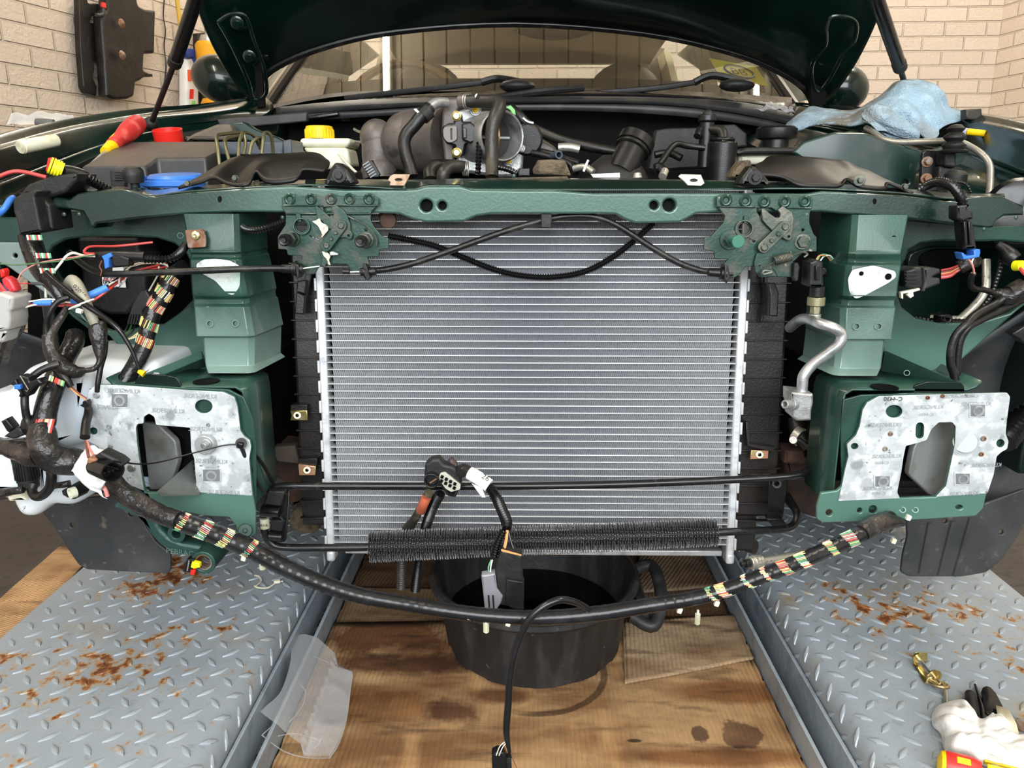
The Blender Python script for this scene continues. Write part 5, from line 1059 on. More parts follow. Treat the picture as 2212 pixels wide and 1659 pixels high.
sp = D4((1290,1215),(1580,1130)); a_, b_2 = P(*sp[0], Yl-.014), P(*sp[1], Yl-.014); axs = (b_2-a_).normalized(); n1_ = axs.cross(V((0,1,0))).normalized(); n2_ = axs.cross(n1_)
co = [a_.lerp(b_2, k/(13*12))+n1_*(.0058*cos(2*pi*k/12))+n2_*(.0058*sin(2*pi*k/12)) for k in range(13*12+1)]
MB().tube(co, .0009, n=6, smooth=False).tube(W(D4((1040,1305),(1150,1300),(1285,1235)), Yl-.014), .0009, n=6).tube(W(D4((1580,1130),(1680,1085),(1780,1060),(1850,1100),(1790,1150)), Yl-.012), .0016, n=6).out('coil_spring', LATCHD, lr)
MB().tube(W(D4((1080,1420),(1120,1380),(1240,1400),(1100,1440),(1060,1400)), Yl-.012), .0025, n=8).out('cable_hook', LATCHD, lr)
plate('guide_block', BLKM, lr, D4((1620,1260),(1690,1240),(1730,1310),(1700,1560),(1640,1570),(1610,1500)), Yl-.01, .012, bev=.002, rd=3)
# release cables
def cable_end(par, a, b, Y, r=.007):
    d = (P(*b, Y)-P(*a, Y)); L_ = d.length; u = d.normalized(); p = P(*a, Y)
    MB().lathe(p, u, [(.0001,0),(r*.8,0),(r*.85,L_*.45),(r*1.25,L_*.5),(r*1.25,L_*.62),(r*1.5,L_*.66),(r*1.5,L_*.72),(r*.9,L_*.74),(r*.8,L_),(.0001,L_)], 20).out('end_fitting', RUB, par)
rc = T('release_cable', 'black bonnet release cable arching across the top of the radiator between both latches', 'cable')
MB().tube(W([(806,585),(840,581),(900,567),(1000,532),(1090,500),(1170,477),(1230,467),(1285,469),(1335,488),(1400,530),(1460,565),(1505,582),(1535,588)], 1.058), .0044, n=12, sub=6).out('cable_sheath', RUB, rc)
cable_end(rc, (812,586), (779,588), 1.035); cable_end(rc, (1530,588), (1582,592), 1.04)
plate('end_flange', RUB, rc, [(783,570),(790,570),(800,600),(794,606),(786,596)], 1.025, .022, bev=.001); plate('end_flange', RUB, rc, [(1566,572),(1573,574),(1578,600),(1570,612),(1564,600)], 1.03, .022, bev=.001)
MB().tube(W(D3((1545,1385),(1380,1390)), 1.028), .0009, n=6).out('inner_wire', WHT, rc); MB().cyl(P(*D3((1250,1380))[0], 1.028), P(*D3((1370,1385))[0], 1.028), .0036, n=12).out('ferrule', RUB, rc)
MB().box(P(1180,477,1.052), (.014, .014, .018)).out('cable_clip', BLKM, rc, bev=.001)
rc2 = T('release_cable', 'straight black bonnet release cable running from the left across the upright to the left latch', 'cable')
MB().tube(W([(150,545,1.06),(180,572,1.04),(215,590,1.01),(260,592,.998),(330,589,1.0),(450,584,1.0),(560,580,1.01),(625,580,1.02)]), .0044, n=12).out('cable_sheath', RUB, rc2)
cable_end(rc2, (609,580), (655,581), 1.02); plate('end_flange', RUB, rc2, [(637,570),(645,572),(646,600),(641,603)], 1.012, .02, bev=.001)
MB().tube(W([(655,580,1.02),(668,578,1.02),(690,575,1.02)]), .0009, n=6).out('inner_wire', WHT, rc2)
cdt = tube('corrugated_conduit', COND, None, [(838,510,1.075),(880,518,1.08),(940,532,1.08),(1000,556,1.08),(1060,580,1.08),(1120,595,1.08),(1190,599,1.08),(1260,588,1.08),(1320,558,1.08),(1370,520,1.08),(1412,482,1.085)], .0056, rib=(.0036, .0018), n=14, label='black corrugated conduit sagging in front of the top of the radiator', cat_='conduit')
tube('corrugated_conduit', COND, None, [(512,470,1.08),(526,492,1.05),(548,497,1.04),(580,491,1.04),(616,478,1.05)], .0055, rib=(.0036, .0017), n=14, label='short corrugated conduit between the left upright and the left latch', cat_='conduit')
MB().box(P(838,468,1.075), (.022,.012,.02)).cyl(P(838,476,1.07), P(838,476,1.06), .011, n=18).out('rusty_clip', RUST, None, label='rusty clip hanging from the slam panel right of the left latch', cat_='clip', bev=.001)
# ================================================================ FRONT LOOM
RS = .68
def wires(name, par, specs, r=.0012, Y=None, **kw):
    """several thin wires; each spec = (material, px points)"""
    for m_, pts in specs: MB().tube(W(pts, Y), r, n=7, sub=5).out(name, m_, par, **kw)
lm = T('wiring_loom', 'long black taped wiring loom sagging across the front below the radiator', 'wiring loom')
lp = [(215,1015,.905),(262,1062,.895),(320,1100,.885),(395,1128,.875),(470,1155,.868),(540,1185,.862),(610,1222,.85),(690,1258,.84),(780,1287,.832),(870,1303,.828),(960,1318,.822),(1060,1330,.82),(1180,1334,.82),(1300,1324,.825),(1400,1308,.83),(1490,1294,.838),(1560,1276,.845),(1640,1246,.855),(1720,1216,.87),(1790,1186,.89),(1845,1160,.91),(1890,1138,.925),(1925,1118,.945)]
rl = [.0150,.0150,.0155,.0158,.016,.0158,.0148,.0135,.0128,.0122,.012,.0118,.0118,.0122,.0122,.0118,.0118,.0122,.0128,.013,.0138,.0145,.013]
rl = [x*1.09 for x in rl]; LW = W(lp)
MB().tube(LW, rl, n=22, rib=(.0115, .0005, 1)).out('taped_sheath', HARN, lm)
LL = [0]
_r = [V(p) for p in cat([tuple(p) for p in LW], 8)]
for a, b in zip(_r, _r[1:]): LL.append(LL[-1]+(b-a).length)
def s_at(px, py): return LL[min(range(len(_r)), key=lambda i: (_r[i]-LWn(px, py)).length)]
def LWn(px, py):
    i = min(range(len(lp)), key=lambda i: (lp[i][0]-px)**2+(lp[i][1]-py)**2); return P(px, py, lp[i][2])
wb = lambda pts, rr, nw=34, slant=.007, seed=1, name='exposed_wires': wire_bands(LW, [x*.745 for x in rr], [(s_at(x, y)-w_, s_at(x, y)+w_) for x, y, w_ in pts], name, lm, nw=nw, slant=slant, seed=seed)
wb([(393,1128,.0032)], [.0158], seed=1); wb([(436,1142,.0058)], [.0160], seed=2); wb([(492,1162,.0048)], [.0160], seed=3); wb([(540,1186,.0038)], [.0156], seed=4)
for i, (x, y, w_, rr) in enumerate(((1540,1288,.0028,.0116),(1572,1270,.007,.0118),(1616,1256,.0028,.0121),(1658,1240,.0030,.0123),(1697,1226,.0068,.0126),(1745,1205,.0072,.0130),(1800,1182,.0055,.0133),(1838,1160,.0085,.0138))): wb([(x, y, w_)], [rr], seed=10+i, slant=-.008)
# crumpled tape wraps at both ends
MB().tube(W([(235,1035,.895),(290,1080,.885),(350,1112,.876),(385,1124,.872)]), [.017,.0178,.0172,.0164], n=16, step=.004, lump=.16).out('tape_wrap', TAPEM, lm)
MB().tube(W([(1862,1152,.912),(1900,1128,.928),(1950,1128,.94)]), [.016,.0185,.008], n=16, step=.004, lump=.22).out('tape_wrap', TAPEM, lm)
MB().tube(W([(2,963,.95),(40,960,.945),(90,965,.94),(150,985,.93),(200,1005,.915)]), [.013,.0145,.017,.018,.018], n=18, step=.005, lump=.16).out('tape_wrap', TAPEM, lm)
# fir-tree clips
def firtree(x, y, Y, n=6, r=.0036, h=.017):
    t_ = T('x', None, None); t_.name = 'fir_tree_clip'; t_.parent = lm; mb = MB(); p = P(x, y, Y); mb.cyl(p, p-V((0, 0, h)), .0016, n=8)
    for k in range(n): q = p-V((0, 0, h*(.25+.75*k/n))); mb.cyl(q, q-V((0, 0, .0009)), r, r*.8, n=14)
    o = mb.out('fir_tree_clip', CREAMP, lm, ang=60); bpy.data.objects.remove(t_); return o
firtree(1050,1340,.815); firtree(1508,1318,.84, 8, .0034, .02); firtree(566,1212,.85, 5, .004, .012)
for x, y, Y in ((527,1205,.86),(616,1238,.845),(1015,1332,.815),(1098,1346,.815),(1468,1318,.835),(1548,1303,.843),(1962,1118,.93),(1930,1168,.93)): MB().box(P(x, y, Y), (.006, .006, .007), M.Rotation(.3, 3, 'Y')).out('clip_stub', CREAMP, lm, bev=.001)
# hanging branch with two-way plug
MB().tube(W([(1270,1316,.82),(1240,1300,.80),(1200,1298,.79),(1150,1330,.785),(1118,1390,.785),(1103,1450,.785),(1098,1520,.785),(1094,1580,.785),(1100,1620,.785),(1104,1636,.785)]), [.006,.006,.0062,.0064,.0064,.0066,.0064,.0060,.0034,.0022], n=14, step=.002).out('hanging_branch', HARN, lm)
pg = plate('branch_plug', BLK, lm, [(1062,1632),(1072,1626),(1088,1626),(1094,1640),(1096,1690),(1064,1690)], .785, .014, bev=.002)
plate('plug_latch', BLKM, pg, [(1092,1640),(1104,1636),(1106,1690),(1094,1690)], .79, .01, bev=.001)
wires('branch_wire', lm, [(WWHT, [(1094,1600,.786),(1080,1612,.785),(1072,1632,.785)]), (WWHT, [(1096,1602,.784),(1086,1614,.783),(1078,1632,.783)]), (WBRN, [(1100,1612,.785),(1108,1640,.783),(1122,1670,.78)])], r=.0009)
# ---- centre branch: connector cluster resting on the cooler pipe
cc = T('connector_cluster', 'grey and black six-way connector cluster lying on the upper cooler pipe', 'connector')
MB().tube(W(B1((1165,390,1.00),(1130,440,1.01),(1080,540,1.03),(1020,640,1.055),(990,740,1.06),(975,860,1.06),(970,1040,1.07))), [.0095,.0095,.009,.0115,.0115,.0115,.0115], n=16, rib=(.0036,.0012)).out('grey_conduit', RUBB, cc)
MB().tube(W(B1((1235,400,1.0),(1190,480,1.02),(1155,570,1.035),(1125,680,1.055),(1090,860,1.06),(1065,1060,1.07))), .0115, n=16, rib=(.0042,.0022)).out('corrugated_conduit', COND, cc)
MB().tube(W(B1((1142,425,.998),(1122,470,1.0),(1105,512,1.015))), .0103, n=16).out('orange_sleeve', ORNG, cc)
MB().tube(W(B1((1200,560,1.03),(1070,555,1.02),(1010,640,1.035))[1:]), [.008,.012], n=12).out('split_sleeve', RUBB, cc)
plate('connector_body', BLKM, cc, B1((1130,200),(1175,165),(1230,160),(1260,200),(1330,215),(1370,260),(1382,340),(1340,430),(1280,420),(1240,350),(1150,350),(1125,290)), .985, .02, bev=.004, rd=4, res=2)
cface = plate('six_way_face', mat('pale_grey_plug_face', (176,176,160), .45), cc, B1((1235,262),(1268,255),(1375,340),(1372,372),(1310,390),(1272,368),(1222,300)), .981, .006, bev=.001, rd=3)
for i in range(4):
    for j in range(2):
        (a, b), = B1((1248+i*29-j*4, 285+i*16+j*32-(j*4))); p = P(a, b, .9795); MB().box(p, (.0040, .003, .0040), M.Rotation(.45, 3, 'Y')).out('pin_socket', DARK, cface, bev=.0004)
(a, b), = B1((1180,300)); p = P(a, b, .983); mb = MB().cyl(p+V((0,.01,0)), p+V((0,-.008,0)), .0108, .0106, n=24, hole=.0084); mb.cyl(p+V((0,-.0,0)), p+V((0,.003,0)), .0086, n=20); mb.out('two_way_plug', BLK, cc, bev=.0008)
MB().box(p+V((.002,-.003,-.001)), (.012,.002,.002), M.Rotation(-.6,3,'Y')).out('plug_divider', RUSTY, cc)
plate('red_lock', RED, cc, B1((1160,190),(1180,165),(1188,180),(1170,200)), .99, .004, bev=.0005)
MB().tube(W(B1((1300,165,1.0),(1320,190,1.0),(1335,225,.995))), [.0075,.009,.0085], n=14).out('rubber_cap', mat('brown_rubber_cap', (60,48,46), .5), cc)
MB().tube(W(B1((1370,260,.99),(1400,240,.985),(1440,255,.98))), [.012,.013,.011], n=14, step=.003, lump=.2).out('tape_knot', TAPEM, cc)
MB().tube(W(B1((1440,262,.98),(1500,295,.975),(1560,345,.97),(1620,430,.96),(1660,520,.94),(1688,590,.925),(1690,640,.915))), [.012,.0125,.0115,.0113,.0113,.0115,.009], n=18, rib=(.0038,.0016)).out('corrugated_conduit', COND, cc)
sl = MB().tube(W(B1((1435,258,.979),(1490,290,.974),(1570,345,.968))), [.0135,.0140,.0140], n=18).out('paper_sleeve', PAPER, cc, label='white paper sleeve'); plate('paper_tail', PAPER, cc, B1((1450,330),(1520,360),(1545,425),(1520,425)), .962, .0006, bev=.0001)
text('sleeve_print', '26', BTEXT, sl, P(*B1((1545,290))[0], .953), V((1,0,-.6)), V((.6,0,1)), .011)
MB().tube(W(B1((1670,650,.915),(1625,740,.91),(1600,830,.905))), .0085, n=16, rib=(.0034,.0016)).out('corrugated_conduit', COND, cc)
wires('plug_wire', cc, [(WORANGE, B1((1695,650,.913),(1688,720,.905),(1672,790,.90))), (WORANGE, B1((1690,650,.915),(1682,720,.907),(1664,790,.903))), (WBLK, B1((1700,650,.915),(1720,730,.908),(1745,800,.902)))], r=.0021)
wires('plug_wire', cc, [(WGRN, B1((1585,850,.903),(1565,900,.90),(1570,950,.897))), (WWHT, B1((1592,850,.902),(1580,900,.899),(1578,950,.896)))], r=.0015)
GPL = mat('grey_plug', (132,132,138), .3, .1)
gpz = plate('grey_plug', GPL, cc, B1((1515,960),(1610,945),(1625,1050),(1665,1100),(1650,1150),(1615,1200),(1620,1235),(1545,1245),(1530,1100)), .89, .014, bev=.002, rd=2)
for x in (1560,1590): MB().hexa(W(B1((x,1095),(x+10,1095),(x+18,1210),(x+8,1212)), .8885), (0,.003,0)).out('plug_groove', BLK, gpz)
bpz = plate('black_plug', BLKM, cc, B1((1655,790),(1720,795),(1795,825),(1800,1005),(1808,1020),(1805,1190),(1740,1190),(1700,1170),(1640,1160),(1620,1060),(1612,930),(1635,830)), .892, .022, bev=.003, rd=3)
plate('plug_lip', WORANGE, bpz, B1((1650,786),(1660,784),(1790,820),(1788,826),(1655,795)), .888, .003, bev=.0005)
plate('plug_step', BLK, bpz, B1((1690,985),(1800,1005),(1806,1190),(1740,1188),(1680,1160)), .887, .006, bev=.0015)

# ================================================================ LEFT FRONT WIRING
def taped(par, pts, r, name='taped_branch', m=None, lump=.1, n=14, Y=None):
    k_ = 1.2 if name in ('main_branch', 'tape_elbow') else 1.0; r = [x*k_ for x in r]
    return MB().tube(W(pts, Y), r, n=n, step=.003, lump=lump).out(name, m or TAPE, par)
ll = T('wiring_loom', 'thick black taped wiring loom rising over the washer bottle, red wires showing', 'wiring loom')
taped(ll, D2((300,660,.915),(440,640,.912),(470,500,.92),(520,330,.93),(590,150,.95),(640,40,.97),(700,-80,.985),(760,-200,1.0),(770,-280,1.01)), [.0165,.017,.0165,.0165,.017,.016,.015,.015,.014], 'main_branch', TAPE, .04, 18)
taped(ll, D2((430,700,.90),(430,800,.89),(480,930,.885),(600,1010,.89),(740,1030,.895),(820,1020,.90)), [.0185,.021,.0225,.023,.022,.019], 'tape_elbow', TAPEM, .10, 18)
taped(ll, D2((-60,870,.93),(60,880,.92),(200,920,.905),(330,960,.895),(420,960,.89)), [.014,.014,.0165,.018,.018], 'tape_elbow', TAPEM, .12, 18)
mb = MB()
for i, (m_, x) in enumerate(((WRED,370),(WPNK,395),(WPNK,420),(WBRN,445),(WYEL,462),(WWHT,480),(WPNK,500),(WWHT,520),(WRED,540))): MB().tube(W(D2((x-25,740,.885),(x-5,660,.893),(x+12,600,.902)), None), .0021, n=7).out('exposed_wire', m_, ll)
for i, (m_, x) in enumerate(((WBLK,318),(WBLK,335))): MB().tube(W(D2((x,745,.885),(x+15,670,.893),(x+40,620,.902))), .0021, n=7).out('exposed_wire', m_, ll)
for i, (m_, dx) in enumerate(((WWHT,0),(WGRN,14),(WYEL,26),(WRED,56),(WRED,74),(WPNK,92),(WGRN,112),(WYEL,124),(WGRN,138))): MB().tube(W(D2((505+dx,200+dx*.42,.914),(518+dx,150+dx*.42,.919)), None), .0017, n=6).out('exposed_wire', m_, ll)
taped(ll, A4((330,930,.985),(345,830,.97),(400,730,.965),(500,650,.97))[::-1] if 0 else A4((500,880,.965),(420,910,.96),(360,990,.955),(335,1090,.955),(350,1200,.955),(380,1290,.95),(440,1370,.945)), [.0055,.0055,.0055,.0055,.008,.010,.012], 'side_branch', RUB, .05)
taped(ll, A4((350,1180,.955),(380,1120,.96),(440,1030,.97),(490,950,.98)), [.011,.0085,.007,.006], 'side_branch', TAPEM, .1)
taped(ll, A4((350,1150,.95),(370,1270,.945),(420,1350,.94),(480,1400,.935),(560,1420,.94),(620,1400,.945)), [.012,.014,.015,.015,.012,.005], 'tape_wrap', TAPEM, .16)
taped(ll, A4((700,1060,.97),(710,1150,.965),(720,1240,.96),(725,1330,.955),(690,1390,.95),(620,1410,.945)), [.0155,.0165,.0125,.0065,.005,.005], 'side_branch', TAPEM, .14)
taped(ll, A4((760,1200,.965),(755,1290,.96),(730,1380,.955),(710,1500,.95),(705,1560,.95)), [.006,.0052,.005,.005,.005], 'side_branch', RUB, 0)
MB().tube(W(A4((480,800,1.0),(540,770,.985),(600,870,.975),(640,960,.97),(690,1080,.965))), [.009,.0155,.015,.0135,.0135], n=16, flat=.7).out('canvas_sleeve', mat('aged_khaki_sleeve', (150,146,130), .6, 0, [((96,86,72), 25, .5, .7)], bump=(60, .001)), ll)
text('sleeve_print', '02010', BTEXT, ll, P(*A4((575,835))[0], .967), V((1,0,-1.2)), V((1.2,0,1)), .008)
taped(ll, A4((210,430,1.03),(250,560,1.02),(310,690,1.0),(400,800,.99),(450,890,.985)), [.017,.0175,.0165,.0125,.009], 'main_branch', TAPE, .03, 16)
for i, (x, y) in enumerate(((235,440),(300,570),(330,680))):
    for k, m_ in enumerate((WWHT, WRED, WGRN, WWHT, WGRN, WRED, WWHT, WGRN)):
        (a, b), (c, d) = A4((x-38+k*14, y-10), (x-30+k*14, y+26)); MB().tube([P(a, b, 1.002-i*.008-.0012*(4-abs(k-4))), P(c, d, .999-i*.008-.0012*(4-abs(k-4)))], .0018, n=6, smooth=False).out('exposed_wire', m_, ll)
MB().tube(W(A4((330,700,.975),(480,830,.965),(600,920,.958),(720,1000,.955),(840,1090,.95),(920,1200,.95),(970,1300,.95),(1010,1410,.95))), [.0062,.006,.0055,.0052,.0048,.0042,.0036,.0028], n=12).out('glossy_cable', BLKG, ll)
MB().cyl(P(*A4((1003,1412))[0], .95), P(*A4((1045,1435))[0], .95), .0028, .0045, n=14).out('yellow_cable_end', YEL, ll)
tie = [P(*A4((600,950))[0], .955)+V((.015*cos(a)*1.0, -.010*sin(a)-.002, .006*cos(a)+.004)) for a in [pi*2*k/24 for k in range(25)]]
MB().tube(tie, .0017, n=6, smooth=False, flat=1.8).out('cable_tie', WHT, ll); MB().box(P(*A4((575,978))[0], .938), (.007, .006, .005), M.Rotation(.3, 3, 'Y')).out('tie_head', WHT, ll, bev=.0008)
wires('loose_wire', ll, [(WORANGE, A4((505,1530,.93),(560,1580,.925),(620,1620,.925))), (WBRN, A4((515,1525,.93),(575,1575,.925),(630,1612,.925))), (WORANGE, A4((520,1530,.932),(570,1585,.927),(625,1625,.927)))], r=.0013)
taped(ll, A4((400,1330,.94),(430,1400,.935),(480,1470,.93),(515,1525,.93)), [.007,.008,.0075,.006], 'side_branch', RUB, 0)
# injector style plug and hose curve at left
pj = T('two_pin_plug', 'small black two-pin plug with a wire spring clip on the washer bottle', 'plug')
plate('plug_body', BLK, pj, D2((120,200),(200,150),(290,170),(300,210),(390,185),(430,230),(330,290),(280,370),(230,350),(200,300),(140,260)), .90, .016, bev=.002, rd=2)
MB().tube(W(D2((205,150,.897),(290,290,.897),(275,310,.897),(260,300,.9)), None), .0009, n=6, smooth=False).out('spring_clip', STEELP, pj); MB().box(P(*D2((190,262))[0], .898), (.008,.006,.006)).out('blue_seal', BLUE, pj, bev=.001)
plate('plug_jaw', BLK, pj, D2((115,205),(160,190),(180,240),(230,340),(215,375),(185,365),(200,330),(150,260),(110,245)), .896, .012, bev=.0015)
MB().tube(W(D2((610,30,.93),(500,60,.925),(400,110,.92),(300,200,.915),(258,330,.91),(255,460,.905),(280,600,.905),(320,700,.90))), .0068, n=14).out('cable', RUB, pj)
wl_ = T('curved_hose', 'black rubber hose curling under the washer pump at lower left', 'hose')
MB().tube(W(D2((345,1260,.93),(330,1330,.925),(370,1385,.92),(440,1370,.915),(510,1290,.912),(530,1200,.91),(520,1130,.91))), .0088, n=16).out('hose', RUB, wl_)
MB().tube(W(D2((-20,1370,.93),(60,1345,.925),(140,1330,.92),(240,1320,.92))), [.008,.009,.008,.006], n=12, step=.003, lump=.2).out('tape_wrap', TAPEM, wl_)
MB().tube(W(D2((500,1300,.93),(580,1275,.93),(650,1265,.93),(720,1250,.935))), [.006,.006,.007,.007], n=12, step=.003, lump=.2).out('tape_wrap', TAPEM, wl_)
p1_ = T('round_plug', 'round black plug with cream seal hanging behind the loom, under the white paper sleeve', 'plug')
MB().cyl(P(*D2((850,1290))[0], .95), P(*D2((735,1350))[0], .93), .0098, .0092, n=22).out('plug_body', BLK, p1_, bev=.001); p = P(*D2((715,1355))[0], .922); MB().cyl(p, p+V((.004,.006,0)), .0072, n=20, hole=.005).out('seal', CREAMP, p1_)
plate('plug_collar', BLKM, p1_, D2((630,1330),(680,1310),(740,1330),(750,1400),(690,1400),(640,1370)), .928, .01, [circ(*D2((708,1358))[0], 8)], bev=.001)
p2_ = T('upright_plug', 'small black upright plug on the far left end of the loom', 'plug')
plate('plug_body', BLK, p2_, D2((5,620),(60,590),(140,690),(90,735),(65,720)), .915, .014, bev=.002); plate('plug_housing', BLKM, p2_, D2((30,775),(90,730),(170,680),(200,680),(262,755),(150,800),(80,790)), .91, .02, bev=.003)
# ---- washer bottle with pump
wbt = T('washer_bottle', 'translucent white washer fluid bottle with rounded lobes at the lower left', 'bottle')
plate('bottle_body', WHITEP, wbt, [(-60,860),(5,850),(45,800),(105,778),(210,780),(330,784),(350,840),(350,960),(330,1060),(200,1070),(-60,1080)], 1.0, .16, bev=.022, rd=14, res=5)
plate('lower_lobe', WHITEP, wbt, [(10,1000),(200,1000),(240,1010),(215,1060),(150,1100),(100,1095),(70,1124),(38,1122),(20,1095),(8,1050)], .975, .10, bev=.02, rd=18, res=5)
plate('bottle_shoulder', WHITEP, wbt, [(75,810),(190,800),(195,900),(180,960),(90,980),(66,900)], .965, .08, bev=.016, rd=16, res=5)
plate('side_rail', WHITEP, wbt, [(0,990),(30,990),(52,1050),(50,1062),(-10,1060),(-20,1000)], .955, .03, bev=.006, rd=4); plate('side_rail', WHITEP, wbt, [(82,1000),(112,1000),(106,1060),(86,1060)], .955, .03, bev=.006, rd=3)
plate('bottle_flange', CREAMP, wbt, [(8,1070),(40,1068),(60,1078),(20,1084)], .95, .02, bev=.003, rd=4)
(a, b), = D2((265,1080)); p = P(a, b, .945); mb = MB(); mb.cyl(p+V((0,0,.03)), p+V((0,0,.008)), .0155, n=28); mb.cyl(p-V((0,0,.018)), p-V((0,0,.030)), .0125, n=28)
pu = mb.out('washer_pump', BLKM, wbt, bev=.002)
for k in range(26):
    a = 2*pi*k/26; MB().box(p+V((cos(a)*.0142, sin(a)*.0142, -.003)), (.0018,.0024,.026), M.Rotation(a, 3, 'Z')).out('pump_rib', BLK, pu, bev=.0005)
MB().cyl(p+V((0,0,.012)), p-V((0,0,.02)), .0137, n=24).out('pump_core', BLKM, pu)
text('pump_print', '24.51', mat('dark_grey_print', (70,70,70), .6), pu, p+V((0,-.0128,-.024)), V((1,0,0)), V((0,0,1)), .006)
# ---- white paper sleeve with black socket in front of the left plate
ps = T('paper_wrap', 'creased white paper wrap around the loom below the left crash plate', 'paper')
ww = loft([D2((745,1130,.875),(770,1050,.87),(830,960,.87),(870,900,.88)), D2((765,1190,.858),(830,1110,.852),(900,1000,.858),(960,860,.875)), D2((900,1290,.858),(960,1180,.848),(1080,1060,.855),(1120,950,.875)), D2((1100,1425,.865),(1030,1330,.858),(1110,1220,.858),(1280,1090,.870))], 8, 6)
MB().grid([[q_+V((0, .004*noise.noise(q_*90), .004*noise.noise(q_*70+V((3,0,0))))) for q_ in r_] for r_ in ww]).out('paper', PAPER, ps, solid=.0006)
sk = T('oval_socket', 'glossy black oval socket with brown clip lying on the white paper wrap', 'connector')
a_, b_2 = P(*D2((975,1070))[0], .840), P(*D2((1170,1135))[0], .82); u = (b_2-a_).normalized(); R = u.to_track_quat('Z', 'Y').to_matrix()
MB().lathe(a_, u, [(.0001,0),(.0098,0),(.0112,.004),(.0118,.02),(.0125,.036),(.0108,.036),(.0098,.02),(.0001,.02)], 28, sx=1.15).out('socket_shell', BLKG, sk)
plate('socket_top', BLKM, sk, D2((960,975),(1030,930),(1200,1010),(1260,1060),(1240,1095),(1130,1050),(1080,1010),(1000,1010)), .830, .02, bev=.003, rd=2); plate('brown_clip', mat('brown_plastic', (140,96,70), .5), sk, D2((895,995),(985,1005),(990,1030),(935,1075),(880,1045)), .828, .016, bev=.002, rd=2)
for k in range(4): q_ = b_2+R @ V((-.008+.0052*k, 0, -.018)); MB().cyl(q_, q_+u*.012, .0014, n=6).out('socket_pin', BLK, sk)
wires('socket_wire', sk, [(WBRN, D2((905,985,.852),(890,900,.87),(880,820,.89))), (WPNK, D2((960,965,.856),(920,900,.87),(890,820,.89)))], r=.0024)
MB().tube(W(D2((870,780,.905),(880,640,.92),(905,540,.935),(905,480,.94))), [.009,.008,.008,.007], n=12).out('cable', RUB, sk); plate('cable_clip', BLK, sk, D2((845,415),(890,400),(905,440),(900,500),(860,480),(812,455),(840,445)), .938, .008, bev=.001)
MB().tube(W(D2((1045,1265,.865),(1080,1320,.862),(1100,1385,.862))), .0036, n=10).out('pink_wire_end', WPNK, sk)
# black zip tie across the crash plate
zt = T('cable_tie', 'long black cable tie strung across the left crash plate', 'cable tie')
MB().tube(W(A5((870,722,.86),(1000,738,.875),(1150,722,.90),(1400,655,.925),(1600,605,.94),(1700,598,.943))), .0019, n=8, flat=.6).out('strap', BLK, zt); MB().box(P(*A5((1725,600))[0], .942), (.009,.010,.009), M.Rotation(.3,3,'Y')).out('tie_head', BLKG, zt, bev=.002)
MB().cyl(P(*A5((1728,590))[0], .947), P(*A5((1728,590))[0], .94), .0072, n=18).out('anchor', BLKM, zt)
MB().tube(W(A5((1730,620,.945),(1780,740,.955),(1840,860,.965),(1900,950,.98))), .0042, n=8, flat=.5).out('strap_tail', BLKM, zt); MB().tube(W(A5((1790,630,.97),(1870,720,.99),(1930,820,1.01),(1970,900,1.03))), .0042, n=8, flat=.5).out('strap_tail', BLKM, zt)
# ---- items inside the left opening
ab = plate('air_box', BLKM, None, D1((915,290),(1650,290),(1670,470),(1720,480),(1750,940),(1520,1220),(1280,1215),(1000,1080),(960,700),(930,480)), 1.22, .06, bev=.006, rd=8, label='flat black plastic box with a white label inside the left headlamp opening', cat_='box')
lbp = MB().hexa(W(D1((1345,655),(1470,648),(1505,890),(1225,880),(1215,730),(1340,728)), 1.214)[:4], (0,.001,0)); lb2 = plate('paper_label', PAPER, ab, D1((1345,655),(1472,648),(1505,892),(1228,886),(1213,728),(1342,728)), 1.214, .001, bev=.0001)
for y, s_, sz in ((745,'30 6RTE',.008),(770,'89-08 05',.008),(800,'16 RA.44',.008),(826,'AC - 7M',.009),(858,'C6D',.014)): text('label_print', s_, BTEXT if y != 800 else RED, lb2, P(*D1((1345, y))[0], 1.2128), V((1,0,-.03)), V((.03,0,1)), sz, mirror=True)
lwz = T('wire_bundle', 'bundle of red, white and blue-taped wires crossing the left headlamp opening', 'wires')
wires('bundle_wire', lwz, [(WRED, D1((700,1105,.985),(900,1100,.985),(1100,1050,.99),(1280,930,1.0),(1500,770,1.03),(1800,680,1.06),(2000,640,1.08))), (WRED, D1((250,1080,.975),(450,1100,.98),(700,1090,.985),(950,1085,.985),(1150,1000,.995),(1300,890,1.005),(1520,730,1.03),(1900,620,1.07))),
   (WBRN, D1((400,1090,.98),(850,1060,.983),(1300,870,1.004),(1500,700,1.03),(1700,620,1.06),(2000,600,1.08)))], r=.0026)
wires('bundle_wire', lwz, [(WWHT, D1((280,1120,.972),(300,1070,.972),(420,1050,.976),(560,1030,.98),(700,1040,.983))), (WWHT, D1((1300,860,1.0),(1450,760,1.02),(1560,660,1.04),(1700,610,1.06),(1850,600,1.07),(2010,640,1.08))), (WWHT, D1((1500,690,1.02),(1620,610,1.04),(1800,590,1.06),(2000,620,1.08))), (WWHT, D1((300,1130,.97),(400,1100,.974),(620,1060,.98),(900,1075,.982))), (WBLK, D1((1280,870,1.0),(1470,730,1.02),(1600,650,1.04),(1800,620,1.06),(2000,640,1.08)))], r=.0018)
for a, b, r_ in (((410,1075,.977),(625,1072,.98),.0052),((860,1060,.98),(945,1040,.98),.005),((1060,990,.99),(1285,890,1.0),.0068),((180,1090,.97),(270,1130,.97),.005),((150,960,.975),(250,1050,.975),.004)): MB().cyl(P(*D1(a)[0][:2], a[2]), P(*D1(b)[0][:2], b[2]), r_*.72, n=14).out('blue_tape', BLUET, lwz)
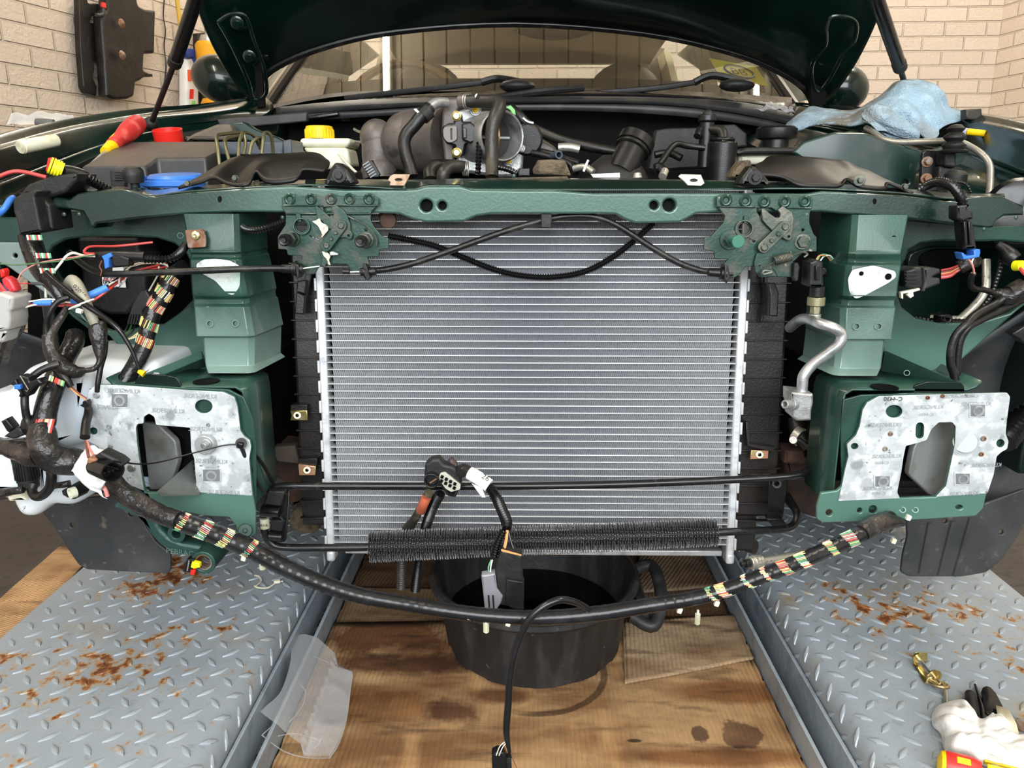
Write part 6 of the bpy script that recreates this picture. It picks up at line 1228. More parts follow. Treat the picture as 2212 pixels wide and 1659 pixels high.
q_ = P(*D1((1475,750))[0], 1.02); MB().tube([q_+V((.010*cos(a)*.5, -.009*sin(a), .012*cos(a))) for a in [2*pi*k/20 for k in range(21)]], .0016, n=6, smooth=False).out('cable_tie', WHT, lwz)
lr1 = T('loose_wires', 'thin loose red, green and white wires running left from the two-pin plug', 'wires')
wires('loose_wire', lr1, [(WRED, D1((60,950,.97),(180,860,.97),(300,840,.97),(370,850,.98))), (WPNK, D1((240,1060,.97),(205,900,.972),(240,740,.976),(350,650,.98),(500,590,.985),(800,540,.99),(1130,492,1.0))), (WDGR, D1((-40,605,.97),(200,620,.975),(450,600,.98),(750,570,.985),(1000,520,.99),(1130,505,1.0))), (WBRN, D1((1200,750,1.0),(1215,690,1.0),(1190,640,1.0),(1218,570,1.0)))], r=.0013)
wires('loose_wire', lr1, [(WWHT, D1((615,740,.985),(740,580,.985),(800,510,.99),(880,478,.99),(1000,510,1.0),(1130,515,1.0))), (WRED, D1((1130,488,1.0),(1020,480,1.0),(1015,440,1.0),(1100,400,1.01),(1400,395,1.04),(1825,350,1.06))), (WWHT, D1((545,870,1.0),(548,1010,1.0)))], r=.0024)
wires('loose_wire', lr1, [(WBLK, D1((360,840,.98),(560,850,.985)))], r=.003)
tp = T('two_pin_plug', 'black plug with a blue retaining clip and corrugated tail in the left headlamp opening', 'plug')
plate('blue_clip', BLUE, tp, D1((1212,515),(1310,475),(1338,520),(1300,545),(1300,650),(1250,672),(1235,560)), 1.0, .012, bev=.001)
plate('plug_body', BLK, tp, D1((1330,520),(1450,510),(1540,540),(1535,640),(1360,650),(1335,600)), 1.0, .016, bev=.002, rd=3); MB().tube(W(D1((1130,500,1.01),(1350,505,1.01),(1600,520,1.01),(1740,525,1.01))), [.0055,.009,.0105,.011], n=14).out('plug_barrel', BLK, tp)
MB().tube(W(A4((1040,600,1.01),(1150,605,1.01),(1230,600,1.015),(1300,560,1.03),(1345,500,1.06))), .0085, n=16, rib=(.0044,.0026)).out('corrugated_tail', COND, tp)
mc_ = T('multi_pin_connector', 'dark grey multi-pin connector beside the banded loom in the left headlamp opening', 'connector')
plate('connector_body', GREYP, mc_, D1((1590,1080),(1680,930),(1740,920),(1790,1000),(1760,1110),(1700,1160),(1690,1340),(1510,1330),(1560,1160)), 1.09, .03, bev=.002, rd=2)
for k in range(5): MB().hexa(W(D1((1540+k*32,1215),(1562+k*32,1217),(1540+k*31,1330),(1516+k*31,1328)), 1.086), (0,.004,0)).out('connector_rib', BLKM, mc_, bev=.0006)
wires('connector_wire', mc_, [(WBLK, D1((1530,1335,1.09),(1500,1400,1.08),(1440,1460,1.08))), (WDGR, D1((1570,1340,1.09),(1540,1410,1.08),(1470,1480,1.08))), (WBLK, D1((1610,1345,1.09),(1580,1420,1.08),(1480,1500,1.08))), (WYEL, D1((1720,1370,1.08),(1640,1440,1.08),(1550,1500,1.08),(1480,1510,1.08))), (WWHT, D1((1720,1400,1.08),(1650,1470,1.08),(1500,1515,1.08))), (WWHT, A4((1080,830,1.08),(1120,760,1.07),(1150,700,1.06),(1150,660,1.05))), (WBRN, A4((1120,850,1.08),(1160,780,1.07),(1165,680,1.05)))], r=.0018)
lb3 = T('wiring_loom', 'black loom with yellow and red wire bands slanting down inside the left headlamp opening', 'wiring loom')
pth = A4((1330,650,1.07),(1250,720,1.05),(1185,850,1.04),(1110,980,1.03),(1070,1120,1.02),(1040,1240,1.01),(990,1350,1.0),(930,1450,.99),(880,1540,.985))
MB().tube(W(pth), [.014,.0155,.0165,.017,.0165,.0165,.0165,.0165,.018], n=18, step=.003, lump=.05).out('taped_sheath', TAPE, lb3)
_w = W(pth); L3 = [0]; _q = [V(p) for p in cat([tuple(p) for p in _w], 8)]
for a, b in zip(_q, _q[1:]): L3.append(L3[-1]+(b-a).length)
for i, (x, y, Y, w_) in enumerate(((1235,745,1.05,.005),(1170,835,1.04,.006),(1110,945,1.03,.006),(1080,1080,1.02,.006),(1050,1210,1.01,.006))):
    (a, b), = A4((x, y)); pp = P(a, b, Y); k = min(range(len(_q)), key=lambda i: (_q[i]-pp).length); wire_bands(_w, [.0116], [(L3[k]-w_, L3[k]+w_)], 'exposed_wires', lb3, pal=[WYEL, WRED, WYEL, WPNK, WWHT, WBRN, WYEL, WGRN, WBLK], nw=34, slant=.004, seed=40+i)
# black cover / junction box at the upper left
jb = T('loom_cover', 'angular black plastic loom cover at the left end of the slam panel', 'cover')
plate('front_shell', BLKM, jb, A4((90,170),(130,140),(240,100),(270,110),(250,150),(285,330),(300,400),(140,430),(120,330),(95,260)), 1.01, .05, bev=.003, rd=3)
plate('side_shell', BLKM, jb, A4((245,110),(300,150),(360,210),(370,290),(385,385),(305,400),(280,330),(240,190)), 1.03, .05, bev=.003, rd=2)
plate('top_shell', BLKM, jb, A4((130,145),(200,60),(400,-10),(560,-20),(550,40),(470,120),(310,175),(250,130)), 1.04, .05, bev=.004, rd=4)
py_ = T('corner_plug', 'black plug with red tip and yellow seal above the left slam panel end', 'plug')
MB().tube(W(A1((400,1110,1.05),(460,1120,1.06),(540,1140,1.07),(620,1190,1.08),(710,1228,1.09))), [.014,.015,.013,.0085,.0085], n=16).out('plug_barrel', BLK, py_)
MB().tube(W(A1((560,1140,1.068),(620,1180,1.075),(720,1232,1.085))), .0098, n=16, rib=(.0045,.0022)).out('corrugated_tail', COND, py_)
a_, b_2 = P(*A1((405,1100))[0], 1.05), P(*A1((350,1078))[0], 1.045); u = (b_2-a_).normalized()
mb = MB()
for k in range(4): mb.cyl(a_+u*(.003+.0035*k), a_+u*(.0055+.0035*k), .0112, n=20)
mb.cyl(a_, b_2, .0098, n=20); mb.out('yellow_seal', YELB, py_)
plate('red_tip', RED, py_, A1((305,1020),(330,1015),(335,1060),(310,1110),(290,1105)), 1.04, .014, bev=.002); plate('plug_nose', BLK, py_, A1((325,1040),(375,1040),(370,1070),(345,1120),(300,1100),(320,1070)), 1.042, .014, bev=.002)
tube('battery_cable', WRED, None, [(-40,400,1.06),(0,380,1.07),(40,370,1.08),(100,383,1.09)], .004, label='thick red cable curving in from the upper left edge', cat_='cable')
tube('blue_hose', BLUE, None, A4((-30,290,1.02),(30,240,1.02),(70,180,1.03),(95,160,1.04)), .0062, label='short blue pipe entering at the left edge behind the loom cover', cat_='pipe')
fz_ = T('fuse_holder', 'red inline fuse holder on red wires at the left edge', 'fuse holder')
plate('holder_body', mat('translucent_red_plastic', (190,50,56), .3), fz_, D1((10,790),(60,755),(120,790),(165,870),(190,930),(130,960),(60,900),(20,850)), .955, .014, bev=.003, rd=3); plate('holder_cap', RED, fz_, D1((-10,680),(30,665),(50,700),(45,760),(0,780)), .955, .012, bev=.002)
wires('holder_wire', fz_, [(WRED, D1((-30,820,.955),(60,930,.955),(150,1000,.96),(250,1080,.965))), (WRED, D1((-30,900,.955),(80,960,.958),(240,1070,.965))), (BLUET, D1((0,850,.96),(100,950,.96),(220,1020,.965)))], r=.003)
gc = T('grey_connector', 'pale grey plastic connector block at the left edge', 'connector')
GRC = mat('pale_grey_plastic', (170,168,164), .4)
plate('connector_body', GRC, gc, D1((-60,950),(20,955),(160,1010),(140,1160),(110,1180),(120,1290),(100,1400),(-60,1420)), .94, .04, bev=.004, rd=5); plate('connector_neck', GRC, gc, D1((-40,1400),(90,1400),(40,1540),(-10,1560),(-40,1500)), .945, .03, bev=.004, rd=3)
sp2 = T('corner_plug', 'tiny black plug with yellow and red clips under the towing arm', 'plug')
plate('plug_body', BLK, sp2, A5((1340,1420),(1390,1425),(1370,1520),(1310,1510),(1325,1450)), .93, .012, bev=.001); plate('yellow_clip', YELB, sp2, A5((1375,1440),(1430,1455),(1430,1480),(1390,1490),(1365,1480)), .928, .008, bev=.001); plate('red_clip', RED, sp2, A5((1365,1500),(1400,1500),(1390,1535),(1360,1530)), .928, .006, bev=.001)
plate('plug_latch', STEELP, sp2, A5((1350,1432),(1358,1432),(1345,1505),(1337,1505)), .927, .002, bev=.0003)
tube('taped_cable', TAPEM, None, A4((60,1040,1.0),(100,1000,1.0),(130,1080,1.02),(60,1200,1.03),(20,1330,1.05)), [.012,.015,.014,.013,.012], Y=None, step=.004, lump=.15, label='dark taped cable hanging behind the grey connector at the left edge', cat_='cable')
# used cable tie on the platform
q_ = [G(x, y, .0035) for x, y in B3((1520,320),(1545,330),(1600,330),(1650,300),(1690,290))]+[]
ct = T('used_cable_tie', 'used clear-white cable tie lying on the left lift platform', 'cable tie'); MB().tube(q_, .0016, n=6, flat=2).tube([G(x, y, .0035) for x, y in B3((1530,318),(1560,290),(1545,262),(1520,256))], .0014, n=6, flat=2).out('strap', CREAMP, ct); MB().box(G(*B3((1655,293))[0], .005), (.012,.008,.006), M.Rotation(.3,3,'Z')).out('tie_head', CREAMP, ct, bev=.001)
RS = .66
# ================================================================ ENGINE BAY
# intake and throttle body
DKALU = mat('dark_cast_intake', (92,86,82), .45, .3, [((116,106,100), 8, .5, .7), ((62,58,56), 40, .56, .7)], bump=(260, .0003))
ti = T('throttle_body', 'cast aluminium throttle body with open round bore and black sensor, on the dark intake pipe', 'throttle body')
MB().tube(W(B6((640,590,1.50),(860,575,1.48),(960,570,1.47))), [.088,.090,.089], n=32, sub=4).out('intake_tube', DKALU, ti)
MB().tube(W(B6((640,592,1.50),(500,590,1.505),(420,590,1.51),(350,585,1.515))), [.0875,.083,.068,.048], n=28, sub=6).out('intake_taper', DKALU, ti)
MB().tube(W(B6((390,570,1.51),(330,545,1.51),(270,560,1.505),(262,680,1.50),(270,800,1.495),(275,870,1.49))), [.040,.042,.045,.046,.046,.050], n=28, sub=6).ball(P(*B6((250,540))[0], 1.505), .032, .032, .034, n=24).out('intake_elbow', DKALU, ti)
MB().tube(W(B6((270,850,1.49),(275,900,1.487),(280,960,1.485))), [.0505,.052,.052], n=28).out('intake_foot', DKALU, ti)
plate('flange', DKALU, ti, B6((900,290),(960,150),(1040,145),(1100,150),(1120,240),(1060,260),(1030,400),(1020,760),(1040,860),(930,860),(915,700),(890,500)), 1.42, .05, bev=.004, rd=4)
plate('body_casting', ALUD, ti, B6((1020,260),(1200,235),(1290,270),(1560,270),(1650,340),(1690,480),(1700,640),(1712,700),(1700,860),(1600,930),(1480,940),(1200,900),(1040,880),(1040,740),(1120,640),(1060,420)), 1.425, .07, bev=.006, rd=5)
mb = MB(); (a, b), = B6((1470,520)); ax_ = V((.50,-.86,.02)).normalized(); p = P(1086, 293, 1.350)-ax_*.047
mb.lathe(p, ax_, [(.001,-.03),(.035,-.03),(.0365,.0),(.0385,.045),(.0405,.047),(.043,.043),(.0425,.03),(.040,-.03),(.040,-.05),(.001,-.05)], 40); mb.out('bore', ALUD, ti)
bx_ = (V((0,0,1)).cross(ax_)*.9+ax_*.25).normalized(); MB().cyl(p+ax_*.004, p+ax_*.006, .0372, n=36).out('bore_depth', mat('dark_bore', (44,40,38), .5, .3), ti); MB().cyl(p+ax_*.020, p+ax_*.020+bx_*.0022, .026, n=36).out('throttle_plate', mat('brassy_throttle_plate', (150,112,70), .4, .5), ti)
q_ = ax_.cross(V((0,0,1))).normalized(); MB().cyl(p+ax_*.008-q_*.034, p+ax_*.008+q_*.034, .003, n=10).out('throttle_shaft', ALUD, ti)
MB().cyl(P(*B6((1740,560))[0], 1.46), P(*B6((1745,560))[0], 1.42), .028, n=24).out('actuator_cover', BLK, ti, bev=.004)
for x, y, Y, r in ((1230,262,1.405,.008),(1560,770,1.40,.0075),(1225,700,1.41,.006),(1690,650,1.40,.005)):
    (a, b), = B6((x, y)); o = MB().cyl(P(a,b,Y+.02), P(a,b,Y), r*1.3, n=18).cyl(P(a,b,Y), P(a,b,Y-.004), r, n=6).out('bolt', ALUD, ti, bev=.0006)
    if r > .007: MB().ball(P(a,b,Y-.004), r*.7, .001, r*.7, n=10).out('yellow_paint_mark', YEL, ti)
mp_ = T('pressure_sensor', 'black throttle sensor with an oval grey face bolted to the throttle body', 'sensor')
plate('sensor_base', BLK, mp_, B6((1010,310),(1040,290),(1090,300),(1100,380),(1180,380),(1240,420),(1250,600),(1130,610),(1110,720),(1040,740),(1010,700),(1030,620),(940,600),(895,520),(900,430),(960,395),(1020,395)), 1.375, .03, bev=.003, rd=3)
plate('sensor_face', mat('taupe_sensor_face', (112,104,98), .4), mp_, fillet(B6((925,430),(1045,420),(1050,560),(1000,590),(950,590),(910,540),(905,460)), 5), 1.37, .006, [B6((982,450),(998,450),(1000,560),(984,560))], bev=.001)
plate('sensor_plug', BLK, mp_, B6((1090,400),(1180,385),(1250,440),(1260,560),(1180,600),(1095,560)), 1.355, .02, bev=.003, rd=3); MB().hexa(W(B6((1105,440),(1140,440),(1142,545),(1108,545)), 1.35), (0,.008,0)).out('latch', BLKG, mp_, bev=.001)
for c_ in ((1042,325),(1045,690)): (a, b), = B6(c_); MB().lathe(P(a,b,1.372), (0,-1,0), [(.0001,.004),(.005,.004),(.006,.001),(.0085,0)], 14).out('torx_bolt', ZINC, mp_)
for k, m_ in enumerate((WRED, WYEL, WORANGE, WWHT)): MB().tube(W(B6((1225,460+k*12,1.35),(1260,490+k*10,1.345),(1270,545,1.345))), .0016, n=6).out('sensor_wire', m_, mp_)
tube('corrugated_conduit', COND, None, B6((1270,545,1.345),(1268,640,1.34),(1262,740,1.335),(1258,850,1.33),(1250,910,1.33)), .0085, rib=(.006,.0018), n=14, label='short corrugated conduit dropping from the throttle sensor', cat_='conduit')
h1 = T('coolant_hose', 'weathered black hose looping over the throttle body from the crimped alloy stub', 'hose')
MB().tube(W(B6((1150,180,1.38),(1250,178,1.375),(1370,180,1.365),(1450,185,1.355),(1465,240,1.345),(1430,330,1.335),(1400,440,1.33),(1390,600,1.325),(1395,760,1.32),(1395,930,1.31))), [.0165,.0165,.0168,.0175,.018,.0175,.0168,.0168,.0165,.0165], n=20, sub=8).out('hose', RUBB, h1)
for x in (1130,1152,1172): MB().cyl(P(*B6((x,182))[0], 1.383), P(*B6((x+13,181))[0], 1.382), .0130, n=24, hole=.0105).out('spring_clip_coil', STEELP, h1)
plate('clip_ear', STEELP, h1, B6((1222,120),(1245,98),(1250,112),(1228,150)), 1.36, .004, bev=.0005); MB().cyl(P(*B6((1085,185))[0], 1.39), P(*B6((1130,183))[0], 1.385), .0125, .0115, n=20).out('outlet_stub', DKALU, h1)
h2 = T('breather_hose', 'black rubber hose curving down from the alloy elbow left of the throttle body', 'hose')
MB().tube(W(B6((945,195,1.40),(880,190,1.39),(820,205,1.38),(770,245,1.37))), [.0125,.013,.013,.013], n=18).out('alloy_elbow', ALUD, h2)
MB().tube(W(B6((775,240,1.37),(700,320,1.36),(620,420,1.355),(550,500,1.35),(520,590,1.345),(540,720,1.34),(580,840,1.335),(600,930,1.33))), [.0165,.0175,.0165,.0165,.0165,.0165,.0165,.0165], n=20).out('hose', RUB, h2)
MB().cyl(P(*B6((765,275))[0], 1.366), P(*B6((700,335))[0], 1.36), .0132, n=24, hole=.011).out('hose_clamp', BLKM, h2); plate('clip_ear', STEELP, h2, B6((612,255),(640,248),(675,285),(655,300),(625,275)), 1.35, .004, bev=.0008)
for pts, lb in ((B6((780,960,1.34),(775,880,1.35),(820,825,1.36),(900,820,1.37),(1000,820,1.38)), 'black hose stub behind the small weathered hose at the slam panel'), (B6((905,960,1.31),(915,890,1.31),(970,840,1.32),(1050,830,1.33),(1120,840,1.34)), 'small weathered hose bend with a spring clip beside the throttle body')):
    hh = T('bypass_hose', lb, 'hose'); MB().tube(W(pts), .0165, n=18).out('hose', RUBB if '1.31' in str(pts) else RUB, hh)
    if lb.startswith('small'):
        for k in range(4): MB().cyl(P(*B6((1105+k*16,850))[0], 1.34), P(*B6((1113+k*16,850))[0], 1.34), .0128, n=20, hole=.0108).out('clip_coil', STEELP, hh)
vh = T('vacuum_hose', 'long black hose with a green clip running right from the throttle body', 'hose')
MB().tube(W(A2((1430,610,1.48),(1480,660,1.47),(1540,720,1.47),(1640,770,1.48),(1760,810,1.49),(1900,840,1.5),(2040,865,1.5))), [.012,.0135,.014,.0135,.0135,.0135,.0135], n=16).out('hose', RUB, vh); plate('green_clip', GREENP, vh, A2((1400,610),(1430,598),(1455,625),(1460,655),(1440,650),(1425,625)), 1.455, .014, bev=.002)
MB().tube(W(A2((1500,670,1.455),(1525,690,1.455),(1560,700,1.455))), .004, n=6).out('foil_twist', ALU, vh)
# engine top, pipes, ducts to the right of the throttle
eg = T('engine_block', 'dark engine top with alloy ducts and pipes behind the slam panel', 'engine')
MB().box((-.02, 1.66, .66), (.62, .40, .26)).out('block', DARK, eg, bev=.03)
plate('alloy_duct', DKALU, eg, A2((1540,760),(1600,780),(1680,830),(1710,870),(1640,880),(1560,850)), 1.50, .04, bev=.006, rd=4)
for pts, r, m_ in ((A2((1360,950,1.30),(1420,965,1.29),(1470,990,1.28)), .008, COND), (A2((1545,850,1.45),(1640,870,1.44),(1740,905,1.43),(1820,930,1.42)), .0085, RUB), (A2((1550,870,1.42),(1650,890,1.41),(1760,930,1.40),(1800,990,1.38)), .009, BLK), (A2((1700,840,1.46),(1760,838,1.46),(1820,850,1.46)), .012, STEELP), (A2((2250,880,1.45),(2330,870,1.45),(2400,900,1.44)), .01, RUB),
   (A2((1790,960,1.36),(1850,950,1.35),(1900,980,1.34)), .009, STEELP), (A2((540,735,1.62),(570,750,1.6),(600,750,1.58)), .004, STEELP), (A2((535,808,1.62),(570,808,1.6),(600,812,1.58)), .004, STEELP)): MB().tube(W(pts), r, n=12, rib=((.005,.0015) if m_ is COND else None)).out('pipe', m_, eg)
MB().cyl(P(*A2((1670,888))[0], 1.36), P(*A2((1705,880))[0], 1.33), .0065, n=18, hole=.0045).out('pipe_end', mat('blue_grey_plastic', (60,72,84), .4), eg); plate('ribbed_cover', BLK, eg, A2((590,930),(640,910),(690,990),(680,1010),(620,1010)), 1.45, .02, bev=.002); text('cover_lettering', 'ЛAГ'[:0]+'IIIIII', DTEXT, eg, P(*A2((625,965))[0], 1.449), V((.6,0,-1)), V((1,0,.6)), .02)
tube('wire_stalk', WHT, None, A2((1845,975,1.30),(1858,940,1.30),(1872,910,1.30)), .003, label='short white plastic stalk behind the slam panel right of the foam pad', cat_='stalk')
fp1 = plate('foam_pad', FOAM, None, A2((1560,990),(1555,960),(1575,930),(1582,910),(1660,906),(1740,912),(1760,960),(1775,1000)), 1.14, .05, bev=.004, rd=4, label='dusty brown foam pad wedged behind the middle of the slam panel', cat_='foam pad')
plate('foam_pad', FOAM, None, A3((680,930),(700,890),(740,838),(785,838),(788,890),(800,930)), 1.14, .04, bev=.004, rd=5, label='dusty brown foam piece beside the right rubber mount of the slam panel', cat_='foam pad')
plate('plug_housing', BLK, None, A2((1470,985),(1480,958),(1540,955),(1545,1003),(1475,1003)), 1.16, .03, bev=.002, label='small black plug at the slam panel left of the foam pad', cat_='plug')
plate('paper_label', PAPER, None, A2((1885,990),(2050,983),(2052,1010),(1900,1010)), 1.15, .003, bev=.0005, label='white torn label behind the slam panel right of the foam pad', cat_='label')
# black ribbed filler neck
fn = T('filler_neck', 'black ribbed oil filler neck leaning right with a wide flared foot', 'filler neck')
a_, b_2 = P(*A3((120,860))[0], 1.36), P(*A3((185,735))[0], 1.38); u = (b_2-a_).normalized(); L_ = (b_2-a_).length
MB().lathe(a_, u, [(.026,-.02),(.026,L_*.55),(.028,L_*.56),(.0305,L_*.6),(.0305,L_*.66),(.028,L_*.68),(.028,L_*.72),(.0315,L_*.74),(.0315,L_*1.05),(.028,L_*1.08),(.023,L_*1.08),(.023,L_*.7),(.001,L_*.7)], 32).out('neck', BLK, fn)
MB().lathe(P(*A3((70,930))[0], 1.38)-V((0,0,.02)), (0.1,-.1,1), [(.062,0),(.060,.016),(.046,.038),(.028,.055),(.001,.058)], 28).out('flared_foot', BLKM, fn)
# bracketry further right
vc = T('vapour_valve', 'black cylindrical valve with hoses and a barbed elbow in front of the coolant tank', 'valve')
(a, b), = A3((630,850)); p = P(a, b, 1.42); MB().cyl(p-V((0,0,.05)), p+V((0,0,.035)), .0245, n=28).cyl(p+V((0,0,.035)), p+V((0,0,.042)), .020, n=28).out('canister', BLK, vc, bev=.003)
(a, b), = A3((548,700)); p = P(a, b, 1.44); MB().cyl(p-V((0,0,.06)), p+V((0,0,.02)), .0125, n=20).cyl(p+V((0,0,.02)), p+V((0,0,.032)), .016, n=20).out('valve_stem', BLK, vc, bev=.002); MB().ball(p+V((0,-.005,.03)), .011, n=12).out('screw_cap', BLKM, vc)
MB().tube(W(A3((500,715,1.43),(520,680,1.44),(590,680,1.43),(630,690,1.42),(640,740,1.41),(635,780,1.41))), [.01,.011,.013,.014,.013,.012], n=14).out('elbow_hose', RUB, vc); MB().cyl(P(*A3((622,752))[0], 1.41), P(*A3((650,755))[0], 1.41), .0095, n=16).out('hose_clip', ZINC, vc)
MB().tube(W(A3((270,900,1.38),(310,850,1.40),(380,760,1.42),(450,765,1.43),(540,775,1.43))), .0085, n=12).out('pipe', BLK, vc)
plate('rear_panel', BLKM, vc, A3((285,680),(360,670),(520,668),(520,880),(240,900)), 1.58, .03, bev=.004, rd=4)
plate('wall_bracket', BLKM, vc, A3((600,655),(700,650),(760,700),(765,770),(640,780)), 1.55, .03, bev=.004, rd=4)
sm = T('sensor_plug', 'small silver sensor with a black plug just behind the slam panel, right of centre', 'sensor')
MB().tube(W(A3((280,885,1.22),(300,880,1.22),(320,890,1.21))), [.012,.013,.010], n=12).out('plug', BLK, sm); MB().cyl(P(*A3((330,895))[0], 1.21), P(*A3((318,925))[0], 1.20), .0062, n=14).out('sensor_body', STEELP, sm); MB().cyl(P(*A3((187,905))[0], 1.20), P(*A3((187,930))[0], 1.20), .005, .0072, n=14, hole=.003).out('eyelet', STEELP, sm)
# coolant tank
ctk = T('coolant_tank', 'cream coolant tank with a black ribbed cap at the right of the engine bay', 'tank')
plate('tank_body', CREAMP, ctk, A3((720,810),(760,800),(1110,800),(1180,760),(1200,790),(1120,850),(860,862),(720,862)), 1.44, .12, bev=.01, rd=4)
plate('top_cover', BLKM, ctk, A3((700,790),(760,772),(840,770),(1010,772),(1118,795),(1118,812),(900,808),(720,812)), 1.42, .14, bev=.006, rd=3)
(a, b), = A3((915,705)); p = P(a, b, 1.50); MB().cyl(p-V((0,0,.05)), p, .023, n=28).lathe(p, (0,0,1), [(.023,-.010),(.035,-.007),(.037,0),(.037,.010),(.032,.014),(.014,.014),(.001,.011)], 36).out('filler_cap', BLK, ctk)
MB().tube(W(A3((1010,680,1.48),(1032,700,1.47),(1028,745,1.46),(1012,765,1.45))), .0018, n=6).out('cap_strap', BLK, ctk)
vs_ = plate('vin_label', PAPER, ctk, A3((1178,793),(1208,797),(1188,832),(1150,830)), 1.395, .001, bev=.0002); text('label_print', '6 7', BTEXT, vs_, P(*A3((1180,813))[0], 1.3935), V((1,0,.4)), V((-.3,0,1)), .011)
# brake reservoir at left
bk = T('brake_fluid_reservoir', 'white brake fluid reservoir with a bright yellow ribbed cap', 'reservoir')
MB().hexa([P(645,298,1.56), P(758,298,1.56), P(752,318,1.56), P(648,318,1.56)], (0,.10,0)).hexa([P(652,318,1.56), P(750,318,1.56), P(758,360,1.56), P(690,368,1.56)], (0,.09,0)).out('tank', CREAMP, bk, bev=.008, seg=3)
(a, b), = A2((343,760)); p = P(a, b, 1.59); mb = MB().lathe(p, (0,0,1), [(.0275,-.010),(.0275,.008),(.0255,.0135),(.022,.0145),(.001,.0145)], 36); cpk = mb.out('cap', YEL, bk)
for k in range(28): a = 2*pi*k/28; MB().box(p+V((cos(a)*.0277, sin(a)*.0277, -.001)), (.0024,.0034,.017), M.Rotation(a, 3, 'Z')).out('cap_rib', YEL, cpk, bev=.0008)
MB().tube(W(A2((450,870,1.56),(500,930,1.54),(545,975,1.52),(560,985,1.51))), .004, n=8).out('outlet_pipe', CREAMP, bk); plate('level_bracket', DKALU, bk, A2((160,800),(230,850),(280,880),(270,900),(200,880),(150,830)), 1.52, .02, bev=.002)
# fuse box / battery cover at left
fb = T('fuse_box_cover', 'charcoal plastic cover over the battery area with a stepped front, left of the engine', 'cover')
tpq = [P(176,360,1.22), P(314,361,1.22), P(340,343,1.25), P(445,341,1.25), P(472,326,1.30), P(468,306,1.46), P(268,306,1.46)]
mb = MB(); n = len(tpq); lo = [V((p.x, p.y-.002, p.z-.09)) for p in tpq]; mb.add(tpq+lo, [tuple(range(n))]+[(i, i+n, (i+1) % n+n, (i+1) % n) for i in range(n)]); mb.out('cover_shell', GREYP, fb, bev=.004, seg=3)
MB().hexa([P(470,306,1.46), P(612,306,1.46), P(612,335,1.46), P(470,335,1.46)], (0,.03,0)).hexa([P(610,304,1.45), P(628,300,1.45), P(632,340,1.45), P(612,340,1.45)], (0,.08,0)).out('rear_tray', mat('blue_grey_tray', (70,76,84), .4, 0), fb, bev=.003)
plate('side_clip', BLKM, fb, A1((705,1100),(800,1100),(805,1225),(720,1225)), 1.21, .01, bev=.002)
for k in range(6): MB().hexa(W(A1((730,1106+k*10),(798,1106+k*10),(798,1111+k*10),(730,1111+k*10)), 1.205), (0,.006,0)).out('clip_slat', GREYP, fb)
tube('plated_pipe', OLIVE, None, A1((1420,1088,1.26),(1405,950,1.27),(1400,880,1.29),(1450,865,1.33),(1580,855,1.38),(1640,880,1.42),(1670,940,1.45)), .0045, label='olive-plated brake pipe forming the leftmost tall loop behind the charcoal cover', cat_='pipe')
for i, (pts, lb) in enumerate(((A1((1485,1058,1.27),(1460,960,1.28),(1455,900,1.30),(1500,885,1.34),(1580,870,1.38)), 'olive brake pipe loop just inside the leftmost loop'), (A1((1540,1025,1.30),(1545,920,1.32),(1570,860,1.34),(1585,920,1.34),(1575,1000,1.33)), 'olive brake pipe loop in the middle of the group'), (A1((1610,1000,1.32),(1630,920,1.33),(1680,890,1.35),(1680,960,1.37)), 'olive brake pipe short loop right of the middle'), (A1((1690,995,1.33),(1700,900,1.34),(1715,855,1.36),(1750,880,1.37),(1765,990,1.38)), 'olive brake pipe loop nearest the brake reservoir'))):
    tube('plated_pipe', OLIVE, None, pts, .0045, label=lb, cat_='pipe')
cap_ = T('plastic_disc', 'flat blue plastic cap behind the left end of the slam panel', 'cap')
(a, b), = A1((1140,1170)); p = P(a, b, 1.17); MB().lathe(p, (0,-.1,1), [(.001,.010),(.036,.010),(.04,.006),(.040,-.006),(.001,-.008)], 32).out('cap_disc', BLUE, cap_); MB().box(p+V((-.044,-.012,-.004)), (.008,.02,.022)).box(p+V((.0,-.040,-.004)), (.08,.006,.008)).out('cap_tab', BLUE, cap_, bev=.001)
rcap = T('red_screw_cap', 'red plastic washer filler cap standing open beside the screwdriver', 'cap')
(a, b), = A1((1085,868)); p = P(a, b, 1.52); MB().lathe(p, (0,-.25,1), [(.0262,-.014),(.0272,.009),(.0252,.009),(.0235,-.003),(.001,-.004)], 32).out('cap_shell', RED, rcap); MB().lathe(p+V((0,0,-.018)), (0,-.1,1), [(.001,0),(.030,0),(.033,-.005),(.001,-.008)], 28).out('cap_seat', BLK, rcap)
plate('sound_pad', mat('greyish_brown_felt', (96,88,76), .8, 0, [((120,110,94), 12, .5, .7)], bump=(120,.002)), None, A1((1180,900),(1250,860),(1400,800),(1480,800),(1500,840),(1480,905)), 1.55, .04, bev=.006, rd=5, label='greyish brown cloth-like pad behind the red cap', cat_='pad')
plate('slam_stop_panel', INW, None, A1((1465,850),(1490,790),(1570,785),(1640,830),(1800,890),(1860,930),(1700,940),(1480,880)), 1.58, .03, bev=.004, rd=4, label='dark green pressed strut top panel behind the brake pipes', cat_='panel')
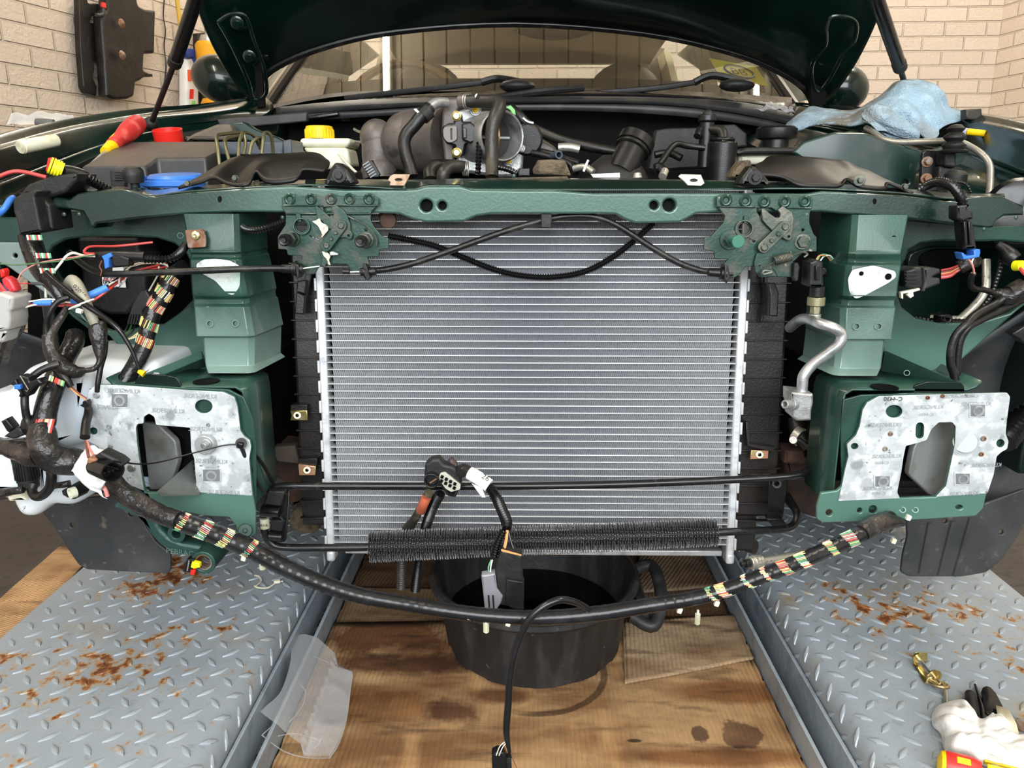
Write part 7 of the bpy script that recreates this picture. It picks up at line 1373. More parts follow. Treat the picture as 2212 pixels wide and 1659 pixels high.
# screwdriver, roll of foam
sd = T('screwdriver', 'screwdriver with a fat red grip leaning against the left gas strut', 'screwdriver')
a_, b_2 = P(*A1((730,940))[0], 1.40), P(*A1((895,790))[0], 1.50); u = (b_2-a_).normalized(); L_ = (b_2-a_).length
MB().lathe(a_, u, [(.001,-.009),(.0095,-.009),(.0125,0),(.0125,.012),(.0115,.024),(.0145,.042),(.0175,.065),(.0178,L_*.85),(.0155,L_*.98),(.009,L_*1.03),(.001,L_*1.04)], 32).out('grip', REDD, sd)
MB().cyl(a_-u*.03, a_-u*.002, .0095, .0115, n=24).out('collar', YEL, sd); MB().cyl(a_-u*.11, a_-u*.01, .004, n=12).out('shaft', STEELP, sd)
for t_, w_ in ((.42,.05),(.80,.03)):
    c = a_+u*(L_*t_); side = u.cross(V((0,1,0))).normalized(); R = M([side, -side.cross(u), u]).transposed(); MB().box(c+V((0,-.0148,0))+side*.006, (.010,.006,w_*.8), R).out('yellow_inlay', YEL, sd, bev=.002)
text('grip_print', 'SHJS', BTEXT, sd, a_+u*L_*.45+V((.006,-.0185,0)), u, -side, .009)
rf = T('foam_roll', 'small roll of cream foam lying on the left wing', 'roll'); a_, b_2 = P(*A1((135,950))[0], 1.20), P(*A1((365,905))[0], 1.26); MB().cyl(a_, b_2, .0105, .0098, n=28).out('roll', CREAMP, rf, bev=.002)
mb = MB(); 
for k in range(5): mb.cyl(a_+(a_-b_2).normalized()*.0006, a_-(b_2-a_).normalized()*.0012, .0025+.0017*k, n=24, hole=.0015+.0017*k)
mb.out('roll_end', CREAMP, rf)
bag2 = T('plastic_wrap', 'crumpled clear plastic wrap lying on the left wing against the brick wall', 'plastic wrap')
g = loft([A1((40,800,1.8),(200,800,1.8),(400,790,1.8),(480,770,1.8)), A1((80,745,1.85),(200,735,1.85),(350,735,1.85),(470,750,1.85)), A1((60,790,1.95),(200,770,1.95),(350,770,1.95),(480,770,1.95))], 10, 8); MB().grid([[q_+V((0, 0, .012*noise.noise(q_*30))) for q_ in r_] for r_ in g]).out('film', BAGM, bag2, ang=180)
MB().tube(W(A1((235,790,1.7),(300,795,1.7),(350,790,1.7))), [.012,.014,.009], n=12).out('grey_tube', mat('grey_rubber', (84,84,84), .5), bag2)
# air guide mouldings on top of the slam panel
def guide(f, rows, lb):
    g = loft([f(*r) for r in rows], 6, 4); return MB().grid(g).out('air_guide', mat('scuffed_brown_black_plastic', (17,16,15), .42, 0, [((38,34,31), 9, .48, .7)], bump=(160,.0003), spec=.35), None, solid=.004, label=lb, cat_='air guide', group='air guides on the slam panel')
guide(A1, [[(1150,1215,1.06),(1290,1180,1.06),(1380,1150,1.06),(1480,1190,1.05),(1600,1195,1.05),(1650,1110,1.06),(1720,1180,1.05),(1900,1170,1.05),(1950,1100,1.06),(2090,1110,1.06)], [(1200,1190,1.09),(1340,1130,1.09),(1430,1100,1.09),(1530,1140,1.09),(1590,1100,1.09),(1680,1060,1.09),(1800,1045,1.09),(1930,1035,1.09),(2040,1040,1.09),(2130,1060,1.09)], [(1260,1170,1.12),(1400,1080,1.13),(1520,1020,1.14),(1640,1010,1.14),(1720,1000,1.15),(1800,1000,1.15),(1900,995,1.15),(2000,990,1.15),(2060,1000,1.15),(2100,1030,1.14)]], 'black moulded air guide on the left half of the slam panel')
guide(A3, [[(830,920,1.06),(940,930,1.06),(1040,975,1.05),(1180,980,1.05),(1250,975,1.05),(1280,940,1.06),(1350,980,1.05),(1480,990,1.05),(1500,960,1.06),(1630,1015,1.05)], [(800,875,1.09),(920,875,1.09),(1040,880,1.09),(1150,890,1.09),(1260,920,1.09),(1330,930,1.09),(1400,930,1.09),(1460,940,1.09),(1520,960,1.09),(1600,1000,1.08)], [(850,850,1.14),(880,825,1.15),(980,822,1.15),(1100,830,1.15),(1200,840,1.15),(1280,850,1.14),(1340,880,1.14),(1400,900,1.13),(1470,940,1.12),(1580,985,1.10)]], 'black moulded air guide on the right half of the slam panel')
for f, q, lb in ((A2, ((360,1045),(380,1010),(400,960),(425,925),(450,925),(500,960),(530,1010),(548,1040),(520,1052),(420,1055)), 'triangular black rubber mount on the slam panel left of the notched clip'), (A3, ((715,965),(735,925),(780,868),(800,868),(850,910),(890,960),(880,975),(780,980)), 'triangular black rubber mount on the right half of the slam panel')):
    rm = plate('rubber_mount', RUB, None, f(*q), 1.03, .03, bev=.006, rd=4, lean=-0, label=lb, cat_='mount', group='rubber mounts'); cx_ = sum(p[0] for p in f(*q))/len(q); cy_ = sum(p[1] for p in f(*q))/len(q)
    mb = MB().cyl(P(cx_, cy_, 1.031), P(cx_, cy_, 1.026), .0095, n=24); hexnut(mb, P(cx_, cy_, 1.026), .0055, .005); mb.out('bolt', BLKM, rm, bev=.0008)
for f, q, h_, m_, lb in ((A2, ((730,1025),(745,1000),(765,990),(858,992),(840,1030),(825,1058),(740,1055),(745,1035)), (792,1023), mat('rusty_cream_clip', (168,144,120), .5, .4, [((120,84,60), 60, .5, .65)]), 'rusty notched spring clip on the slam panel, left of centre'), (A3, ((400,925),(415,912),(520,915),(540,960),(520,975),(450,972),(430,950)), (482,945), mat('silver_clip', (176,172,160), .4, .6), 'silver notched spring clip on the slam panel, right of centre')):
    ck = plate('spring_clip', m_, None, f(*q), 1.035, .004, [circ(*f(h_)[0], 8, ry=3)], bev=.0008, label=lb, cat_='clip', group='spring clips')
for (a, b), lb, f in (((1520,1150), 'small hex bolt fixing the left air guide', A1), ((1215,1185), 'small hex bolt at the outer end of the left air guide', A1), ((1350,945), 'hex bolt with washer fixing the right air guide', A3), ((1585,978), 'small hex bolt at the outer end of the right air guide', A3)):
    (x, y), = f((a, b)); mb = MB(); mb.cyl(P(x,y,1.045), P(x,y,1.04), .0075 if 'washer' in lb else .0042, n=20); hexnut(mb, P(x,y,1.04), .0038, .005); mb.out('hex_bolt', LATCHD, None, bev=.0006, label=lb, cat_='bolt')
for f, c_, lb in ((A1, (862,1130), 'dark rubber bonnet buffer on a green base, left end of the slam panel'), (D5, (905,800), 'dark rubber bonnet buffer behind the right end of the slam panel')):
    (x, y), = f(c_); Yb = 1.10 if f is A1 else 1.20; bb = T('bonnet_buffer', lb, 'buffer', 'bonnet buffers'); p = P(x, y, Yb); s_ = 1 if f is A1 else 1.15
    MB().lathe(p, (0,-.1,1), [(.001,-.03),(.006,-.03),(.006,-.010),(.0125*s_,-.010),(.0142*s_,-.002),(.0138*s_,.006),(.010*s_,.0105),(.001,.012)], 28).out('rubber_head', BLKM, bb)
    MB().box(p+V((0,0,-.024)), (.030,.024,.014)).out('base', PAINTD if f is A1 else BLKM, bb, bev=.004)
# ================================================================ RIGHT OF THE ENGINE BAY
cl = T('microfibre_cloth', 'light blue microfibre cloth with grey dirt, draped over the right gas strut foot', 'cloth')
g = loft([A3((955,668,1.62),(1010,690,1.58),(1090,655,1.55),(1200,650,1.52),(1290,662,1.50),(1380,655,1.47),(1440,690,1.44),(1520,722,1.42),(1600,725,1.42),(1640,700,1.43),(1700,735,1.43),(1790,660,1.46),(1900,632,1.5),(2030,640,1.55)),
          A3((975,650,1.63),(1020,640,1.60),(1100,620,1.58),(1200,610,1.56),(1300,610,1.54),(1370,590,1.50),(1440,600,1.47),(1520,620,1.45),(1600,610,1.45),(1680,620,1.46),(1740,610,1.47),(1820,600,1.49),(1900,600,1.52),(2020,632,1.57)),
          A3((1010,625,1.66),(1040,600,1.64),(1110,590,1.62),(1200,585,1.60),(1310,590,1.58),(1400,545,1.55),(1480,500,1.52),(1560,450,1.50),(1620,440,1.50),(1690,460,1.50),(1760,520,1.52),(1830,580,1.54),(1910,590,1.56),(2010,625,1.6)),
          A3((1050,580,1.70),(1080,568,1.69),(1130,570,1.68),(1200,578,1.66),(1300,588,1.64),(1390,545,1.62),(1470,490,1.60),(1550,430,1.55),(1610,414,1.53),(1670,430,1.54),(1750,505,1.58),(1820,565,1.60),(1900,582,1.62),(2000,618,1.65))], 7, 10)
def fold(p):
    n1 = noise.noise(V((p.x*9, p.y*5, p.z*22))); n2 = noise.noise(p*26+V((5,0,0))); n3 = abs(noise.noise(V((p.x*16+p.z*20, p.z*9, 3))))
    return p+V((0, -.028*n1-.026*n3, .003*n2))
MB().grid([[fold(p) for p in r] for r in g]).out('cloth_sheet', TERRY, cl, solid=.004, ang=180)
fr2 = loft([A3((1340,590,1.47),(1400,560,1.455),(1500,580,1.45),(1560,600,1.45)), A3((1335,620,1.455),(1400,620,1.44),(1480,650,1.435),(1560,640,1.44)), A3((1370,655,1.45),(1440,660,1.44),(1540,690,1.43),(1610,700,1.43)), A3((1400,690,1.45),(1470,700,1.44),(1540,725,1.44),(1605,728,1.44))], 8, 8)
MB().grid([[fold(p)+V((0,-.018,0)) for p in r] for r in fr2]).out('cloth_fold', TERRY, cl, solid=.006, ang=180)
tube('alloy_pipe', STEELP, None, A3((1385,672,1.45),(1420,690,1.42),(1480,730,1.39),(1560,745,1.37),(1700,742,1.34),(1810,738,1.31),(1880,745,1.29),(1980,800,1.26),(2030,860,1.24),(2035,940,1.22),(2030,1020,1.20)), .0078, n=14, label='bare alloy air-conditioning pipe bending down behind the right end of the slam panel', cat_='pipe')
lc = T('level_sensor', 'black bellows-topped valve on a bracket with two rusty bolts, right inner wing', 'valve')
plate('bracket', BLK, lc, A3((1680,800),(1700,782),(1860,790),(1860,830),(1780,850),(1760,1000),(1670,1010)), 1.30, .01, bev=.002, rd=3)
for c_ in ((1705,848),(1700,935)): (a, b), = A3(c_); mb = MB().cyl(P(a,b,1.30), P(a,b,1.296), .0085, n=20); hexnut(mb, P(a,b,1.296), .0055, .006); mb.out('rusty_bolt', RUSTY, lc, bev=.0006)
(a, b), = A3((1842,780)); p = P(a, b, 1.26); MB().lathe(p, (0,0,1), [(.001,-.006),(.021,-.006),(.023,-.003),(.0145,.0),(.0175,.004),(.0175,.006),(.011,.011),(.0165,.016),(.0165,.019),(.009,.025),(.0135,.030),(.007,.036),(.001,.037)], 30).out('bellows', BLKM, lc)
MB().hexa(W(A3((1800,790),(1855,795),(1860,880),(1795,870)), 1.27), (0,.03,0)).hexa(W(A3((1770,870),(1900,880),(1895,960),(1760,950)), 1.28), (0,.03,0)).out('valve_body', BLKM, lc, bev=.003)
tube('corrugated_conduit', COND, None, D5((480,930,1.10),(560,890,1.09),(660,850,1.07),(760,850,1.05),(860,890,1.03),(930,970,1.015),(980,1060,1.005),(1000,1140,1.0)), .0098, rib=(.0055,.0026), n=16, label='corrugated conduit looping over the right end of the slam panel to the hanging plug', cat_='conduit')
tube('thin_conduit', COND, None, D5((870,860,1.12),(960,850,1.11),(1040,880,1.10),(1080,950,1.10),(1085,1000,1.10)), .0032, rib=(.004,.0012), n=10, label='thin corrugated conduit looping behind the thicker one at the right end', cat_='conduit')
pn = T('screwdriver', 'yellow-ended translucent tool handle lying on the right wing under the cloth edge', 'screwdriver')
MB().cyl(P(*A3((1915,690))[0], 1.40), P(*A3((2010,700))[0], 1.38), .0058, .0055, n=18).out('yellow_handle', YEL, pn, bev=.002); MB().cyl(P(*A3((1830,672))[0], 1.43), P(*A3((1915,690))[0], 1.40), .005, .0056, n=18).out('clear_handle', mat('lilac_clear_plastic', (190,190,214), .2), pn)
plate('spray_nozzle', mat('black_yellow_tool', (40,36,30), .5), None, [(2086,236),(2122,234),(2124,262),(2086,258)], 1.46, .02, bev=.004, label='small black tool with a yellow stripe behind the right wing', cat_='tool')
bag3 = T('plastic_scrap', 'crumpled scrap of clear plastic on the scuttle at the right, next to the cloth', 'plastic scrap')
g = loft([A3((790,580,1.86),(850,570,1.85),(930,590,1.84),(1010,612,1.84)), A3((860,545,1.87),(900,545,1.86),(960,560,1.86),(1000,590,1.86)), A3((800,575,1.95),(860,560,1.95),(940,560,1.95),(1000,585,1.95))], 8, 6)
MB().grid([[q_+V((0, 0, .02*noise.noise(q_*40))) for q_ in r_] for r_ in g]).out('film', BAGM, bag3, ang=180)
RS = .62
# ================================================================ RIGHT FRONT PIPES AND PLUGS
ap = T('crimped_pipe', 'thick bare aluminium pipe bending down to a bolted block, right of the radiator', 'pipe')
MB().tube(W(A6((640,1020,1.10),(700,970,1.06),(760,960,1.03),(840,990,1.00),(930,1020,.99),(985,1060,.99),(970,1130,.99),(880,1200,.995),(790,1270,1.0),(735,1340,1.0),(725,1400,1.0),(722,1470,1.0))), .0118, n=20, sub=8).out('pipe', ALU, ap)
plate('end_block', ALUD, ap, A7((648,205),(800,220),(800,285),(788,330),(785,400),(690,405),(660,380),(662,320),(648,280)), .985, .035, bev=.003, rd=3)
a_, b_2 = P(*A7((675,290))[0], .99), P(*A7((605,290))[0], .98); MB().cyl(a_, a_.lerp(b_2,.4), .0080, n=20).cyl(a_.lerp(b_2,.3), b_2, .0060, n=20, hole=.0034).out('cap_bolt', ALUD, ap, bev=.0006)
ps2 = T('pressure_switch', 'upright pressure switch with brass hex base and black plug with looping wires', 'pressure switch')
p = P(*A6((805,960))[0], 1.02); U_ = V((0,0,1)); z_ = lambda y: P(805/3.107+1500, 380+y/3.107, 1.02).z-p.z
mb = MB().cyl(p, p+U_*z_(925), .0080, n=20); mb.out('white_collar', ALU, ps2, bev=.001); MB().cyl(p+U_*z_(925), p+U_*z_(870), .0074, n=6).cyl(p+U_*z_(870), p+U_*z_(812), .0115, n=28).out('hex_base', mat('dull_brass', (150,146,116), .4, .7), ps2, bev=.001)
MB().cyl(p+U_*z_(812), p+U_*z_(740), .0095, n=20).out('switch_body', BLK, ps2, bev=.001); plate('plug_body', BLK, ps2, A6((775,580),(820,560),(868,580),(865,640),(870,745),(765,745),(770,690)), 1.005, .03, bev=.003, rd=2); MB().hexa(W(A6((815,600),(845,600),(845,700),(815,700)), 1.0), (0,.008,0)).out('plug_latch', BLKG, ps2, bev=.001)
wires('switch_wire', ps2, [(WORANGE, A6((815,570,1.015),(840,535,1.03),(890,540,1.07),(920,580,1.08))), (WGRN, A6((825,570,1.055),(850,530,1.06),(900,535,1.07),(930,580,1.08))), (WWHT, A6((845,570,1.055),(870,540,1.06),(910,535,1.07),(940,570,1.08)))], r=.0016)
MB().tube(W(A6((920,560,1.08),(900,620,1.09),(880,650,1.08),(860,640,1.07))), .008, n=12).out('taped_tail', TAPEM, ps2)
lw_ = T('coolant_pipe_stub', 'grey steel pipe ending in a ribbed collar, lying above the right lift platform', 'pipe')
MB().cyl(P(*A7((440,1345))[0], .93), P(*A7((930,1255))[0], .99), .0050, n=16).out('pipe', STEELP, lw_)
a_, b_2 = P(*A7((370,1355))[0], .925), P(*A7((450,1342))[0], .932); MB().cyl(a_, b_2, .0085, n=28, hole=.004).cyl(a_.lerp(b_2,.25), a_.lerp(b_2,.75), .0092, n=28).out('collar', STEELP, lw_, bev=.001); u = (a_-b_2).normalized(); MB().cyl(a_, a_+u*.007, .0055, n=18).cyl(a_+u*.004, a_+u*.014, .0034, n=14).out('spigot', BLK, lw_, bev=.0006)
tube('hanging_strap', ALU, None, A7((1140,1085,1.1),(1130,1110,1.1),(1120,1140,1.1)), .0045, label='short alloy stub hanging under the right crash plate', cat_='stub')
# hanging plug right
hp = T('hanging_plug', 'long black plug hanging over the right end of the slam panel with a blue lock', 'plug')
plate('plug_upper', BLK, hp, D5((925,1130),(1055,1120),(1060,1175),(1120,1195),(1125,1290),(1060,1300),(1000,1330),(925,1290)), .99, .022, bev=.003, rd=2)
plate('plug_lower', BLK, hp, D5((980,1310),(1110,1310),(1130,1400),(1165,1640),(1010,1655),(985,1440)), .99, .02, bev=.003, rd=2)
for x0_ in (1005,1060): MB().hexa(W(D5((x0_,1320),(x0_+38,1320),(x0_+52,1600),(x0_+14,1600)), .984), (0,.008,0)).out('plug_rib', BLKG, hp, bev=.001)
plate('blue_lock', BLUE, hp, D6((908,400),(925,395),(960,430),(1035,420),(1030,375),(1060,360),(1095,362),(1098,400),(1085,440),(1000,455),(930,465)), .985, .018, bev=.001)
wires('plug_wire', hp, [(WPNK, D6((975,455,.99),(1005,500,.99),(1030,560,.992),(1030,600,.995))), (WWHT, D6((1030,440,.99),(1010,490,.99),(1020,530,.992),(1035,600,.995)))], r=.0018)
MB().tube(W(D6((1028,600,.995),(1005,650,1.0),(1000,710,1.005),(1040,755,1.01),(1130,765,1.02),(1240,800,1.03))), [.0055,.0062,.0062,.006,.006,.0068], n=12).out('sleeve', RUB, hp)
fw_ = T('four_way_connector', 'black multi-way connector with red wires sticking out beside the right upright', 'connector')
plate('connector_body', BLK, fw_, D6((335,580),(450,545),(540,545),(545,760),(450,770),(345,740)), 1.04, .034, bev=.003, rd=3); plate('connector_collar', GREYP, fw_, D6((530,545),(600,545),(700,555),(705,600),(620,640),(700,650),(700,710),(560,760),(515,790),(540,690)), 1.035, .03, bev=.003, rd=3)
for k in range(4): MB().hexa(W(D6((360,590+k*34),(480,580+k*38),(480,590+k*38),(360,600+k*34)), 1.036), (0,.006,0)).out('body_rib', BLKG, fw_)
wires('connector_wire', fw_, [(m_, D6((705,y0,1.04),(800,y0-18,1.035),(870,y1,1.03),(930,y1-20,1.03))) for m_, y0, y1 in ((WRED,570,525),(WBRN,590,540),(WORANGE,605,550),(WRED,620,560),(WPNK,640,575),(WRED,650,580))], r=.0021)
MB().tube(W(D6((880,545,1.03),(930,520,1.03),(980,490,1.035),(1060,480,1.05))), [.013,.015,.015,.012], n=14, step=.004, lump=.08).out('tape_wrap', TAPEM, fw_); plate('cream_bracket', CREAMP, fw_, D6((305,790),(495,750),(498,770),(430,790),(435,830),(400,850),(370,820),(385,795),(330,805),(330,860),(310,850)), 1.035, .008, bev=.001)
tube('alloy_pipe', STEELP, None, D6((1155,470,1.20),(1155,600,1.19),(1150,740,1.18),(1100,850,1.175),(1000,960,1.17),(900,1050,1.165),(830,1062,1.165),(700,1060,1.165),(590,1050,1.17)), .0098, n=16, label='bare alloy pipe curving inside the right headlamp opening', cat_='pipe')
plate('pipe_clamp', BLK, None, D6((665,1020),(720,1015),(780,1010),(825,1030),(830,1090),(700,1090),(705,1040)), 1.13, .024, [circ(*D6((775,1050))[0], 4)], bev=.003, label='black clamp around the alloy pipe in the right headlamp opening', cat_='clamp')
rl2 = T('wiring_loom', 'taped black looms branching at the right edge and hanging over the arch liner', 'wiring loom')
MB().tube(W(D6((1530,740,1.03),(1440,790,1.03),(1370,830,1.03),(1280,800,1.03),(1235,790,1.03))), [.022,.021,.020,.011,.006], n=16, step=.004, lump=.14).out('tape_wrap', TAPEM, rl2)
MB().tube(W(D6((1560,830,1.05),(1450,870,1.04),(1300,960,1.03),(1100,1060,1.02),(980,1130,1.01),(900,1250,1.01),(870,1400,1.01),(860,1560,1.01),(855,1680,1.01))), [.012,.012,.0105,.009,.0085,.0085,.0085,.0085,.0085], n=14).out('branch', RUB, rl2)
MB().tube(W(D6((1330,850,1.02),(1250,900,1.02),(1050,1010,1.01),(950,1110,1.0),(850,1220,1.0),(805,1350,1.0),(800,1500,1.0),(830,1600,1.0),(850,1680,1.0))), .0085, n=14).out('branch', RUB, rl2)
MB().tube(W(D6((1310,400,1.22),(1300,520,1.2),(1250,680,1.19),(1180,850,1.18),(1000,1040,1.17),(880,1080,1.16),(640,1080,1.15),(400,1050,1.15))), .0085, n=14, rib=(.006,.001)).out('ribbed_branch', COND, rl2)
yp = T('sealed_plug', 'black plug with a bright yellow seal at the right edge below the slam panel', 'plug')
MB().tube(W(D6((1260,310,1.05),(1330,360,1.045),(1380,420,1.04),(1440,470,1.035))), [.008,.012,.018,.016], n=18).out('plug_body', BLK, yp, bev=.001)
a_, b_2 = P(*D6((1440,525))[0], 1.03), P(*D6((1515,525))[0], 1.02); mb = MB()
for k in range(4): mb.cyl(a_.lerp(b_2,k*.25), a_.lerp(b_2,k*.25+.16), .0070, n=18)
mb.cyl(a_, b_2, .0060, n=18); mb.out('yellow_seal', YELB, yp); wires('plug_wire', yp, [(WRED, D6((1480,540,1.02),(1530,600,1.02),(1580,640,1.02)))], r=.004)
tube('corrugated_hose', COND, None, [(2250,880,1.02),(2212,905,1.02),(2180,935,1.01),(2165,955,1.0)], .030, rib=(.0075,.004), n=20, label='large corrugated hose end at the right edge beside the right crash plate', cat_='hose')
plate('liner_clip', BLK, None, D6((1410,1205),(1530,1130),(1600,1100),(1600,1290),(1530,1300),(1480,1250)), 1.05, .02, bev=.002, label='black connector tail at the right edge over the arch liner', cat_='connector')
MB().lathe(P(2200,460,1.14), V((-.2,-1,.1)), [(.001,.014),(.03,.014),(.045,.010),(.050,0),(.044,-.008),(.001,-.014)], 32).out('dark_grommet', BLKG, None, label='round glossy black grommet at the right end of the slam panel', cat_='grommet')
RS = 1.0
# ================================================================ ON THE RIGHT LIFT PLATFORM
def GZ(f, *pts, z=0): return [G(x, y, p[0] if (p := t[2:]) else z) for t in f(*pts) for x, y in [t[:2]]]
zb_ = T('threaded_clamp', 'yellow-zinc U bracket with a bolt and eye screw lying on the right lift platform', 'clamp')
q = GZ(B7, (600,455,.002),(605,315,.028),(745,315,.030),(752,400,.012))
MB().hexa([G(*B7((597,455))[0], .002), G(*B7((608,318))[0], .022), G(*B7((748,318))[0], .022), G(*B7((755,420))[0], .002)], (.002,-.002,.001)).out('end_plate', ZINC, zb_, bev=.0006)
MB().hexa([G(*B7((597,455))[0], .002), G(*B7((640,450))[0], .004), G(*B7((770,655))[0], .004), G(*B7((735,680))[0], .002)], (.001,0,.0015)).hexa([G(*B7((640,460))[0], .004), G(*B7((700,470))[0], .004), G(*B7((800,600))[0], .004), G(*B7((755,660))[0], .003)], (.001,0,.0015)).out('bracket_web', ZINC, zb_, bev=.0005)
MB().hexa([G(*B7((745,680))[0], .002), G(*B7((770,570))[0], .016), G(*B7((880,560))[0], .016), G(*B7((835,690))[0], .002)], (.002,-.002,.001)).out('end_plate', ZINC, zb_, bev=.0006)
MB().cyl(G(*B7((665,390))[0], .016), G(*B7((825,590))[0], .014), .0034, n=16).out('bolt_shank', ALU, zb_)
c = G(*B7((850,595))[0], .014); u = (G(*B7((825,590))[0], .014)-G(*B7((665,390))[0], .016)).normalized(); MB().cyl(c-u*.001, c+u*.001, .0115, n=24).out('washer', ZINC, zb_)
MB().cyl(G(*B7((668,388))[0], .017)-u*.003, G(*B7((668,388))[0], .017), .0085, n=20).out('nut', ZINC, zb_)
ec = G(*B7((905,690))[0], .010); ring = [ec+V((.0125*cos(a), .0125*sin(a), .004*cos(a+2))) for a in [2*pi*k/24*1.08 for k in range(25)]]
ey = T('eye_screw', 'steel eye screw hooked to the zinc clamp, its shank running under the white rag', 'eye screw')
MB().tube(ring+[ec+V((.004,-.010,0))], .0027, n=10, smooth=False).out('eye', mat('bronze_zinc', (170,150,110), .3, .85), ey); MB().cyl(ec+V((.004,-.012,-.002)), G(*B7((990,930))[0], .004), .0034, n=12).out('shank', STEELP, ey); MB().tube(W([(x, y, 0) for x, y in []]) if 0 else [c, c+u*.008, c+u*.012+V((0,-.004,-.002)), ec+V((-.008,.010,0))], .0026, n=8).out('hook', mat('bronze_zinc2', (170,150,110), .3, .85), ey)
# white rag
rg = T('white_rag', 'crumpled white cotton rag on the right lift platform near the bottom right corner', 'rag')
def ragpt(px, py, h): g_ = G(px, py, h); return g_
out_ = [(815,1060),(870,960),(960,910),(1070,880),(1160,890),(1250,960),(1310,1040),(1350,1100),(1420,1110),(1520,1040),(1560,1050),(1640,1050),(1720,1130),(1840,1340),(1980,1320),(2100,1500),(2150,1750),(1700,1800),(1400,1700),(1180,1560),(1020,1520),(950,1420),(920,1270),(830,1180)]
ctr = (1380,1370); n = len(out_); rings = []
oo = cat([tuple(p) for p in out_+[out_[0]]], 5)[:-1]
for i in range(15):
    t = 1-i/14; row = []
    for k, (x, y) in enumerate(oo):
        X, Y_ = ctr[0]+(x-ctr[0])*t, ctr[1]+(y-ctr[1])*t; (a, b), = B7((X, Y_)); h = .034*(1-t**3.0)**.5
        g_ = G(a, b, .002+h*.6); r_ = 1-t**6
        fold_ = abs(noise.noise(V((g_.x*22, g_.y*22, 1))))*.034+abs(noise.noise(V((g_.x*48, g_.y*48, 4))))*.014
        g_.z = .003+h*.75+r_*fold_*.9; row.append(g_)
    rings.append(row)
MB().grid(rings, cu=True).out('rag_cloth', CLOTHW, rg, ang=180, sub=1)
f2 = T('rag_fold_piece', None, None); bpy.data.objects.remove(f2)
o2 = [(1560,940),(1640,960),(1720,1010),(1800,1150),(1840,1320),(1760,1310),(1700,1240),(1660,1100),(1590,1060)]
MB().add([G(*B7(p)[0], .012+.006*noise.noise(V((i*2.0,0,0)))) for i, p in enumerate(o2)], [tuple(range(len(o2)))]).out('rag_corner', mat('cream_rag', (216,208,180), .9, 0, bump=(60,.002)), rg, solid=.003)
# plyers-like black trim clips
cp1 = T('trim_tool', 'glossy black leaf-shaped trim clip sticking out from under the white rag', 'trim clip')
g = [G(*B7(p)[0], z) for p, z in zip(((1390,780),(1410,730),(1450,715),(1500,730),(1560,800),(1650,970),(1600,1040),(1480,1060),(1430,1000)), (.012,.014,.015,.014,.010,.006,.004,.004,.008))]
MB().add(g, [tuple(range(9))]).out('blade', BLKG, cp1, solid=.004, bev=.001)
tube_ = [G(*B7((1322,692))[0], .006), G(*B7((1370,850))[0], .008), G(*B7((1400,960))[0], .009), G(*B7((1415,1095))[0], .009)]
MB().tube(tube_, [.0018,.003,.0034,.0034], n=10).out('trim_rod', BLKG, None, label='slim glossy black rod lying between two black clips by the rag', cat_='rod')
MB().tube([G(*B7((1262,800))[0], .008), G(*B7((1270,900))[0], .009), G(*B7((1290,1040))[0], .010)], [.007,.0076,.0078], n=14).out('rubber_peg', BLKM, None, label='stubby matt black peg lying left of the slim rod', cat_='peg')
# red and yellow screwdriver handle
rh = T('screwdriver', 'red and yellow screwdriver handle at the bottom edge, half under the white rag', 'screwdriver')
a_, b_2 = G(*B7((905,1600))[0], .017), G(*B7((1380,1720))[0], .017); u = (b_2-a_).normalized(); L_ = (b_2-a_).length
MB().lathe(a_, u, [(.001,-.002),(.009,-.001),(.0155,.002),(.0175,.009),(.0178,L_*.8),(.015,L_)], 28).out('handle', mat('clean_red_plastic', (214,48,44), .35), rh)
MB().lathe(a_, u, [(.001,-.0028),(.009,-.0018),(.0158,.0015),(.0172,.006),(.001,.006)], 28).out('yellow_butt', YEL, rh)
sd_ = u.cross(V((0,0,1))).normalized(); R = M([u, sd_, u.cross(sd_)*-1]).transposed()
for k, (t0, w_, s_) in enumerate(((.018,.016,.35),(.052,.040,.35),(.018,.016,-1.1),(.052,.040,-1.1))):
    ang = s_; d = V((0,0,1))*cos(ang)-sd_*-sin(ang); d.normalize(); tt = u.cross(d).normalized(); RR = M([u, tt, d]).transposed(); MB().box(a_+u*(t0+w_/2)+d*.0168, (w_, .009, .003), RR).out('yellow_inlay', YEL, rh, bev=.001)
MB().cyl(b_2, b_2+u*.02, .008, n=16).out('neck', STEELP, rh)
MB().lathe(G(2215,1570,.004), (0,0,1), [(.001,.006),(.012,.006),(.014,0)], 16).out('rusty_washer', RUSTY, None, label='rusty round knob on the right lift platform at the right frame edge', cat_='washer')
# ================================================================ HANGING ON THE LEFT WALL
def wl3(px, py, off=.03):   # point on the left wall plane, moved out by off
    r = FW+RT*((px-CX)/F)-UP*((py-CY)/F); n_ = V((1, -.30, 0)).normalized(); o0 = V((-1.95, 2.8, 0))+n_*off; t = (o0-V((0,0,H))).dot(n_)/r.dot(n_); return V((0,0,H))+r*t
def wplate(name, m, par, pts, off, th, bev=.004, rd=4, **kw):
    pts = fillet(pts, rd); o_ = wl3(*pts[0], off); ux_ = V((.30, 1, 0)).normalized(); n_ = V((1, -.30, 0)).normalized()
    poly = [((wl3(x, y, off)-o_).dot(ux_), (wl3(x, y, off)-o_).z) for x, y in pts]
    me = curve_mesh([poly], th, bev, lambda u, v, w_: o_+ux_*u+V((0,0,v))+n_*(w_-th/2), 2); me.shade_smooth(); me.set_sharp_from_angle(angle=radians(35)); me.materials.append(m); return finish(me, name, par, **{k if k != 'cat_' else 'cat_': v for k, v in kw.items()})
WBLK2 = mat('brown_black_undertray', (20,17,15), .42, 0, [((36,31,27), 12, .48, .7)], bump=(60,.002))
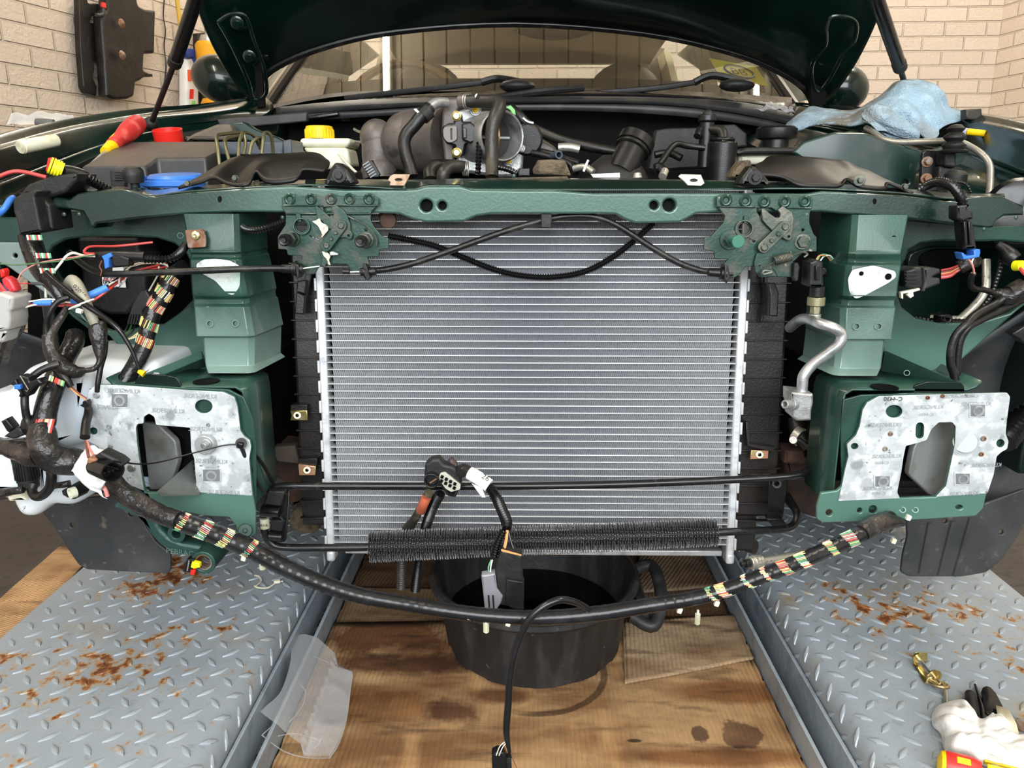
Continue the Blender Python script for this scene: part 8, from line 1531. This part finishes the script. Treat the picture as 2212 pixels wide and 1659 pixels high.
wplate('undertray', WBLK2, None, A1((510,-30),(560,-30),(570,20),(700,25),(690,95),(620,100),(600,90),(580,145),(625,150),(628,185),(625,390),(605,390),(612,450),(600,500),(628,560),(622,622),(560,600),(540,560),(520,300)), .05, .03, label='narrow black plastic undertray panel hanging on the left brick wall', cat_='panel', rd=3)
u2 = wplate('undertray', WBLK2, None, A1((690,-40),(890,-40),(890,10),(900,40),(940,60),(1008,68),(1002,345),(935,345),(930,455),(995,485),(990,497),(940,495),(910,520),(880,530),(870,620),(830,640),(740,645),(690,620),(680,450),(665,250),(655,100),(690,60)), .10, .05, label='wide black plastic undertray panel with two rivets hanging on the left brick wall', cat_='panel', bev=.012, rd=4)
for c_ in ((785,150),(790,355)): q = wl3(*A1(c_)[0], .126); MB().lathe(q, V((1,-.3,0)), [(.001,.01),(.008,.008),(.014,.002),(.018,0)], 18).out('rivet', RUSTY, u2)
hk = T('wall_hook', 'red-tipped grey hook holding the undertray panels on the left wall', 'hook'); MB().tube([wl3(x, y, .10) for x, y in A1((668,30),(668,60),(665,90),(640,98),(620,95))], .007, n=10).out('hook', GREYP, hk); MB().cyl(wl3(*A1((668,20))[0], .10), wl3(*A1((668,52))[0], .10), .010, n=14).out('red_tip', RED, hk)
MB().tube([wl3(x, y, .01) for x, y in A1((1062,-20),(1055,100),(1068,200),(1060,300),(1072,420),(1060,540),(1035,610))], .003, n=8).out('wall_cable', BLK, None, label='thin dark cable running down the left brick wall', cat_='cable')
MB().tube([wl3(x, y, .04) for x, y in A1((1140,-20),(1165,180),(1180,400),(1192,560),(1195,705))], .010, n=10).out('yellow_rod', mat('ochre_yellow', (196,160,60), .5), None, label='tall thin yellow rod leaning on the left brick wall', cat_='rod')
MB().tube([wl3(x, y, .06) for x, y in A1((1270,480),(1290,560),(1320,690))], .010, n=10).out('yellow_rod', mat('ochre_yellow2', (206,160,50), .5), None, label='short yellow rod beside the spray bottles at the left wall', cat_='rod')
sb1 = T('spray_bottle', 'white trigger spray bottle with a blue nozzle and red lettering by the left wall', 'bottle')
wplate('bottle', PAPER, sb1, A1((1205,380),(1240,365),(1290,420),(1290,700),(1205,700)), .10, .05, bev=.015, rd=3); wplate('blue_trigger', mat('navy_blue_plastic', (36,60,130), .4), sb1, A1((1200,340),(1215,312),(1260,315),(1275,350),(1285,400),(1270,415),(1255,370),(1215,375)), .115, .03, bev=.004, rd=2)
wplate('red_lettering', RED, sb1, A1((1228,575),(1252,575),(1250,640),(1225,640)), .127, .002, bev=.0003, rd=1); wplate('green_stripe', GREENP, sb1, A1((1238,650),(1262,650),(1262,700),(1242,700)), .127, .002, bev=.0003, rd=1); wplate('red_lettering', mat('orange_red_print', (214,90,60), .5), sb1, A1((1212,450),(1236,450),(1240,525),(1215,525)), .127, .002, bev=.0003, rd=1)
gcn = T('gas_canister', 'yellow gas canister in a black frame on the left wall behind the door mirror', 'canister')
wplate('frame_panel', WBLK2, gcn, A1((1275,215),(1420,200),(1420,700),(1330,700),(1290,560)), .08, .03, bev=.003, rd=2); q = wl3(*A1((1355,400))[0], .16); MB().lathe(q-V((0,0,.12)), (0,0,1), [(.001,0),(.055,0),(.06,.01),(.06,.19),(.05,.205),(.001,.21)], 28).out('canister', mat('amber_yellow_can', (226,160,30), .35), gcn); MB().cyl(q+V((0,0,.08)), q+V((0,0,.115)), .045, .03, n=24).cyl(q+V((0,0,.115)), q+V((0,0,.16)), .012, n=14).out('valve_head', ALU, gcn)
q = wl3(*A1((1380,640))[0], .16); MB().lathe(q-V((0,0,.1)), (0,0,1), [(.001,0),(.055,0),(.06,.01),(.06,.08),(.05,.1),(.001,.105)], 24).out('lower_canister', mat('amber_yellow_can2', (230,160,30), .35), gcn)
# ================================================================ FINISH: put every empty at its thing's base
bpy.context.view_layer.update()
for o in list(COL.objects):
    if o.type == 'EMPTY' and not o.parent and not o.get('placed'):
        pts = []
        for c in o.children_recursive:
            if c.type == 'MESH': pts += [c.matrix_world @ V(b) for b in c.bound_box]
        if not pts: continue
        lo = V([min(p[i] for p in pts) for i in range(3)]); hi = V([max(p[i] for p in pts) for i in range(3)])
        base = V(((lo.x+hi.x)/2, (lo.y+hi.y)/2, lo.z)); o.location = base
        for c in o.children: c.matrix_parent_inverse = M.Translation(-base)
    if 'placed' in o: del o['placed']
